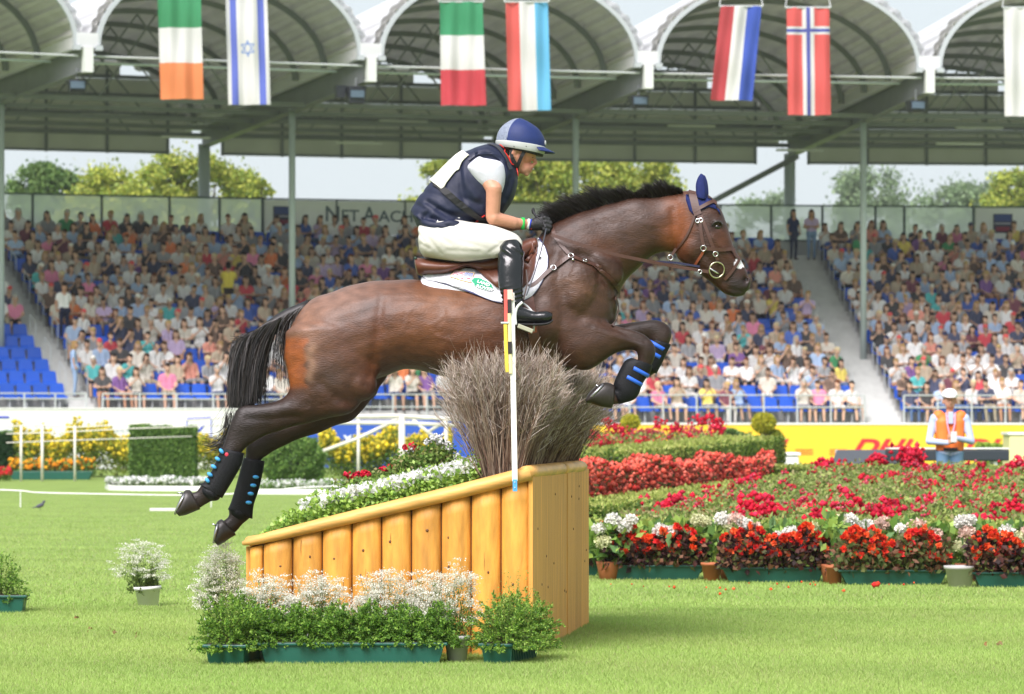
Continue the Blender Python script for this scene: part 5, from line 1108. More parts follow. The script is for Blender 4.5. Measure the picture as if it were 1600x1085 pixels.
trunk = [((446, 536), (447, 572), .04), ((455, 511), (455, 602), .13), ((470, 484), (470, 612), .19), ((490, 467), (490, 616), .225), ((520, 456), (520, 614), .255), ((560, 443), (560, 606), .27), ((600, 438), (600, 588), .275),
         ((640, 437), (640, 577), .285), ((690, 439), (690, 588), .30), ((740, 441), (740, 597), .305), ((790, 436), (790, 600), .30), ((820, 420), (825, 596), .275), ((845, 395), (860, 590), .25), ((870, 372), (895, 577), .235), ((895, 372), (925, 560), .21), ((925, 385), (948, 530), .17), ((948, 405), (960, 505), .12)]
loft(hb, trunk, pw=2.15)
neck = [((835, 378), (945, 530), .19), ((850, 360), (962, 495), .175), ((866, 347), (966, 470), .15), ((884, 338), (973, 447), .13), ((912, 328), (986, 430), .115), ((949, 318), (1004, 414), .105), ((986, 308), (1019, 401), .098), ((1023, 307), (1035, 394), .092), ((1048, 303), (1052, 396), .088), ((1069, 298), (1068, 398), .082)]
loft(hb, neck, pw=2.0)
head = [((1062, 299), (1050, 392), .07), ((1078, 298), (1058, 403), .08), ((1094, 300), (1068, 412), .088), ((1112, 308), (1082, 420), .098), ((1127, 328), (1095, 430), .1), ((1137, 355), (1106, 438), .088), ((1146, 384), (1116, 446), .072), ((1157, 405), (1125, 454), .062), ((1167, 424), (1134, 460), .06), ((1173, 438), (1148, 464), .052), ((1171, 451), (1158, 463), .032)]
loft(hb, head, pw=2.3)
# near hind leg
loft(hb, [((448, 520), (596, 510), .12), ((447, 552), (602, 552), .125), ((452, 585), (592, 588), .12), ((455, 604), (574, 614), .11), ((448, 618), (556, 642), .088), ((430, 628), (528, 650), .07), ((408, 632), (488, 660), .058), ((388, 633), (446, 671), .05), ((375, 638), (418, 681), .045), ((366, 652), (402, 689), .043), ((358, 675), (389, 698), .04), ((350, 700), (378, 711), .034), ((343, 714), (369, 727), .027), ((331, 738), (357, 752), .027), ((318, 757), (347, 776), .033), ((309, 768), (332, 784), .027), ((301, 768), (314, 795), .03)], yoff=-.145)
loft(hb, [((372, 640), (384, 672), .03), ((366, 655), (378, 690), .03), ((356, 690), (366, 705), .025)], yoff=-.145)
# far hind leg
loft(hb, [((470, 560), (604, 560), .11), ((475, 595), (603, 589), .10), ((480, 625), (577, 625), .085), ((472, 640), (553, 655), .07), ((450, 652), (528, 664), .06), ((425, 660), (497, 677), .052), ((400, 665), (460, 689), .046), ((388, 678), (434, 702), .042), ((382, 696), (416, 712), .038), ((380, 716), (405, 721), .031), ((373, 742), (398, 747), .027), ((364, 772), (390, 777), .027), ((355, 794), (391, 806), .033), ((354, 808), (377, 820), .027), ((344, 815), (364, 834), .03)], yoff=.14)
# near fore leg
loft(hb, [((868, 440), (880, 575), .10), ((892, 480), (895, 577), .098), ((915, 488), (915, 579), .09), ((940, 500), (934, 571), .074), ((965, 510), (960, 553), .056), ((990, 518), (985, 548), .046), ((1008, 525), (994, 551), .043), ((1021, 540), (995, 559), .043), ((1023, 557), (994, 566), .038), ((1013, 578), (990, 568), .03), ((1000, 598), (980, 587), .027), ((991, 621), (966, 604), .034), ((972, 630), (960, 608), .027), ((953, 634), (948, 610), .03)], yoff=-.14)
loft(hb, [((905, 500), (900, 560), .07), ((905, 505), (925, 575), .07)], yoff=-.17) if False else None
# far fore leg
loft(hb, [((905, 500), (910, 560), .08), ((935, 503), (935, 545), .062), ((963, 506), (965, 542), .052), ((995, 502), (1000, 532), .044), ((1022, 499), (1012, 531), .042), ((1044, 506), (1018, 537), .042), ((1051, 520), (1022, 545), .038), ((1042, 548), (1022, 540), .029), ((1032, 570), (1013, 560), .027), ((1024, 583), (1002, 572), .032), ((1005, 592), (996, 574), .027), ((990, 590), (986, 574), .028)], yoff=.13)
# muscle shapes: shoulder, stifle, haunch, cheek, eye sockets, nostril rims
def bl(px, py, dy, rx, ry, rz, rot=0.0): hb.ell(H(px, py, dy), (rx, ry, rz), 18, 12, M=Matrix.Rotation(rot, 3, 'Y'))
for s in (-1, 1):
    bl(895, 465, s * .15, .13, .09, .24, .35); bl(915, 520, s * .14, .12, .075, .1); bl(850, 500, s * .17, .14, .10, .2, .1)
    bl(512, 548, s * .155, .19, .11, .19, .1); bl(560, 600, s * .16, .12, .09, .1, .3)
    bl(1087, 385, s * .045, .085, .052, .09); bl(1119, 350, s * .075, .034, .026, .026, .5); bl(1150, 432, s * .035, .055, .026, .03, .6); bl(1168, 438, s * .03, .022, .024, .028)
    bl(1125, 385, s * .055, .02, .018, .09, -.42)
    bl(1000, 350, s * .045, .25, .055, .05, .2); bl(940, 420, s * .09, .14, .07, .1, .6)
print('horse remesh'); VHs, FHs = remesh(hb.v, hb.f, .0095, 7)
# eye hollow, nostril hollow, sweat veins and muscle relief
def pxy(V): return 800 + (V[:, 0]) * SH_, HZ - (V[:, 2] - CAMZ) * SH_
hx, hy = pxy(VHs); near_side = VHs[:, 1] < YH
cdir = np.sign(VHs[:, 1] - YH)
def gsp(cx, cy, sx, sy, rot=0.0):
    c, s = math.cos(rot), math.sin(rot); dx, dy = hx - cx, hy - cy; return np.exp(-.5 * (((dx * c + dy * s) / sx) ** 2 + ((-dx * s + dy * c) / sy) ** 2))
def lineg(pts, w_):
    best = np.full(len(hx), 1e9)
    for (x0, y0), (x1, y1) in zip(pts[:-1], pts[1:]):
        dx, dy = x1 - x0, y1 - y0; t = np.clip(((hx - x0) * dx + (hy - y0) * dy) / (dx * dx + dy * dy), 0, 1); best = np.minimum(best, np.hypot(hx - x0 - t * dx, hy - y0 - t * dy))
    return np.exp(-.5 * (best / w_) ** 2)
body = hx < 1060
disp = np.zeros(len(hx))
disp -= .012 * gsp(1119, 356, 4.5, 3.5, .4) * (hx > 1100); disp -= .03 * gsp(1166, 437, 3.2, 4.5, .3)
disp -= .006 * lineg([(598, 470), (592, 520), (584, 575), (575, 600)], 5) ; disp += .003 * lineg([(615, 500), (606, 540), (598, 575)], 8)
disp -= .010 * lineg([(505, 600), (525, 620), (548, 630)], 6); disp += .006 * lineg([(450, 640), (500, 645), (540, 640)], 6)
disp -= .012 * lineg([(880, 400), (870, 440), (880, 480), (905, 495)], 7); disp -= .014 * lineg([(905, 400), (935, 420), (958, 455), (962, 490)], 5)
disp -= .008 * lineg([(940, 505), (980, 524), (1005, 534)], 3); disp += .006 * lineg([(930, 515), (975, 532), (1000, 540)], 4)
disp -= .008 * lineg([(1050, 330), (1052, 370), (1055, 395)], 4); disp -= .008 * lineg([(1100, 400), (1120, 420), (1128, 440)], 4); disp += .005 * lineg([(1112, 372), (1130, 392), (1145, 412)], 3)
disp -= .006 * lineg([(1140, 452), (1155, 456), (1166, 456)], 2.2); disp -= .006 * lineg([(390, 655), (430, 655), (470, 650)], 4)
vr = np.random.RandomState(3)
for k in range(46):       # veins and hide wrinkles
    if k < 16: x, y = vr.uniform(860, 955), vr.uniform(410, 480); L_ = 26
    elif k < 26: x, y = vr.uniform(610, 700), vr.uniform(480, 560); L_ = 34
    elif k < 34: x, y = vr.uniform(440, 560), vr.uniform(600, 650); L_ = 28
    else: x, y = vr.uniform(930, 1050), vr.uniform(330, 400); L_ = 20
    pts = [(x, y)]; a = vr.uniform(-.4, 1.0)
    for j in range(5): a += vr.uniform(-.7, .7); pts.append((pts[-1][0] + math.cos(a) * L_ / 5, pts[-1][1] + math.sin(a) * L_ / 5))
    disp += vr.uniform(.0012, .0022) * lineg(pts, 1.7) * (1 if k < 34 else -1)
disp += .003 * np.sin(hx * .09 + hy * .05) * np.sin(hy * .11 - hx * .03) * body
nrm = None
def vnormals(V, F):
    F = np.asarray(F); a, b, c, d = (V[F[:, i]] for i in range(4)); n = np.cross(c - a, d - b); N = np.zeros_like(V)
    for i in range(4): np.add.at(N, F[:, i], n)
    return N / (np.linalg.norm(N, axis=1, keepdims=True) + 1e-12)
if isinstance(FHs, np.ndarray): nrm = vnormals(VHs, FHs); VHs = VHs + nrm * disp[:, None]
# coat colours (bay: dark brown, russet flank and haunch patch, black points) and a painted sheen on the croup
base = np.tile(np.array((.055, .026, .015)), (len(hx), 1))
def blend(mask, col): 
    global base
    m_ = np.clip(mask, 0, 1)[:, None]; base = base * (1 - m_) + np.array(col) * m_
blend(.85 * gsp(650, 500, 110, 60), (.2, .09, .038)); blend(.6 * gsp(560, 560, 60, 50), (.13, .065, .04)); blend(.7 * gsp(560, 495, 60, 28, -.3), (.1, .06, .05)); blend(.85 * gsp(520, 470, 60, 22, -.35), (.27, .19, .16)); blend(.6 * gsp(480, 515, 22, 34), (.3, .18, .12))  # greyish croup: sky reflection on the wet coat, put into the colour
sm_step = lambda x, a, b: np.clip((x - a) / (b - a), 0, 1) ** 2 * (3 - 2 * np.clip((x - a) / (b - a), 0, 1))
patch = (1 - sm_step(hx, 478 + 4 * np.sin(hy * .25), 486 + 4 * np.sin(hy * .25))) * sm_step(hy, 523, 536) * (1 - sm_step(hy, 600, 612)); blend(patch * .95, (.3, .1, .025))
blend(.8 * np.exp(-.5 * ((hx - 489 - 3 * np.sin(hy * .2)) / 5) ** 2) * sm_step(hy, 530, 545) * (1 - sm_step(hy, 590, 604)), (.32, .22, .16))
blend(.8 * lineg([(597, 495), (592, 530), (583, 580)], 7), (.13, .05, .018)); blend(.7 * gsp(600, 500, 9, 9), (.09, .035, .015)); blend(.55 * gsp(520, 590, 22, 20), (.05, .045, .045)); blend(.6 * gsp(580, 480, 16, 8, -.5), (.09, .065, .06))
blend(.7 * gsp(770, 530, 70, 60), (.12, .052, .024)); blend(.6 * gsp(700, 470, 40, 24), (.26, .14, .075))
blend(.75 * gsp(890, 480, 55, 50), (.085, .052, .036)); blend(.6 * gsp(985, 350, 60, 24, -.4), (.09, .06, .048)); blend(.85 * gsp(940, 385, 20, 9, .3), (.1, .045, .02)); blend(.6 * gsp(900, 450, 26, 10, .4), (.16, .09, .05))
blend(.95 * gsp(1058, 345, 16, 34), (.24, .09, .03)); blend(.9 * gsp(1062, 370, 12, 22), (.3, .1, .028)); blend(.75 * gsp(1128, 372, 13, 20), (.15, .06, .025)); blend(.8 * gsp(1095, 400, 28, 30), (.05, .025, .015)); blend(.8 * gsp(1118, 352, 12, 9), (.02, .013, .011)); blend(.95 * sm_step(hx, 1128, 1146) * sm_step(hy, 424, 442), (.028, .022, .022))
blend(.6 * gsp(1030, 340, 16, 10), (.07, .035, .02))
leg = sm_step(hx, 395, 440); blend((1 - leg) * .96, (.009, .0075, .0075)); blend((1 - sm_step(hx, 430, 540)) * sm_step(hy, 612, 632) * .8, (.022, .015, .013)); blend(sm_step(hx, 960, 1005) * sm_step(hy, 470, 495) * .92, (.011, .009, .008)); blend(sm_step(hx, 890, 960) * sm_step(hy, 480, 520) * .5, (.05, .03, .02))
star_ = (np.hypot((hx - 1155) / 9, (hy - 411) / 9) < 1) & (np.abs(VHs[:, 1] - YH) < .08) & (hx + hy * .45 + 1.5 * np.sin(hy * 1.3) > 1332); base[star_] = (.75, .74, .74)
base[~star_] *= (.72, .58, .5); base *= (1 + .12 * np.sin(hx * .21 + 2 * np.sin(hy * .13)) * np.sin(hy * .17 + hx * .05))[:, None]
coat = mat('horse_coat', attr=True, rough=.47, spec=.32, noise=.16, nscale=26, bump=.4, bscale=110, coat=.1, stretch=(.5, 1, 1.6))
horse = empty('horse', H(800, 560)); HO = np.array(horse.location); tag(horse, 'dark bay horse with navy ear bonnet jumping over the brush, seen from its right side', 'horse')
horse_body = mesh_np('body', VHs - HO, FHs, coat, horse, base, True)
bvh = BVHTree.FromPolygons([tuple(v) for v in VHs], [tuple(int(a) for a in f) for f in FHs])
def surf(px, py, off=.0, side=-1):
    o = H(px, py, side * 2.0); loc, n, i, d = bvh.ray_cast(o, Vector((0, -side, 0)))
    if loc is None:
        loc, n, i, d = bvh.find_nearest(H(px, py, side * .1))
    if n.y * side < 0 and abs(n.y) > .2: n = -n
    return loc + n * off, n
def rel(p): return Vector(p) - horse.location
def strap(name, pts, wpx, m_, off=.006, parent=None, side=-1, sub=5, th=.004, free=None, ymap=None):
    """a leather strap lying on the hide along photo pixels"""
    pp = catmull(pts, sub); w_ = wpx / SH_ / 2; C = []; N = []
    for x, y in pp:
        if free is not None: c, n = H(x, y, free), Vector((0, side, 0))
        else: c, n = surf(x, y, off, side)
        C.append(c); N.append(n)
    for _ in range(2):
        N = [(N[max(i - 1, 0)] + N[i] * 2 + N[min(i + 1, len(N) - 1)]).normalized() for i in range(len(N))]
        C = [C[0]] + [(C[i - 1] + C[i] * 2 + C[i + 1]) / 4 for i in range(1, len(C) - 1)] + [C[-1]]
    V = []; F = []; k = len(C)
    for i in range(k):
        t = (C[min(i + 1, k - 1)] - C[max(i - 1, 0)]).normalized(); s_ = t.cross(N[i]).normalized()
        for a, b in ((-1, 0), (1, 0), (1, 1), (-1, 1)): V.append(rel(C[i] + s_ * w_ * a + N[i] * th * b))
    for i in range(k - 1):
        for j in range(4): F.append((i * 4 + j, i * 4 + (j + 1) % 4, (i + 1) * 4 + (j + 1) % 4, (i + 1) * 4 + j))
    F += [(0, 1, 2, 3), tuple((k - 1) * 4 + j for j in (3, 2, 1, 0))]
    return MB().add(V, F).build(name, m_, parent or horse)
def patch(name, poly, m_, off, parent=None, side=-1, step=9, th=.008, colf=None, dome=0.0, smooth=True):
    """a flat piece (pad, flap) laid over the hide inside a pixel outline"""
    poly = [Vector(p) for p in poly]; n = len(poly); bp = []
    for i in range(n):
        a, b = poly[i], poly[(i + 1) % n]; k = max(1, int((b - a).length / step))
        for j in range(k): bp.append(a.lerp(b, j / k))
    nb = len(bp); pts = list(bp); xs = [p.x for p in bp]; ys = [p.y for p in bp]
    def inside(x, y):
        c = False
        for i in range(nb):
            a, b = bp[i], bp[(i + 1) % nb]
            if (a.y > y) != (b.y > y) and x < (b.x - a.x) * (y - a.y) / (b.y - a.y) + a.x: c = not c
        return c
    def dist(x, y): return min((Vector((x, y)) - ((bp[i] + bp[(i + 1) % nb]) / 2)).length for i in range(nb))
    y = min(ys) + step / 2
    while y < max(ys):
        x = min(xs) + step / 2
        while x < max(xs):
            if inside(x, y) and dist(x, y) > step * .55: pts.append(Vector((x, y)))
            x += step
        y += step
    r_ = delaunay_2d_cdt(pts, [(i, (i + 1) % nb) for i in range(nb)], [list(range(nb))], 1, .01); vv, ff = r_[0], r_[2]
    tops = []; bots = []
    for p in vv:
        c, nn = surf(p.x, p.y, 0, side); dd = dist(p.x, p.y) if dome else 0; o_ = off + (dome * min(1, dd / 14) if dome else 0)
        tops.append(rel(c + nn * (o_ + th))); bots.append(rel(c + nn * off))
    m = len(vv); F = [tuple(f) for f in ff] + [tuple(i + m for i in f[::-1]) for f in ff]; cnt = {}
    for f in ff:
        for i in range(len(f)): e = (f[i], f[(i + 1) % len(f)]); cnt[e] = 1
    for a, b in cnt:
        if (b, a) not in cnt: F.append((b, a, a + m, b + m))
    return MB().add(tops + bots, F).build(name, m_, parent or horse, smooth)
# hooves
hoofm = mat('hoof', (.022, .017, .014), .4, .5, noise=.3, nscale=40, stretch=(4, 4, .6)); shoem = mat('iron_shoe', (.4, .4, .42), .35, .5, metal=.8); leather = mat('brown_leather', (.11, .035, .018), .4, .5, noise=.15, nscale=20, bump=.1, bscale=200); leatherl = mat('strap_leather', (.065, .026, .016), .45, .5, noise=.12, nscale=30)
metalm = mat('chrome', (.7, .7, .7), .2, .5, metal=1.0); bootm = mat('black_boot', (.006, .0065, .008), .55, .22, noise=.2, nscale=30, bump=.3, bscale=120); bluem = mat('blue_strap', (.02, .12, .6), .5); ltblue = mat('light_blue_tab', (.06, .35, .75), .5)
def hoof(name, st, yoff, shoe, stud=None):
    root = empty(name, (0, 0, 0)); root.parent = horse; m2 = MB(); loft(m2, st, yoff, 20, 4, 2.1, .4); m2.v = [tuple(Vector(v) - horse.location) for v in m2.v]; m2.build('hoof_wall', hoofm, root, True)
    if shoe:
        a, b = H(*shoe[0], yoff), H(*shoe[1], yoff); c = (a + b) / 2; u = (b - a) / 2; pts = []
        for k in range(15): t = -2.5 + 5.0 * k / 14; pts.append(rel(c + u * math.cos(t) * 1.0 + Vector((0, math.sin(t) * .056, 0))))
        MB().tube(pts, .0075, 6).build('shoe', shoem, root, True)
    if stud: a = H(*stud, yoff - .02); b = H(stud[2] if len(stud) > 2 else stud[0], stud[1]); MB().tube([rel(H(stud[0], stud[1], yoff - .02)), rel(H(stud[0] - 6, stud[1] - 1, yoff - .02))], .006, 6).build('stud', metalm, root)
    return root
hoof('hoof', [((300, 765), (316, 795), .04), ((292, 766), (304, 800), .052), ((285, 778), (294, 804), .056), ((277, 796), (284, 806), .05)], -.145, ((294, 769), (277, 802)))
hoof('hoof', [((343, 812), (366, 837), .04), ((336, 817), (356, 843), .052), ((332, 830), (347, 849), .055), ((330, 843), (338, 854), .048)], .14, ((339, 818), (331, 849)))
hoof('hoof', [((960, 603), (955, 638), .04), ((948, 598), (945, 637), .05), ((934, 602), (935, 635), .056), ((921, 613), (923, 631), .054), ((914, 624), (916, 631), .045)], -.14, ((944, 599), (916, 627)))
hoof('hoof', [((992, 574), (990, 592), .035), ((982, 570), (981, 592), .045), ((975, 574), (976, 590), .045)], .13, ((984, 571), (975, 589)))
for a, b, yo in (((289, 770), (281, 770), -.16), ((335, 822), (329, 820), .12), ((936, 606), (930, 602), -.16)): MB().tube([rel(H(*a, yo)), rel(H(*b, yo))], .006, 6).build('stud', metalm, horse, True)
# leg boots
def legboot(name, st, yoff, tabs=(), straps=(), tabm=ltblue):
    root = empty(name, (0, 0, 0)); root.parent = horse; m2 = MB(); loft(m2, st, yoff, 22, 3, 2.2, .1); m2.v = [tuple(Vector(v) - horse.location) for v in m2.v]; m2.build('boot_shell', bootm, root, True)
    for x, y, a in tabs:
        M = Matrix.Rotation(a, 3, 'Y'); MB().ell(rel(H(x, y, yoff - st[1][2] * .93)), (.019, .015, .011), 12, 6, M=M).build('tab', tabm, root, True)
    for (x0, y0), (x1, y1), wpx, hwd in straps:
        a, b = H(x0, y0, yoff), H(x1, y1, yoff); c = (a + b) / 2; u = (b - a) / 2; pts = [rel(c + u * math.cos(t) * 1.06 + Vector((0, -hwd * math.sin(t), 0))) for t in np.linspace(0, 2 * math.pi, 21)[:-1]]
        pts.append(pts[0]); ax = Vector((u.z, 0, -u.x)).normalized(); w_ = wpx / SH_ / 2; V = []; F = []
        for p in pts[:-1]: V += [p - ax * w_, p + ax * w_]
        n_ = len(pts) - 1; F = [(2 * i, 2 * ((i + 1) % n_), 2 * ((i + 1) % n_) + 1, 2 * i + 1) for i in range(n_)]; o = MB().add(V, F).build('strap', bluem, root, True); sd = o.modifiers.new('s', 'SOLIDIFY'); sd.thickness = .004; sd.offset = 0
    return root
legboot('hind_boot', [((348, 700), (384, 708), .046), ((344, 712), (380, 726), .05), ((334, 735), (368, 748), .048), ((324, 752), (356, 768), .046), ((314, 755), (350, 778), .044)], -.145, [(350, 705, .9), (344, 717, .6), (338, 729, .6), (332, 741, .6), (328, 750, .9)])
MB().ell(rel(H(358, 710, -.19)), (.012, .005, .012), 10, 6).build('badge', mat('small_red_badge', (.6, .03, .06), .5), horse)
legboot('hind_boot', [((378, 716), (411, 721), .046), ((374, 730), (409, 735), .05), ((366, 760), (402, 766), .048), ((358, 786), (394, 790), .046), ((353, 797), (392, 812), .044)], .14, [(398, 746, .1), (394, 759, .1), (390, 772, .1), (387, 786, .1)])
legboot('fetlock_cover', [((314, 757), (348, 776), .044), ((308, 763), (338, 786), .042), ((305, 768), (328, 789), .036)], -.145) if False else None
for x, y, yo, r_ in ((332, 770, -.145, .05), (372, 803, .14, .05)): MB().ell(rel(H(x, y, yo)), (.062, .048, .04), 16, 10, M=Matrix.Rotation(.5, 3, 'Y')).build('fetlock_guard', bootm, horse, True)
legboot('fore_boot', [((1018, 572), (986, 560), .046), ((1015, 582), (975, 565), .05), ((1003, 600), (964, 585), .05), ((997, 616), (958, 600), .05), ((988, 626), (960, 608), .046), ((966, 632), (958, 610), .036)], -.14, (), [((1011, 588), (979, 571), 6, .052), ((1001, 602), (970, 585), 6, .052)])
legboot('fore_boot', [((1050, 538), (1020, 528), .042), ((1044, 550), (1014, 540), .046), ((1037, 565), (1006, 553), .045), ((1027, 584), (1000, 568), .044)], .13, (), [((1042, 548), (1016, 533), 6, .05), ((1036, 560), (1012, 547), 6, .05)])
# saddle pad, saddle, girth
padm = mat('white_pad', (.72, .72, .78), .85, noise=.04, nscale=40, bump=.5, bscale=90); pade = mat('navy_piping', (.015, .02, .09), .6)
pt_ = MB(); loft(pt_, [((661, 431), (662, 478), .15), ((690, 428), (692, 485), .185), ((727, 421), (731, 492), .2), ((765, 423), (770, 495), .21), ((800, 420), (806, 495), .215)], 0, 28, 5, 2.2)
ptv = [tuple(v) for v in pt_.v]; ptf = [tuple(f) for f in pt_.f]; pt_.v = [tuple(Vector(v) - horse.location) for v in pt_.v]; pt_.build('pad_top', padm, horse, True)
bvh_hide = bvh; nb_ = len(VHs); bvh = BVHTree.FromPolygons([tuple(v) for v in VHs] + ptv, [tuple(int(a) for a in f) for f in FHs] + [tuple(a + nb_ for a in f) for f in ptf])
PAD = [(656, 432), (668, 440), (698, 446), (727, 456), (752, 467), (770, 474), (786, 477), (800, 476), (815, 474), (830, 466), (841, 453), (850, 437), (856, 420), (857, 404), (852, 388), (843, 374), (832, 366), (800, 374), (770, 395), (725, 417), (680, 428)]
for sd in (-1, 1):
    pd = patch('saddle_pad', PAD, padm, .004, side=sd, th=.01); strap('pad_piping', PAD[:17], 2.2, pade, .008, side=sd, sub=2)
    sp = patch('saddle_flap', [(733, 417), (745, 428), (760, 441), (776, 452), (795, 458), (818, 455), (830, 443), (837, 425), (841, 405), (841, 388), (834, 376), (822, 368), (800, 370), (770, 385), (745, 400)], leather, .017, side=sd, th=.008, dome=.02)
    patch('knee_roll', [(816, 372), (828, 376), (837, 390), (838, 408), (832, 418), (822, 412), (818, 392)], leather, .034, side=sd, th=.01, dome=.016, step=6)
    patch('saddle_panel', [(654, 419), (680, 418), (712, 416), (737, 414), (742, 420), (720, 427), (695, 431), (668, 432), (656, 429)], leather, .02, side=sd, th=.02, dome=.02, step=6)
sdl = MB(); loft(sdl, [((649, 403), (654, 430), .16), ((660, 404), (666, 432), .185), ((690, 408), (696, 431), .19), ((712, 410), (716, 424), .19), ((730, 410), (732, 419), .17), ((760, 405), (766, 430), .19), ((795, 390), (803, 425), .17), ((820, 374), (828, 400), .11), ((836, 371), (842, 390), .10)], 0, 20, 4, 2.4); sdl.v = [tuple(Vector(v) - horse.location) for v in sdl.v]; sdl.build('saddle_seat', leather, horse, True)
MB().tube([rel(H(650, 405, -.13)), rel(H(649, 404, 0)), rel(H(650, 405, .13))], .009, 8).build('cantle_rim', mat('dark_green_trim', (.02, .05, .03), .5), horse, True)
strap('girth', [(822, 455), (828, 490), (832, 520), (838, 548), (842, 572)], 17, leather, .006); strap('girth', [(822, 455), (828, 490), (832, 520), (838, 548), (842, 572)], 17, leather, .006, side=1); strap('girth_buckle', [(824, 520), (838, 517)], 8, mat('red_leather', (.4, .09, .03), .5), .012)
for (x, y) in ((846, 409),): 
    c, n = surf(x, y, .018); MB().lathe(rel(c), [(.011, 0), (.011, .003)], 16, n.to_track_quat('Z', 'Y').to_matrix()).build('rosette', metalm, horse)
# flag and oval badge on the pad
def decal(name, quad, nx, ny, fn, off, m_):
    V = []; F = []; C = []; (a, b, c, d_) = [Vector(q) for q in quad]
    for j in range(ny):
        for i in range(nx):
            col = fn((i + .5) / nx, (j + .5) / ny)
            if col is None: continue
            k = len(V)
            for u, v in ((i / nx, j / ny), ((i + 1) / nx, j / ny), ((i + 1) / nx, (j + 1) / ny), (i / nx, (j + 1) / ny)):
                p = a.lerp(b, u).lerp(d_.lerp(c, u), v); q, n = surf(p.x, p.y, off); V.append(rel(q))
            F.append((k, k + 1, k + 2, k + 3)); C += [col] * 4
    return mesh_np(name, V, F, m_, horse, np.array(C))
decm = mat('printed_patch', attr=True, rough=.7)
def usf(u, v):
    if u < .04 or u > .96 or v < .06 or v > .94: return (.75, .5, .2)
    if u > .55 and v < .55: return (.75, .75, .8) if (int(u * 34) + int(v * 30)) % 3 == 0 else (.15, .2, .5)
    return (.65, .12, .16) if int(v * 13) % 2 == 0 else (.78, .76, .78)
decal('flag_patch', [(712, 428), (742, 432), (736, 446), (704, 438)], 34, 26, usf, .019, decm)
def oval(u, v):
    r_ = math.hypot((u - .5) * 2, (v - .5) * 2); return None if r_ > 1 else (.75, .78, .78) if r_ > .93 else (.01, .3, .15)
decal('oval_badge', [(735, 436), (770, 445), (774, 461), (738, 450)], 40, 24, oval, .0195, decm)
for s, x0, y0, x1, y1, hh in (('LAND', 746, 446.3, 765, 451, 5), ('ROVER', 745, 452, 770, 458.5, 5)):
    p0, n0 = surf(x0, y0, .022); p1, _ = surf(x1, y1, .022); rv = p1 - p0; up = n0.cross(rv).normalized()
    if up.z < 0: up = -up
    put_text('lettering', s, whiteink, horse, rel(p0), rv, up, rv.length, hh / SH_, .0015, 0, .03)
# breastplate
bvh = bvh_hide
strap('breastplate', [(845, 346), (862, 352), (868, 374), (890, 402)], 5.5, leatherl, .006); strap('breastplate', [(890, 404), (872, 415), (855, 429), (838, 446), (826, 452)], 6.5, leatherl, .012); strap('breastplate', [(892, 403), (912, 413), (930, 418)], 6.5, leatherl, .007); strap('breastplate', [(926, 419), (944, 428), (957, 440), (965, 455), (966, 470)], 5.5, leatherl, .008)
strap('breastplate', [(927, 417), (940, 418)], 4, leatherl, .014)
strap('martingale', [(966, 468), (962, 492), (955, 512)], 4.5, leatherl, .01)
def ring(name, x, y, r_px, m_, off=.012, rad=.0035, parent=None, free=None, rot=None):
    c, n = surf(x, y, off) if free is None else (H(x, y, free), Vector((0, -1, 0))); Q = n.to_track_quat('Z', 'Y').to_matrix(); R_ = r_px / SH_
    pts = [rel(c + Q @ Vector((R_ * math.cos(t), R_ * math.sin(t), 0))) for t in np.linspace(0, 2 * math.pi, 25)]
    return MB().tube(pts, rad, 6, caps=False).build(name, m_, parent or horse, True)
ring('ring', 891, 403, 4, metalm); ring('buckle', 864, 422, 4, metalm, .018, .0025); ring('buckle', 912, 412, 4, metalm, .014, .0025); MB().ell(rel(surf(894, 410, .015)[0]), (.008, .006, .008), 8, 6).build('snap', metalm, horse, True)
# bridle
strap('crown_piece', [(1079, 296), (1082, 310), (1087, 330), (1090, 338)], 12, leatherl, .012); strap('browband', [(1082, 333), (1095, 326), (1108, 319), (1121, 315)], 5.5, leatherl, .014); strap('cheek_piece', [(1090, 338), (1093, 352), (1095, 370), (1099, 388)], 5, leatherl, .008); strap('cheek_piece', [(1094, 338), (1100, 354), (1108, 375), (1115, 395), (1120, 408)], 5, leatherl, .009)
strap('noseband', [(1099, 389), (1115, 391), (1135, 391), (1150, 390), (1155, 392)], 5.5, leatherl, .01); strap('noseband', [(1155, 392), (1156, 400), (1149, 414), (1140, 428), (1132, 437)], 4.5, leatherl, .009); strap('flash_strap', [(1099, 391), (1093, 402), (1086, 414)], 4, mat('red_brown_strap', (.2, .05, .02), .5), .008); strap('throat_lash', [(1085, 338), (1080, 352), (1073, 368), (1064, 382), (1054, 394)], 3.2, leatherl, .007); strap('throat_lash', [(1055, 390), (1048, 402), (1046, 414), (1046, 424)], 4, leatherl, free=-.1)
ring('ring', 1098, 389, 4.2, metalm); ring('ring', 1116, 398, 3.8, metalm); ring('buckle', 1089, 347, 3, metalm, .012, .004); ring('buckle', 1094, 346, 3, metalm, .012, .004); ring('bit_ring', 1117, 422, 12.3, mat('brass_ring', (.6, .55, .38), .25, .5, metal=1.0), .022, .0048)
MB().tube([rel(surf(1108, 420, .01)[0]), rel(surf(1125, 430, .0)[0])], .007, 6).build('bit', metalm, horse, True)
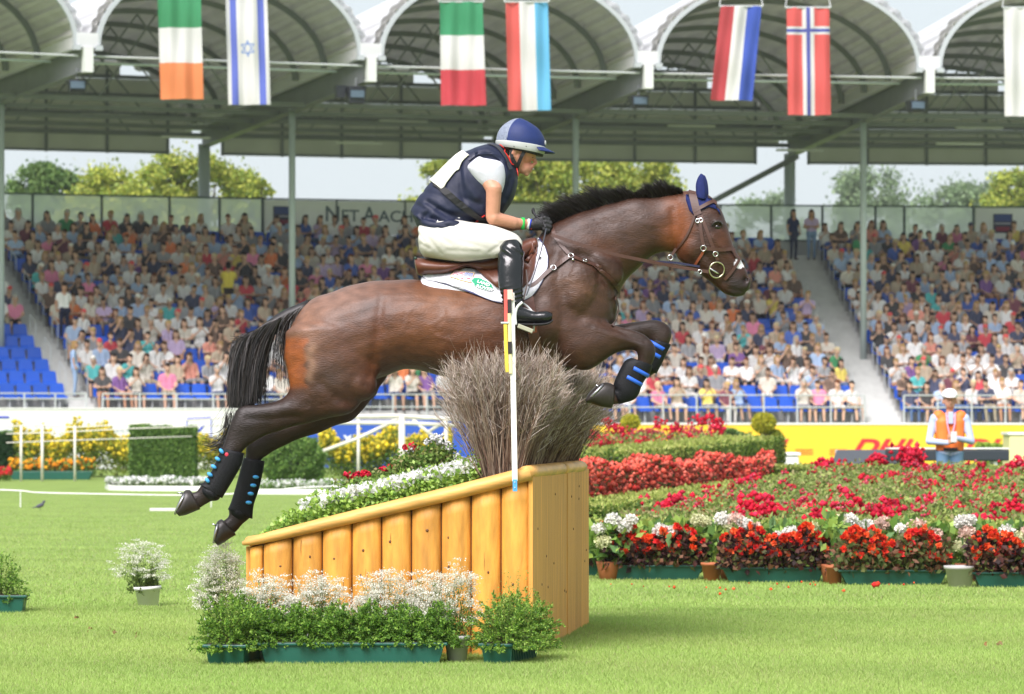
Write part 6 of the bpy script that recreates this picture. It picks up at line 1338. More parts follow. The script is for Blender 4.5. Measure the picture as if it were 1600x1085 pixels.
# reins from the bit to the hands
rein = [H(861, 369, -.16), H(900, 383, -.2), H(960, 400, -.2), H(1020, 412, -.16), H(1060, 419, -.12), H(1106, 426, -.1)]
def band(name, P3, wd, m_, th=.004, parent=None, up=Vector((0, 0, 1))):
    m2 = MB(); V = []; F = []; k = len(P3)
    for i in range(k):
        t = (P3[min(i + 1, k - 1)] - P3[max(i - 1, 0)]).normalized(); s_ = Vector((0, -1, 0)); u = t.cross(s_).normalized()
        for a, b in ((-1, -1), (1, -1), (1, 1), (-1, 1)): V.append(rel(P3[i] + u * wd / 2 * a + s_ * th / 2 * b))
    for i in range(k - 1):
        for j in range(4): F.append((i * 4 + j, i * 4 + (j + 1) % 4, (i + 1) * 4 + (j + 1) % 4, (i + 1) * 4 + j))
    F += [(0, 1, 2, 3), tuple((k - 1) * 4 + j for j in (3, 2, 1, 0))]; return m2.add(V, F).build(name, m_, parent or horse)
band('rein', [Vector(p) for p in catmull([tuple(p) for p in rein], 5)], .019, leatherl); band('rein', [Vector(p) + Vector((0, .3 - i * .006, .012)) for i, p in enumerate(catmull([tuple(p) for p in rein], 5))], .019, leatherl)
band('martingale_rein', [H(1000, 411, -.16), H(1030, 411, -.14), H(1055, 412, -.12), H(1092, 418, -.1)], .012, mat('dark_rein', (.015, .015, .05), .5)); ring('rein_buckle', 1092, 426, 3, metalm, 0, .003, free=-.115); ring('ring', 1046, 404, 4, metalm, 0, .003, free=-.12)
# eyes, nostrils, ears, bonnet
for s in (-1, 1):
    c, n = surf(1119.5, 356, -.006, s); MB().ell(rel(c), (.021, .015, .017), 16, 10).build('eye', mat('eye', (.008, .005, .004), .06, .8), horse, True)
    c, n = surf(1166.5, 437.5, -.004, s); MB().ell(rel(c), (.011, .008, .018), 12, 8, M=Matrix.Rotation(.35, 3, 'Y')).build('nostril', mat('nostril_dark', (.006, .004, .004), .7), horse, True)
    m2 = MB(); loft(m2, [((1119.5 - 9, 352), (1110, 355), .012), ((1117, 346), (1117, 349.5), .014), ((1125, 347), (1124, 350.5), .012), ((1128, 352), (1126, 354), .008)], s * .093, 10, 4); m2.v = [tuple(Vector(v) - horse.location) for v in m2.v]; m2.build('eyelid', coatd if 'coatd' in globals() else mat('eyelid_skin', (.018, .012, .01), .35, .6), horse, True)
bonm = mat('navy_bonnet', (.01, .018, .1), .8, .3, noise=.15, nscale=40, bump=.4, bscale=250)
for s, dx in ((-1, 0), (1, 5)):
    m2 = MB(); loft(m2, [((1088 + dx, 310), (1102 + dx, 313), .03), ((1086.5 + dx, 300), (1103 + dx, 303), .03), ((1086.5 + dx, 289), (1102.5 + dx, 293), .024), ((1089.5 + dx, 279), (1101 + dx, 283), .016), ((1094 + dx, 272.5), (1098 + dx, 274.5), .007)], s * .06, 16, 4, 2.2); m2.v = [tuple(Vector(v) - horse.location) for v in m2.v]; m2.build('ear', bonm, horse, True)
for s in (-1, 1): patch('bonnet', [(1071, 298), (1084, 297), (1104, 300), (1114, 304), (1121, 312), (1126, 326), (1131, 334), (1122, 330), (1106, 325), (1095, 330), (1082, 337), (1076, 330), (1071, 314)], bonm, .004, side=s, step=6, th=.005)
# mane and tail
hairm = mat('horse_hair', attr=True, rough=.42, spec=.5)
HC = [(.012, .01, .01), (.02, .015, .013), (.007, .006, .006), (.035, .026, .022)]
cl = Cloud(); n = 9000; u = R.rand(n); crest = catmull([(862, 349), (884, 338), (912, 329), (949, 319), (986, 309), (1023, 307), (1048, 303), (1067, 298)], 8); ci = u * (len(crest) - 1); i0 = np.clip(ci.astype(int), 0, len(crest) - 2); fr = (ci - i0)[:, None]; cp = crest[i0] * (1 - fr) + crest[i0 + 1] * fr
Hc = np.interp(u, [0, .08, .3, .45, .56, .62, .7, .85, 1], [16, 34, 40, 42, 30, 16, 28, 32, 8]) * (.55 + .45 * R.rand(n)) * (1 + .12 * np.sin(u * 90) + .1 * np.sin(u * 47)); lean = np.interp(u, [0, .5, .65, 1], [-.95, -.55, -.25, -.35]) + R.normal(size=n) * .16
y0 = R.uniform(-.03, .03, n); t = np.linspace(0, 1, 6)[None, :]; dx = Hc[:, None] * (np.sin(lean)[:, None] * t + (-.25 + .0 * t) * t * t); dy_ = -Hc[:, None] * np.cos(lean)[:, None] * (t - .14 * t * t)
PX = cp[:, 0:1] + dx; PY = cp[:, 1:2] + 5 + dy_; Yv = YH + y0[:, None] + (R.normal(size=(n, 1)) * .04) * t - (R.rand(n, 1) < .22) * .03 * t
pts = np.stack([(PX - 800) / SH_, Yv, CAMZ + (HZ - PY) / SH_], 2) - HO; pts[:, :, 0] += .006 * np.sin(np.linspace(0, 1, 6)[None, :] * 5 + R.uniform(0, 6, (n, 1))) * np.linspace(0, 1, 6)[None, :]; cl.ribbons(pts, .0032, .001, HC, .3); cl.build('mane', hairm, horse)
tl = MB(); tl.tube([rel(H(*p)) for p in ((484, 480), (470, 485), (452, 492), (434, 502), (418, 514), (404, 530), (394, 555), (386, 585))], [.045, .042, .04, .038, .036, .034, .03, .02], 12); tl.build('dock', hairm2 if 'hairm2' in globals() else mat('dock_hair', (.01, .008, .008), .5), horse, True)
tc_ = MB(); loft(tc_, [((428, 503), (440, 513), .02), ((392, 519), (425, 530), .028), ((372, 545), (414, 550), .032), ((367, 585), (408, 588), .028), ((370, 612), (400, 616), .018), ((374, 624), (392, 628), .008)], 0, 16, 4); tc_.v = [tuple(Vector(v) - horse.location) for v in tc_.v]; tc_.build('tail_core', MATS['dock_hair'], horse, True)
cl = Cloud(); n = 11000; u = R.rand(n) ** .8; dock = catmull([(476, 478), (458, 488), (438, 498), (420, 508), (403, 516), (388, 524), (374, 533)], 6); ci = u * (len(dock) - 1); i0 = np.clip(ci.astype(int), 0, len(dock) - 2); fr = (ci - i0)[:, None]; cp = dock[i0] * (1 - fr) + dock[i0 + 1] * fr
v = R.rand(n); below = (1 - u)
ex = np.where(u > .3, 361 + (1 - (u - .3) / .7) * 50 * R.uniform(.5, 1.1, n) + R.normal(size=n) * 3, R.uniform(425, 456, n)); ey = np.where(u > .3, 638 - 14 * np.abs(R.normal(size=n)) - (R.rand(n) < .4) * R.uniform(0, 80, n) - np.clip(ex - 392, 0, 60) * R.uniform(0, 1.4, n), R.uniform(560, 612, n))
keep_ = (u > .3) | (R.rand(n) < .05); ex = ex[keep_]; ey = ey[keep_]; cp = cp[keep_]; u2 = u[keep_]; n = len(ex)
t = np.linspace(0, 1, 10)[None, :]; mx = cp[:, 0] * .35 + ex * .65 - 8 * (u2 > .3) - (u2 <= .3) * 12; my = cp[:, 1] + (ey - cp[:, 1]) * .28
mx = np.where(u2 > .3, np.maximum(mx, 361), mx); PX = (1 - t) ** 2 * cp[:, 0:1] + 2 * t * (1 - t) * mx[:, None] + t * t * ex[:, None]; PY = (1 - t) ** 2 * cp[:, 1:2] + 2 * t * (1 - t) * my[:, None] + t * t * ey[:, None]
PX = PX + (.6 + 1.6 * t) * np.sin(t * 6 + R.uniform(0, 6, (n, 1)) * .6 + ex[:, None] * .12); yb = R.normal(size=(n, 1)) * .035; Yv = YH + yb + R.normal(size=(n, 1)) * .035 * t; pts = np.stack([(PX - 800) / SH_, Yv, CAMZ + (HZ - PY) / SH_], 2) - HO; cl.ribbons(pts, .0032, .0014, HC, .3, side=np.array([[[0, 1., 0]]]) + R.normal(size=(n, 1, 3)) * .6)
# loose wisps and the blown tail end
n = 46; x0 = R.uniform(362, 385, n); t = np.linspace(0, 1, 9)[None, :]; x1 = x0 - R.uniform(5, 45, n); y1 = R.uniform(660, 705, n); PX = x0[:, None] + (x1 - x0)[:, None] * t ** 1.4 + 1.5 * np.sin(t * 6 + R.uniform(0, 6, (n, 1))); PY = 600 + (y1 - 600)[:, None] * t
pts = np.stack([(PX - 800) / SH_, np.full(PX.shape, YH) + R.normal(size=(n, 1)) * .06, CAMZ + (HZ - PY) / SH_], 2) - HO; cl.ribbons(pts, .0022, .001, HC)
n = 260; t = np.linspace(0, 1, 8)[None, :]; x0 = R.uniform(352, 372, n); y0 = R.uniform(640, 700, n); x1 = R.uniform(314, 350, n); y1 = 690 + (x1 - 314) * .35 + R.normal(size=n) * 9; mx = x0 - 4; my = y0 * .4 + y1 * .6 + 14; PX = (1 - t) ** 2 * x0[:, None] + 2 * t * (1 - t) * mx[:, None] + t * t * x1[:, None]; PY = (1 - t) ** 2 * y0[:, None] + 2 * t * (1 - t) * my[:, None] + t * t * y1[:, None]
pts = np.stack([(PX - 800) / SH_, YH + .02 + R.normal(size=(n, 1)) * .03 + 0 * PX, CAMZ + (HZ - PY) / SH_], 2) - HO; cl.ribbons(pts, .003, .0012, HC); cl.build('tail', hairm, horse)
# ================================================================ rider
RO = H(730, 405); rider = empty('person', RO); tag(rider, 'rider in navy vest, white breeches and blue helmet crouching forward on the bay horse', 'person')
def rr(V): return [tuple(Vector(v) - RO) for v in V]
skinm = mat('skin', attr=True, rough=.5, spec=.4, noise=.06, nscale=30, bump=.12, bscale=120)
vestm = mat('navy_vest', (.006, .01, .034), .62, .45, noise=.2, nscale=9, bump=.6, bscale=9); shirtm = mat('white_shirt', (.6, .61, .68), .75, bump=.5, bscale=16); breech = mat('white_breeches', (.56, .55, .49), .7, noise=.03, nscale=10, bump=.5, bscale=12); lboot = mat('patent_boot', (.005, .006, .007), .22, .5, coat=.15, bump=.5, bscale=14); glovem = mat('black_glove', (.016, .016, .018), .6, bump=.3, bscale=90)
def q3(px, py, dy): return tuple(H(px, py, dy))
# one continuous body
pr = []
def c2(a, r0, b, r1, g): pr.append((q3(*a), r0 / SH_, q3(*b), r1 / SH_, g))
c2((682, 372, 0), 22, (700, 330, 0), 28, 1); c2((700, 330, 0), 33, (745, 280, 0), 30, 1)
for s in (-1, 1): c2((694, 378, s * .08), 20, (752, 272, s * .11), 22, 1)
# ankles, knees, hips
for s in (-1, 1):
    c2((688, 381, s * .09), 20, (796, 387, s * .235), 12, 1); c2((796, 387, s * .235), 12, (798, 478, s * .37), 7, 1); c2((799, 484, s * .38), 7, (845, 499, s * .38), 6, 1)
    c2((758, 276, s * .17), 14, (772, 300, s * .22), 13, 0); c2((772, 300, s * .22), 13.5, (770, 340, s * .2), 11.5, 0); c2((772, 344, s * .2), 12, (800, 350, s * .14), 10.5, 0); c2((800, 350, s * .14), 10, (826, 351, s * .08), 6.8, 0)
c2((775, 255, 0), 17, (800, 248, 0), 15, 0)
# head: skull, jaw, brow, nose, lips, chin, ears
c2((808, 232, 0), 22, (818, 236, 0), 21, 0); c2((812, 252, 0), 14.5, (820, 262, 0), 11.5, 0)
for s in (-1, 1):
    c2((808, 248, s * .03), 12, (819, 266, s * .012), 6.5, 0); c2((822, 247, s * .025), 9.0, (830, 243, s * .022), 6.5, 0); c2((832, 240, s * .03), 3.8, (836, 238.5, s * .012), 3.8, 0)
    c2((802, 236, s * .078), 2.2, (800.5, 241, s * .08), 2.8, 0); c2((800.5, 241, s * .078), 2.6, (803.5, 247, s * .074), 1.8, 0); c2((806, 236, s * .077), 1.5, (805, 241, s * .077), 1.5, 0)
c2((834, 245, 0), 3.0, (837.5, 254.5, 0), 2.9, 0); c2((836, 256, 0), 3.2, (834, 257.5, 0), 3.2, 0)
for s in (-1, 1): c2((834, 257, s * .01), 2.2, (833, 258, s * .012), 2, 0)
c2((831, 262, .008), 2.9, (831, 262, -.008), 2.9, 0); c2((829, 267, .007), 2.9, (829, 267, -.007), 2.9, 0); c2((823, 271.5, .006), 4.6, (823, 271.5, -.006), 4.6, 0); c2((806, 262, 0), 11, (795, 256, 0), 14, 0)
V, F, reg = sculpt(pr, .0062, 3)
vx = 800 + V[:, 0] * SH_; vy = HZ - (V[:, 2] - CAMZ) * SH_
C = np.tile(np.array((.53, .26, .165)), (len(V), 1)); C[reg == 1] = (.6, .6, .58)
def g2(cx, cy, sx, sy): return np.exp(-.5 * (((vx - cx) / sx) ** 2 + ((vy - cy) / sy) ** 2))[:, None]
for cx, cy, sx, sy, col, k in ((822, 254, 9, 8, (.5, .17, .11), .7), (837, 255, 4, 4, (.55, .2, .14), .6), (832, 264.6, 2.6, 1.6, (.3, .07, .06), .9), (821, 268, 7, 5, (.36, .2, .15), .45), (802, 242, 2, 3, (.4, .14, .09), .6), (775, 352, 16, 5, (.58, .26, .15), .5)):
    m_ = g2(cx, cy, sx, sy) * k; C = C * (1 - m_) + np.array(col) * m_
mesh_np('body', V - np.array(RO), F, skinm, rider, C, True)
for s in (-1, 1):
    e = MB(); e.ell(H(830, 246.6, s * .031) - RO, (.007, .006, .0045), 12, 8); e.build('eye', mat('eye_white', (.3, .26, .24), .3), rider, True); MB().ell(H(832.2, 246.8, s * .0365) - RO, (.0042, .0042, .0045), 10, 6).build('iris', mat('iris', (.02, .02, .02), .1), rider, True)
    MB().tube([H(826.5, 245.4, s * .04) - RO, H(830, 244, s * .041) - RO, H(834, 244.6, s * .035) - RO], .0022, 6).build('eyelid', mat('eyelid', (.3, .13, .08), .5), rider, True); MB().tube([H(825, 241.5, s * .046) - RO, H(830, 240, s * .044) - RO, H(835, 241, s * .034) - RO], .0026, 6).build('eyebrow', mat('hair_brown', (.07, .035, .02), .8), rider, True)
MB().ell(H(833.2, 264.3, 0) - RO, (.008, .014, .0028), 10, 6, M=Matrix.Rotation(.25, 3, 'Y')).build('teeth', mat('teeth', (.6, .57, .5), .3), rider, True)
m2 = MB()
for s in (-1, 1): m2.ell(H(800, 230, s * .06) - RO, (.045, .024, .035), 12, 8)
m2.ell(H(793, 238, 0) - RO, (.028, .065, .045), 14, 8); m2.build('hair', mat('dark_hair', (.018, .01, .007), .7, noise=.3, nscale=60), rider, True)
# vest
def loftr(name, st, m_, yoff=0.0, seg=32, sub=5, pw=2.2, extra=None, voxel=None, sm=3, parent=None, crease=False):
    m2 = MB(); loft(m2, st, yoff, seg, sub, pw, .5)
    if extra: extra(m2)
    if voxel:
        V, F = remesh(m2.v, m2.f, voxel, sm)
        if crease:
            x_ = 800 + V[:, 0] * SH_; y_ = HZ - (V[:, 2] - CAMZ) * SH_; dd_ = np.zeros(len(V))
            for (ax_, ay_, bx_, by_, w__, am) in ((662, 366, 690, 400, 2.2, -.006), (672, 362, 705, 385, 2, -.004), (690, 362, 735, 372, 2.2, -.004), (745, 362, 790, 376, 2, -.004), (752, 372, 785, 384, 1.8, -.0035), (765, 398, 790, 382, 2, -.005), (772, 404, 796, 386, 2, .004), (655, 368, 664, 380, 2, -.006), (658, 384, 672, 392, 2, -.005), (700, 395, 750, 398, 2.5, -.004), (720, 380, 760, 392, 2.5, -.003)):
                dx, dy = bx_ - ax_, by_ - ay_; t = np.clip(((x_ - ax_) * dx + (y_ - ay_) * dy) / (dx * dx + dy * dy), 0, 1); dd_ += am * np.exp(-.5 * ((x_ - ax_ - t * dx) ** 2 + (y_ - ay_ - t * dy) ** 2) / w__ ** 2)
            V = V + vnormals(V, F) * dd_[:, None]
        return mesh_np(name, V - np.array(RO), F, m_, parent or rider, None, True)
    m2.v = rr(m2.v); return m2.build(name, m_, parent or rider, True)
vp = MB()
loft(vp, [((641, 331), (690, 366), .16), ((645, 322), (715, 362), .185), ((655, 306), (740, 356), .195), ((668, 290), (772, 350), .2), ((683, 275), (790, 330), .205), ((700, 258), (802, 312), .21), ((718, 242), (807, 296), .2), ((738, 233), (809, 282), .185), ((756, 227), (809, 272), .15), ((770, 223), (806, 263), .1)], 0, 36, 5, 2.3, .4)
loft(vp, [((643, 336), (668, 350), .17), ((648, 345), (704, 352), .215), ((653, 356), (730, 347), .245), ((668, 365), (742, 352), .255)], 0, 30, 4, 2.3, .4)
loft(vp, [((740, 232), (760, 262), .19), ((760, 226), (786, 262), .17), ((780, 226), (806, 264), .1)], 0, 30, 4, 2.3, .4)
VV, VF = remesh(vp.v, vp.f, .009, 3)
vx = 800 + VV[:, 0] * SH_; vy = HZ - (VV[:, 2] - CAMZ) * SH_
def lg(pts, w_):
    best = np.full(len(vx), 1e9)
    for (x0, y0), (x1, y1) in zip(pts[:-1], pts[1:]):
        dx, dy = x1 - x0, y1 - y0; t = np.clip(((vx - x0) * dx + (vy - y0) * dy) / (dx * dx + dy * dy), 0, 1); best = np.minimum(best, np.hypot(vx - x0 - t * dx, vy - y0 - t * dy))
    return np.exp(-.5 * (best / w_) ** 2)
dv = np.zeros(len(vx))
for pts, w_, a in (([(668, 318), (700, 340), (745, 352)], 3, -.018), ([(664, 326), (690, 345), (735, 356)], 4, .012), ([(690, 292), (720, 312), (750, 322)], 3, -.008), ([(720, 262), (722, 300), (726, 320)], 3, -.01), ([(700, 300), (740, 330), (758, 342)], 4, .01), ([(652, 322), (672, 332), (660, 345)], 3, -.012), ([(680, 345), (700, 357), (725, 352)], 3, -.008), ([(655, 340), (664, 352), (680, 360)], 2.5, .01),
                  ([(790, 262), (798, 285), (790, 312)], 3, -.01), ([(782, 330), (795, 305), (802, 285)], 3, .008), ([(732, 250), (724, 265), (728, 290), (745, 312)], 4, .01), ([(735, 246), (760, 238), (785, 252), (793, 275)], 4, .012), ([(660, 300), (690, 310), (700, 325)], 3, -.006), ([(685, 330), (710, 338), (742, 345)], 2.5, -.008)):
    dv += a * lg(pts, w_)
VV = VV + vnormals(VV, VF) * dv[:, None]; mesh_np('vest', VV - np.array(RO), VF, vestm, rider, None, True)
rb = BVHTree.FromPolygons([tuple(v) for v in VV], [tuple(int(a) for a in f) for f in VF])
def onvest(px, py, off=.004, side=-1):
    loc, n, i, d = rb.ray_cast(H(px, py, side * 2), Vector((0, -side, 0)))
    if loc is None: loc, n, i, d = rb.find_nearest(H(px, py, side * .12))
    return loc + n * off, n
def vstrap(name, pts, wpx, m_, off=.004, side=-1):
    pp = catmull(pts, 5); C = [onvest(x, y, off, side) for x, y in pp]; V = []; F = []; k = len(C); w_ = wpx / SH_ / 2
    for i in range(k):
        t = (C[min(i + 1, k - 1)][0] - C[max(i - 1, 0)][0]).normalized(); n = C[i][1]; s_ = t.cross(n).normalized()
        for a, b in ((-1, 0), (1, 0), (1, 1), (-1, 1)): V.append(C[i][0] + s_ * w_ * a + n * .004 * b - RO)
    for i in range(k - 1):
        for j in range(4): F.append((i * 4 + j, i * 4 + (j + 1) % 4, (i + 1) * 4 + (j + 1) % 4, (i + 1) * 4 + j))
    F += [(0, 1, 2, 3), tuple((k - 1) * 4 + j for j in (3, 2, 1, 0))]; return MB().add(V, F).build(name, m_, rider)
blk = mat('black_webbing', (.01, .01, .012), .6); redp = mat('red_piping', (.65, .03, .02), .5)
vstrap('vest_strap', [(681, 289), (700, 305), (720, 322), (745, 340), (765, 350)], 10, blk, .006); vstrap('red_piping', [(780, 228), (790, 238), (799, 250), (805, 262), (808, 276)], 2, redp, .005); vstrap('red_piping', [(738, 350), (744, 347), (749, 345)], 1.8, redp, .006); vstrap('red_piping', [(751, 342), (757, 339)], 1.8, redp, .006); vstrap('shoulder_panel', [(765, 228), (778, 234), (790, 250), (797, 268)], 9, mat('charcoal_panel', (.03, .032, .04), .6), .004)
def backpatch(name, ol, y0, y1, m_, off):
    pp = catmull(ol, 5); V = []; F = []; k = len(pp); ny = 12; Nn = Vector((-.75, 0, .66))
    for x, y in pp:
        for j in range(ny + 1):
            o = H(x, y, y0 + (y1 - y0) * j / ny); loc, n, i, d = rb.ray_cast(o + Nn * .6, -Nn)
            if loc is None: loc, n, i, d = rb.find_nearest(o)
            V.append(loc + n * off - RO)
    for i in range(k - 1):
        for j in range(ny): F.append((i * (ny + 1) + j, i * (ny + 1) + j + 1, (i + 1) * (ny + 1) + j + 1, (i + 1) * (ny + 1) + j))
    o = MB().add(V, F).build(name, m_, rider, True); sd = o.modifiers.new('s', 'SOLIDIFY'); sd.thickness = .006; return o
backpatch('number_bib', [(680, 290), (690, 276), (704, 262), (716, 250), (728, 242)], -.17, .17, mat('white_bib', (.8, .78, .68), .7), .009)
p, n = onvest(685, 349, .004); MB().ell(p - RO, (.006, .004, .006), 10, 6).build('snap_button', metalm, rider, True)
vstrap('armhole_seam', [(733, 254), (745, 246), (765, 243), (780, 252), (789, 268), (791, 285)], 3, mat('navy_seam', (.008, .012, .04), .5), .006)
# sleeve, breeches
for s in (-1, 1):
    loftr('sleeve', [((729, 262), (753, 292), .05), ((731, 254), (764, 292), .075), ((742, 249), (772, 294), .085), ((760, 248), (776, 290), .08), ((775, 254), (780, 292), .07)] if False else [((750, 246), (752, 250), .03), ((731, 262), (783, 256), .085), ((733, 272), (790, 272), .09), ((742, 285), (789, 289), .075), ((751, 293), (785, 303), .06), ((752, 295.5), (783.5, 305), .055)], shirtm, s * .165, voxel=.008)
    loftr('breeches', [((655, 354), (656, 392), .11, -s * .03), ((662, 352), (661, 400), .135, -s * .02), ((684, 346), (668, 404), .13, 0), ((715, 346), (700, 409), .118, s * .035), ((737, 350), (725, 411), .105, s * .065), ((765, 354), (757, 408), .09, s * .095), ((790, 362), (783, 405), .078, s * .115), ((808, 370), (802, 408), .068, s * .12), ((816, 380), (812, 404), .055, s * .12)], breech, s * .12, voxel=.009, crease=True)
    bt = MB(); loft(bt, [((788, 380), (808, 378), .05, -s * .03), ((781, 390), (816, 388), .06, -s * .015), ((779, 402), (818, 400), .062, 0), ((777.5, 420), (818, 418), .062, s * .02), ((778, 438), (817, 437), .058, s * .035), ((780, 455), (817, 453), .052, s * .05), ((784, 468), (817, 466), .047, s * .055), ((786, 480), (818, 476), .044, s * .06), ((789, 492), (815, 484), .04, s * .06)], s * .32, 26, 5, 2.2, .3)
    loft(bt, [((789, 480), (789, 507), .035), ((800, 476), (800, 509), .042), ((818, 484), (818, 508), .044), ((835, 490), (836, 508), .046), ((852, 489), (852, 508), .046), ((862, 492), (861, 504), .034)], s * .38, 24, 5, 2.4, .4)
    V, F = remesh(bt.v, bt.f, .007, 3); vx_ = 800 + V[:, 0] * SH_; vy_ = HZ - (V[:, 2] - CAMZ) * SH_
    V = V + vnormals(V, F) * (.004 * np.sin(vy_ * .9 + vx_ * .25) * np.exp(-((vy_ - 468) / 12) ** 2) + .006 * np.sin(vy_ * .35 - vx_ * .3) * np.exp(-((vy_ - 398) / 9) ** 2))[:, None]; bo = mesh_np('riding_boot', V - np.array(RO), F, lboot, rider, None, True)
    loftr('sole', [((795, 506), (795, 511), .036), ((815, 508), (815, 511), .04), ((840, 508), (840, 512), .046), ((856, 506), (856, 510), .042), ((864, 501), (863, 505), .03)], mat('boot_sole', (.02, .02, .022), .7), s * .38, parent=rider)
# stirrups (belong to the saddle)
for s in (-1, 1):
    st_ = empty('stirrup', (0, 0, 0)); st_.parent = horse; Y_ = s * .385; pts = [(816, 476), (808, 484), (805, 496), (806, 511)]; pts2 = [(816, 476), (825, 483), (832, 492), (834, 506), (833, 520)]
    MB().tube([rel(H(x, y, Y_ - s * .0)) + Vector((0, s * (.045), 0)) for x, y in catmull(pts, 4)], .008, 8).build('branch', mat('white_iron', (.75, .76, .74), .3), st_, True)
    MB().tube([rel(H(x, y, Y_)) - Vector((0, s * .05, 0)) for x, y in catmull(pts2, 4)], .006, 8).build('branch', MATS['white_iron'], st_, True)
    a, b = rel(H(809, 512, Y_)), rel(H(832, 521, Y_)); MB().beam(a, b, .12, .024).build('tread', mat('stirrup_tread', (.42, .42, .3), .4, metal=.3), st_, bevel=.003)
    band('stirrup_leather', [H(822, 425, s * .32), H(824, 445, s * .345), H(820, 462, s * .37), H(817, 476, s * .385)], .009, mat('stirrup_strap', (.05, .03, .025), .6))
band('whip', [H(853, 360, -.2), H(845, 395, -.29), H(835, 430, -.34), H(822, 466, -.41)], .007, mat('whip', (.03, .035, .045), .4), .007)
bpy.data.objects['whip'].parent = None; w_ = bpy.data.objects['whip']; w_.location = horse.location; tag(w_, 'thin dark riding whip held in the right glove, hanging beside the saddle', 'whip')
# forearm bands
def cuff(name, x, y, dy, rpx, wpx, m_, tilt=0.0):
    c = H(x, y, dy); r_ = rpx / SH_; V = []; F = []; M = Matrix.Rotation(tilt, 3, 'Y')
    for k in (-1, 1):
        for j in range(20): t = 2 * math.pi * j / 20; V.append(c - RO + M @ Vector((k * wpx / SH_ / 2, r_ * .95 * math.cos(t), r_ * math.sin(t))))
    F = [(j, (j + 1) % 20, 20 + (j + 1) % 20, 20 + j) for j in range(20)]; o = MB().add(V, F).build(name, m_, rider, True); sd = o.modifiers.new('s', 'SOLIDIFY'); sd.thickness = .003; return o
cuff('green_wristband', 817, 351, -.1, 9.6, 6, mat('green_band', (.02, .5, .08), .4)); cuff('white_wristband', 825.5, 351.5, -.083, 8.4, 4, whitep, .15); cuff('blue_wristband', 828.5, 351.5, -.078, 8.2, 1.8, blueink, .2); cuff('red_wristband', 831, 352, -.074, 8.0, 2, mat('red_band', (.7, .08, .05), .5), .2)
# gloves with curled fingers around the rein
for s in (-1, 1):
    y0 = s * .075; gp_ = [(q3(829, 352, y0), 8.2 / SH_, q3(838, 352, y0), 8.5 / SH_, 0), (q3(838, 350, y0), 9.5 / SH_, q3(848, 351, y0 * .95), 9.5 / SH_, 0), (q3(842, 344, y0), 7 / SH_, q3(850, 344, y0), 7 / SH_, 0)]
    for k in range(4):
        yy = y0 - s * .0; px0, py0 = 851 + (1.5 if k in (1, 2) else 0), 342 + k * 6.0; ln_ = (6, 7.5, 7, 5.5)[k]
        A_ = (px0, py0, yy - s * .018 * -1); B_ = (px0 + ln_, py0 + 2, yy + s * .012); D_ = (px0 + ln_ - 1, py0 + 6, yy - s * .022); E_ = (px0 + 1, py0 + 6.5, yy - s * .04)
        for a, b, r0, r1 in ((A_, B_, 3.9, 3.6), (B_, D_, 3.6, 3.4), (D_, E_, 3.3, 3.0)): gp_.append((q3(*a), r0 / SH_, q3(*b), r1 / SH_, 0))
    gp_ += [(q3(841, 343, y0 - s * .01), 4.2 / SH_, q3(849, 337, y0 - s * .02), 3.8 / SH_, 0), (q3(849, 337, y0 - s * .02), 3.8 / SH_, q3(857, 339, y0 - s * .03), 3.2 / SH_, 0)]
    V, F, _ = sculpt(gp_, .0042, 1); mesh_np('glove', V - np.array(RO), F, glovem, rider, None, True)
MB().tube([H(852, 358, -.2) - RO, H(848, 348, -.1) - RO, H(836, 338, -.09) - RO, H(832, 329, -.08) - RO], [.006, .006, .007, .009], 8).build('whip_handle', blk, rider, True)
m2 = MB(); m2.ell(H(833, 331, -.08) - RO, (.01, .009, .02), 10, 8); m2.ell(H(842, 339, -.09) - RO, (.014, .01, .007), 10, 6); m2.build('whip_knob', blk, rider, True)
# helmet
hm = empty('helmet', (0, 0, 0)); hm.parent = rider; helm = mat('navy_helmet', (.008, .022, .11), .6, .4, noise=.08, nscale=30, bump=.15, bscale=200); greyh = mat('grey_helmet', (.42, .44, .42), .5, noise=.04, nscale=20); meshh = mat('mesh_panel', (.2, .23, .3), .5, noise=.4, nscale=160)
def dome(name, prof, m_, hw, off=0.0, seg=32):
    prof = [((r[0], r[1]), (r[2], r[3]), abs(r[4])) for r in catmull([(*a, *b, w_) for a, b, w_ in prof], 4)]; V = []; F = []; nr = len(prof)
    for i, (a, b, w_) in enumerate(prof):
        A, B = H(*a), H(*b); c = (A + B) / 2; u = (B - A) / 2
        for j in range(seg): t = 2 * math.pi * j / seg; V.append(c + u * math.cos(t) + Vector((0, w_ * math.sin(t), 0)) - RO)
    for i in range(nr - 1):
        for j in range(seg): F.append((i * seg + j, i * seg + (j + 1) % seg, (i + 1) * seg + (j + 1) % seg, (i + 1) * seg + j))
    F += [tuple(range(seg))[::-1], tuple((nr - 1) * seg + j for j in range(seg))]; return MB().add(V, F).build(name, m_, hm, True)
shell = dome('shell', [((775, 221), (852, 232), .112), ((776, 214), (852, 222), .113), ((779, 205), (849, 213), .108), ((786, 196), (842, 202), .094), ((797, 188.5), (830, 193), .066), ((806, 185.5), (821, 188), .034), ((812, 184.8), (815, 185.2), .008)], helm, 0)
dome('grey_rim', [((776.5, 229), (850, 242), .108), ((774.5, 225), (851.5, 238), .114), ((774.3, 220.5), (852.5, 231.5), .1155), ((776, 219), (851, 229.5), .1145)], greyh, 0)
dome('helmet_lining', [((782, 231), (848, 245.5), .098), ((778, 227), (850, 241), .107)], blk, 0)
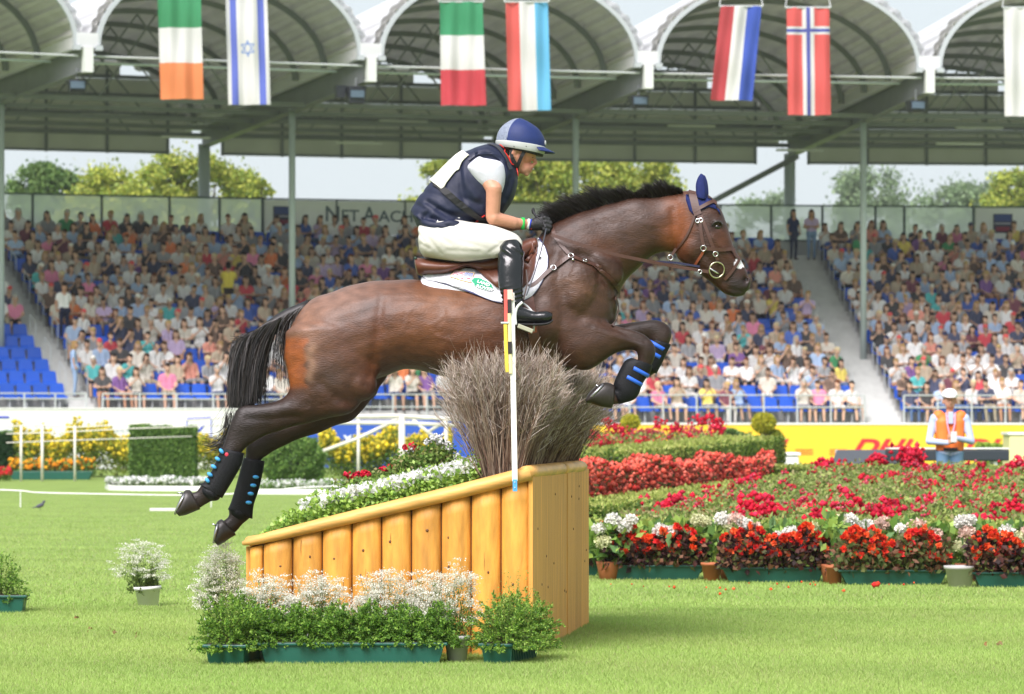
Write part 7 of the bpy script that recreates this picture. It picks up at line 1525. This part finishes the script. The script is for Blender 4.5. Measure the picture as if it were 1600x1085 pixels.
# visor
V = []; F = []
for i in range(5):
    r_ = i / 4
    for j in range(17):
        t = -1.15 + 2.3 * j / 16; c0 = H(829, 231.5, 0); fx = .085 + .056 * r_ * math.cos(t) ** .6; V.append(c0 + Vector((fx * math.cos(t) * 1.0, (.112 + .006 * r_) * math.sin(t), -.0 - .012 * r_ - .018 * r_ * math.cos(t) - .004)) - RO)
for i in range(4):
    for j in range(16): F.append((i * 17 + j, i * 17 + j + 1, (i + 1) * 17 + j + 1, (i + 1) * 17 + j))
o = MB().add(V, F).build('visor', helm, hm, True); sd = o.modifiers.new('s', 'SOLIDIFY'); sd.thickness = .006
# grey mesh part at the back of the shell
shell.data.materials.append(meshh)
for p_ in shell.data.polygons:
    c_0 = p_.center + RO; x_ = 800 + c_0.x * SH_; y_ = HZ - (c_0.z - CAMZ) * SH_
    if x_ < np.interp(y_, [185, 190, 197, 205, 215, 224], [812, 803, 797, 793.5, 792, 792]): p_.material_index = 1
MB().tube([H(x, y, -(.112 * math.sqrt(max(0, 1 - ((x - 813.5) / 40) ** 2 - ((226 - y) / 42) ** 2)) + .001)) - RO for x, y in ((792, 220), (793, 208), (797, 197.5), (804, 190), (812, 186))], .0022, 6).build('piping', helm, hm, True)
def bandr(name, P3, wd, m_, th=.003):
    V = []; F = []; k = len(P3)
    for i in range(k):
        t = (P3[min(i + 1, k - 1)] - P3[max(i - 1, 0)]).normalized(); s_ = Vector((0, -1, 0)); u = t.cross(s_).normalized()
        for a, b in ((-1, -1), (1, -1), (1, 1), (-1, 1)): V.append(P3[i] + u * wd / 2 * a + s_ * th / 2 * b - RO)
    for i in range(k - 1):
        for j in range(4): F.append((i * 4 + j, i * 4 + (j + 1) % 4, (i + 1) * 4 + (j + 1) % 4, (i + 1) * 4 + j))
    F += [(0, 1, 2, 3), tuple((k - 1) * 4 + j for j in (3, 2, 1, 0))]; return MB().add(V, F).build(name, m_, hm)
for s in (-1, 1):
    bandr('chin_strap', [H(820, 237, s * .088), H(815, 246, s * .084), H(811, 255, s * .07), H(808, 262, s * .055), H(807, 270, s * .035)], .021, blk); bandr('chin_strap', [H(798, 236, s * .085), H(800, 248, s * .082), H(805, 257, s * .07), H(808, 262, s * .058)], .02, blk)
MB().ell(H(852, 224, -.02) - RO, (.006, .012, .016), 8, 6).build('front_badge', greyh, hm)
for x in (822, 803): MB().ell(H(x, 231, -.112) - RO, (.003, .002, .003), 8, 4).build('rivet', blk, hm)
# ================================================================ air
hz = MB().box((10, 300, 29), (420, 680, 60)).build('haze', None); hz['kind'] = 'stuff'; hz['label'] = 'thin bright summer haze over the arena'
hm_ = bpy.data.materials.new('air'); hm_.use_nodes = True; n_ = hm_.node_tree.nodes; n_.remove(n_['Principled BSDF']); pv = n_.new('ShaderNodeVolumePrincipled')
pv.inputs['Color'].default_value = (.93, .96, 1, 1); pv.inputs['Density'].default_value = .00022; pv.inputs['Anisotropy'].default_value = 0.2; hm_.node_tree.links.new(pv.outputs[0], n_['Material Output'].inputs['Volume']); hz.data.materials.append(hm_)
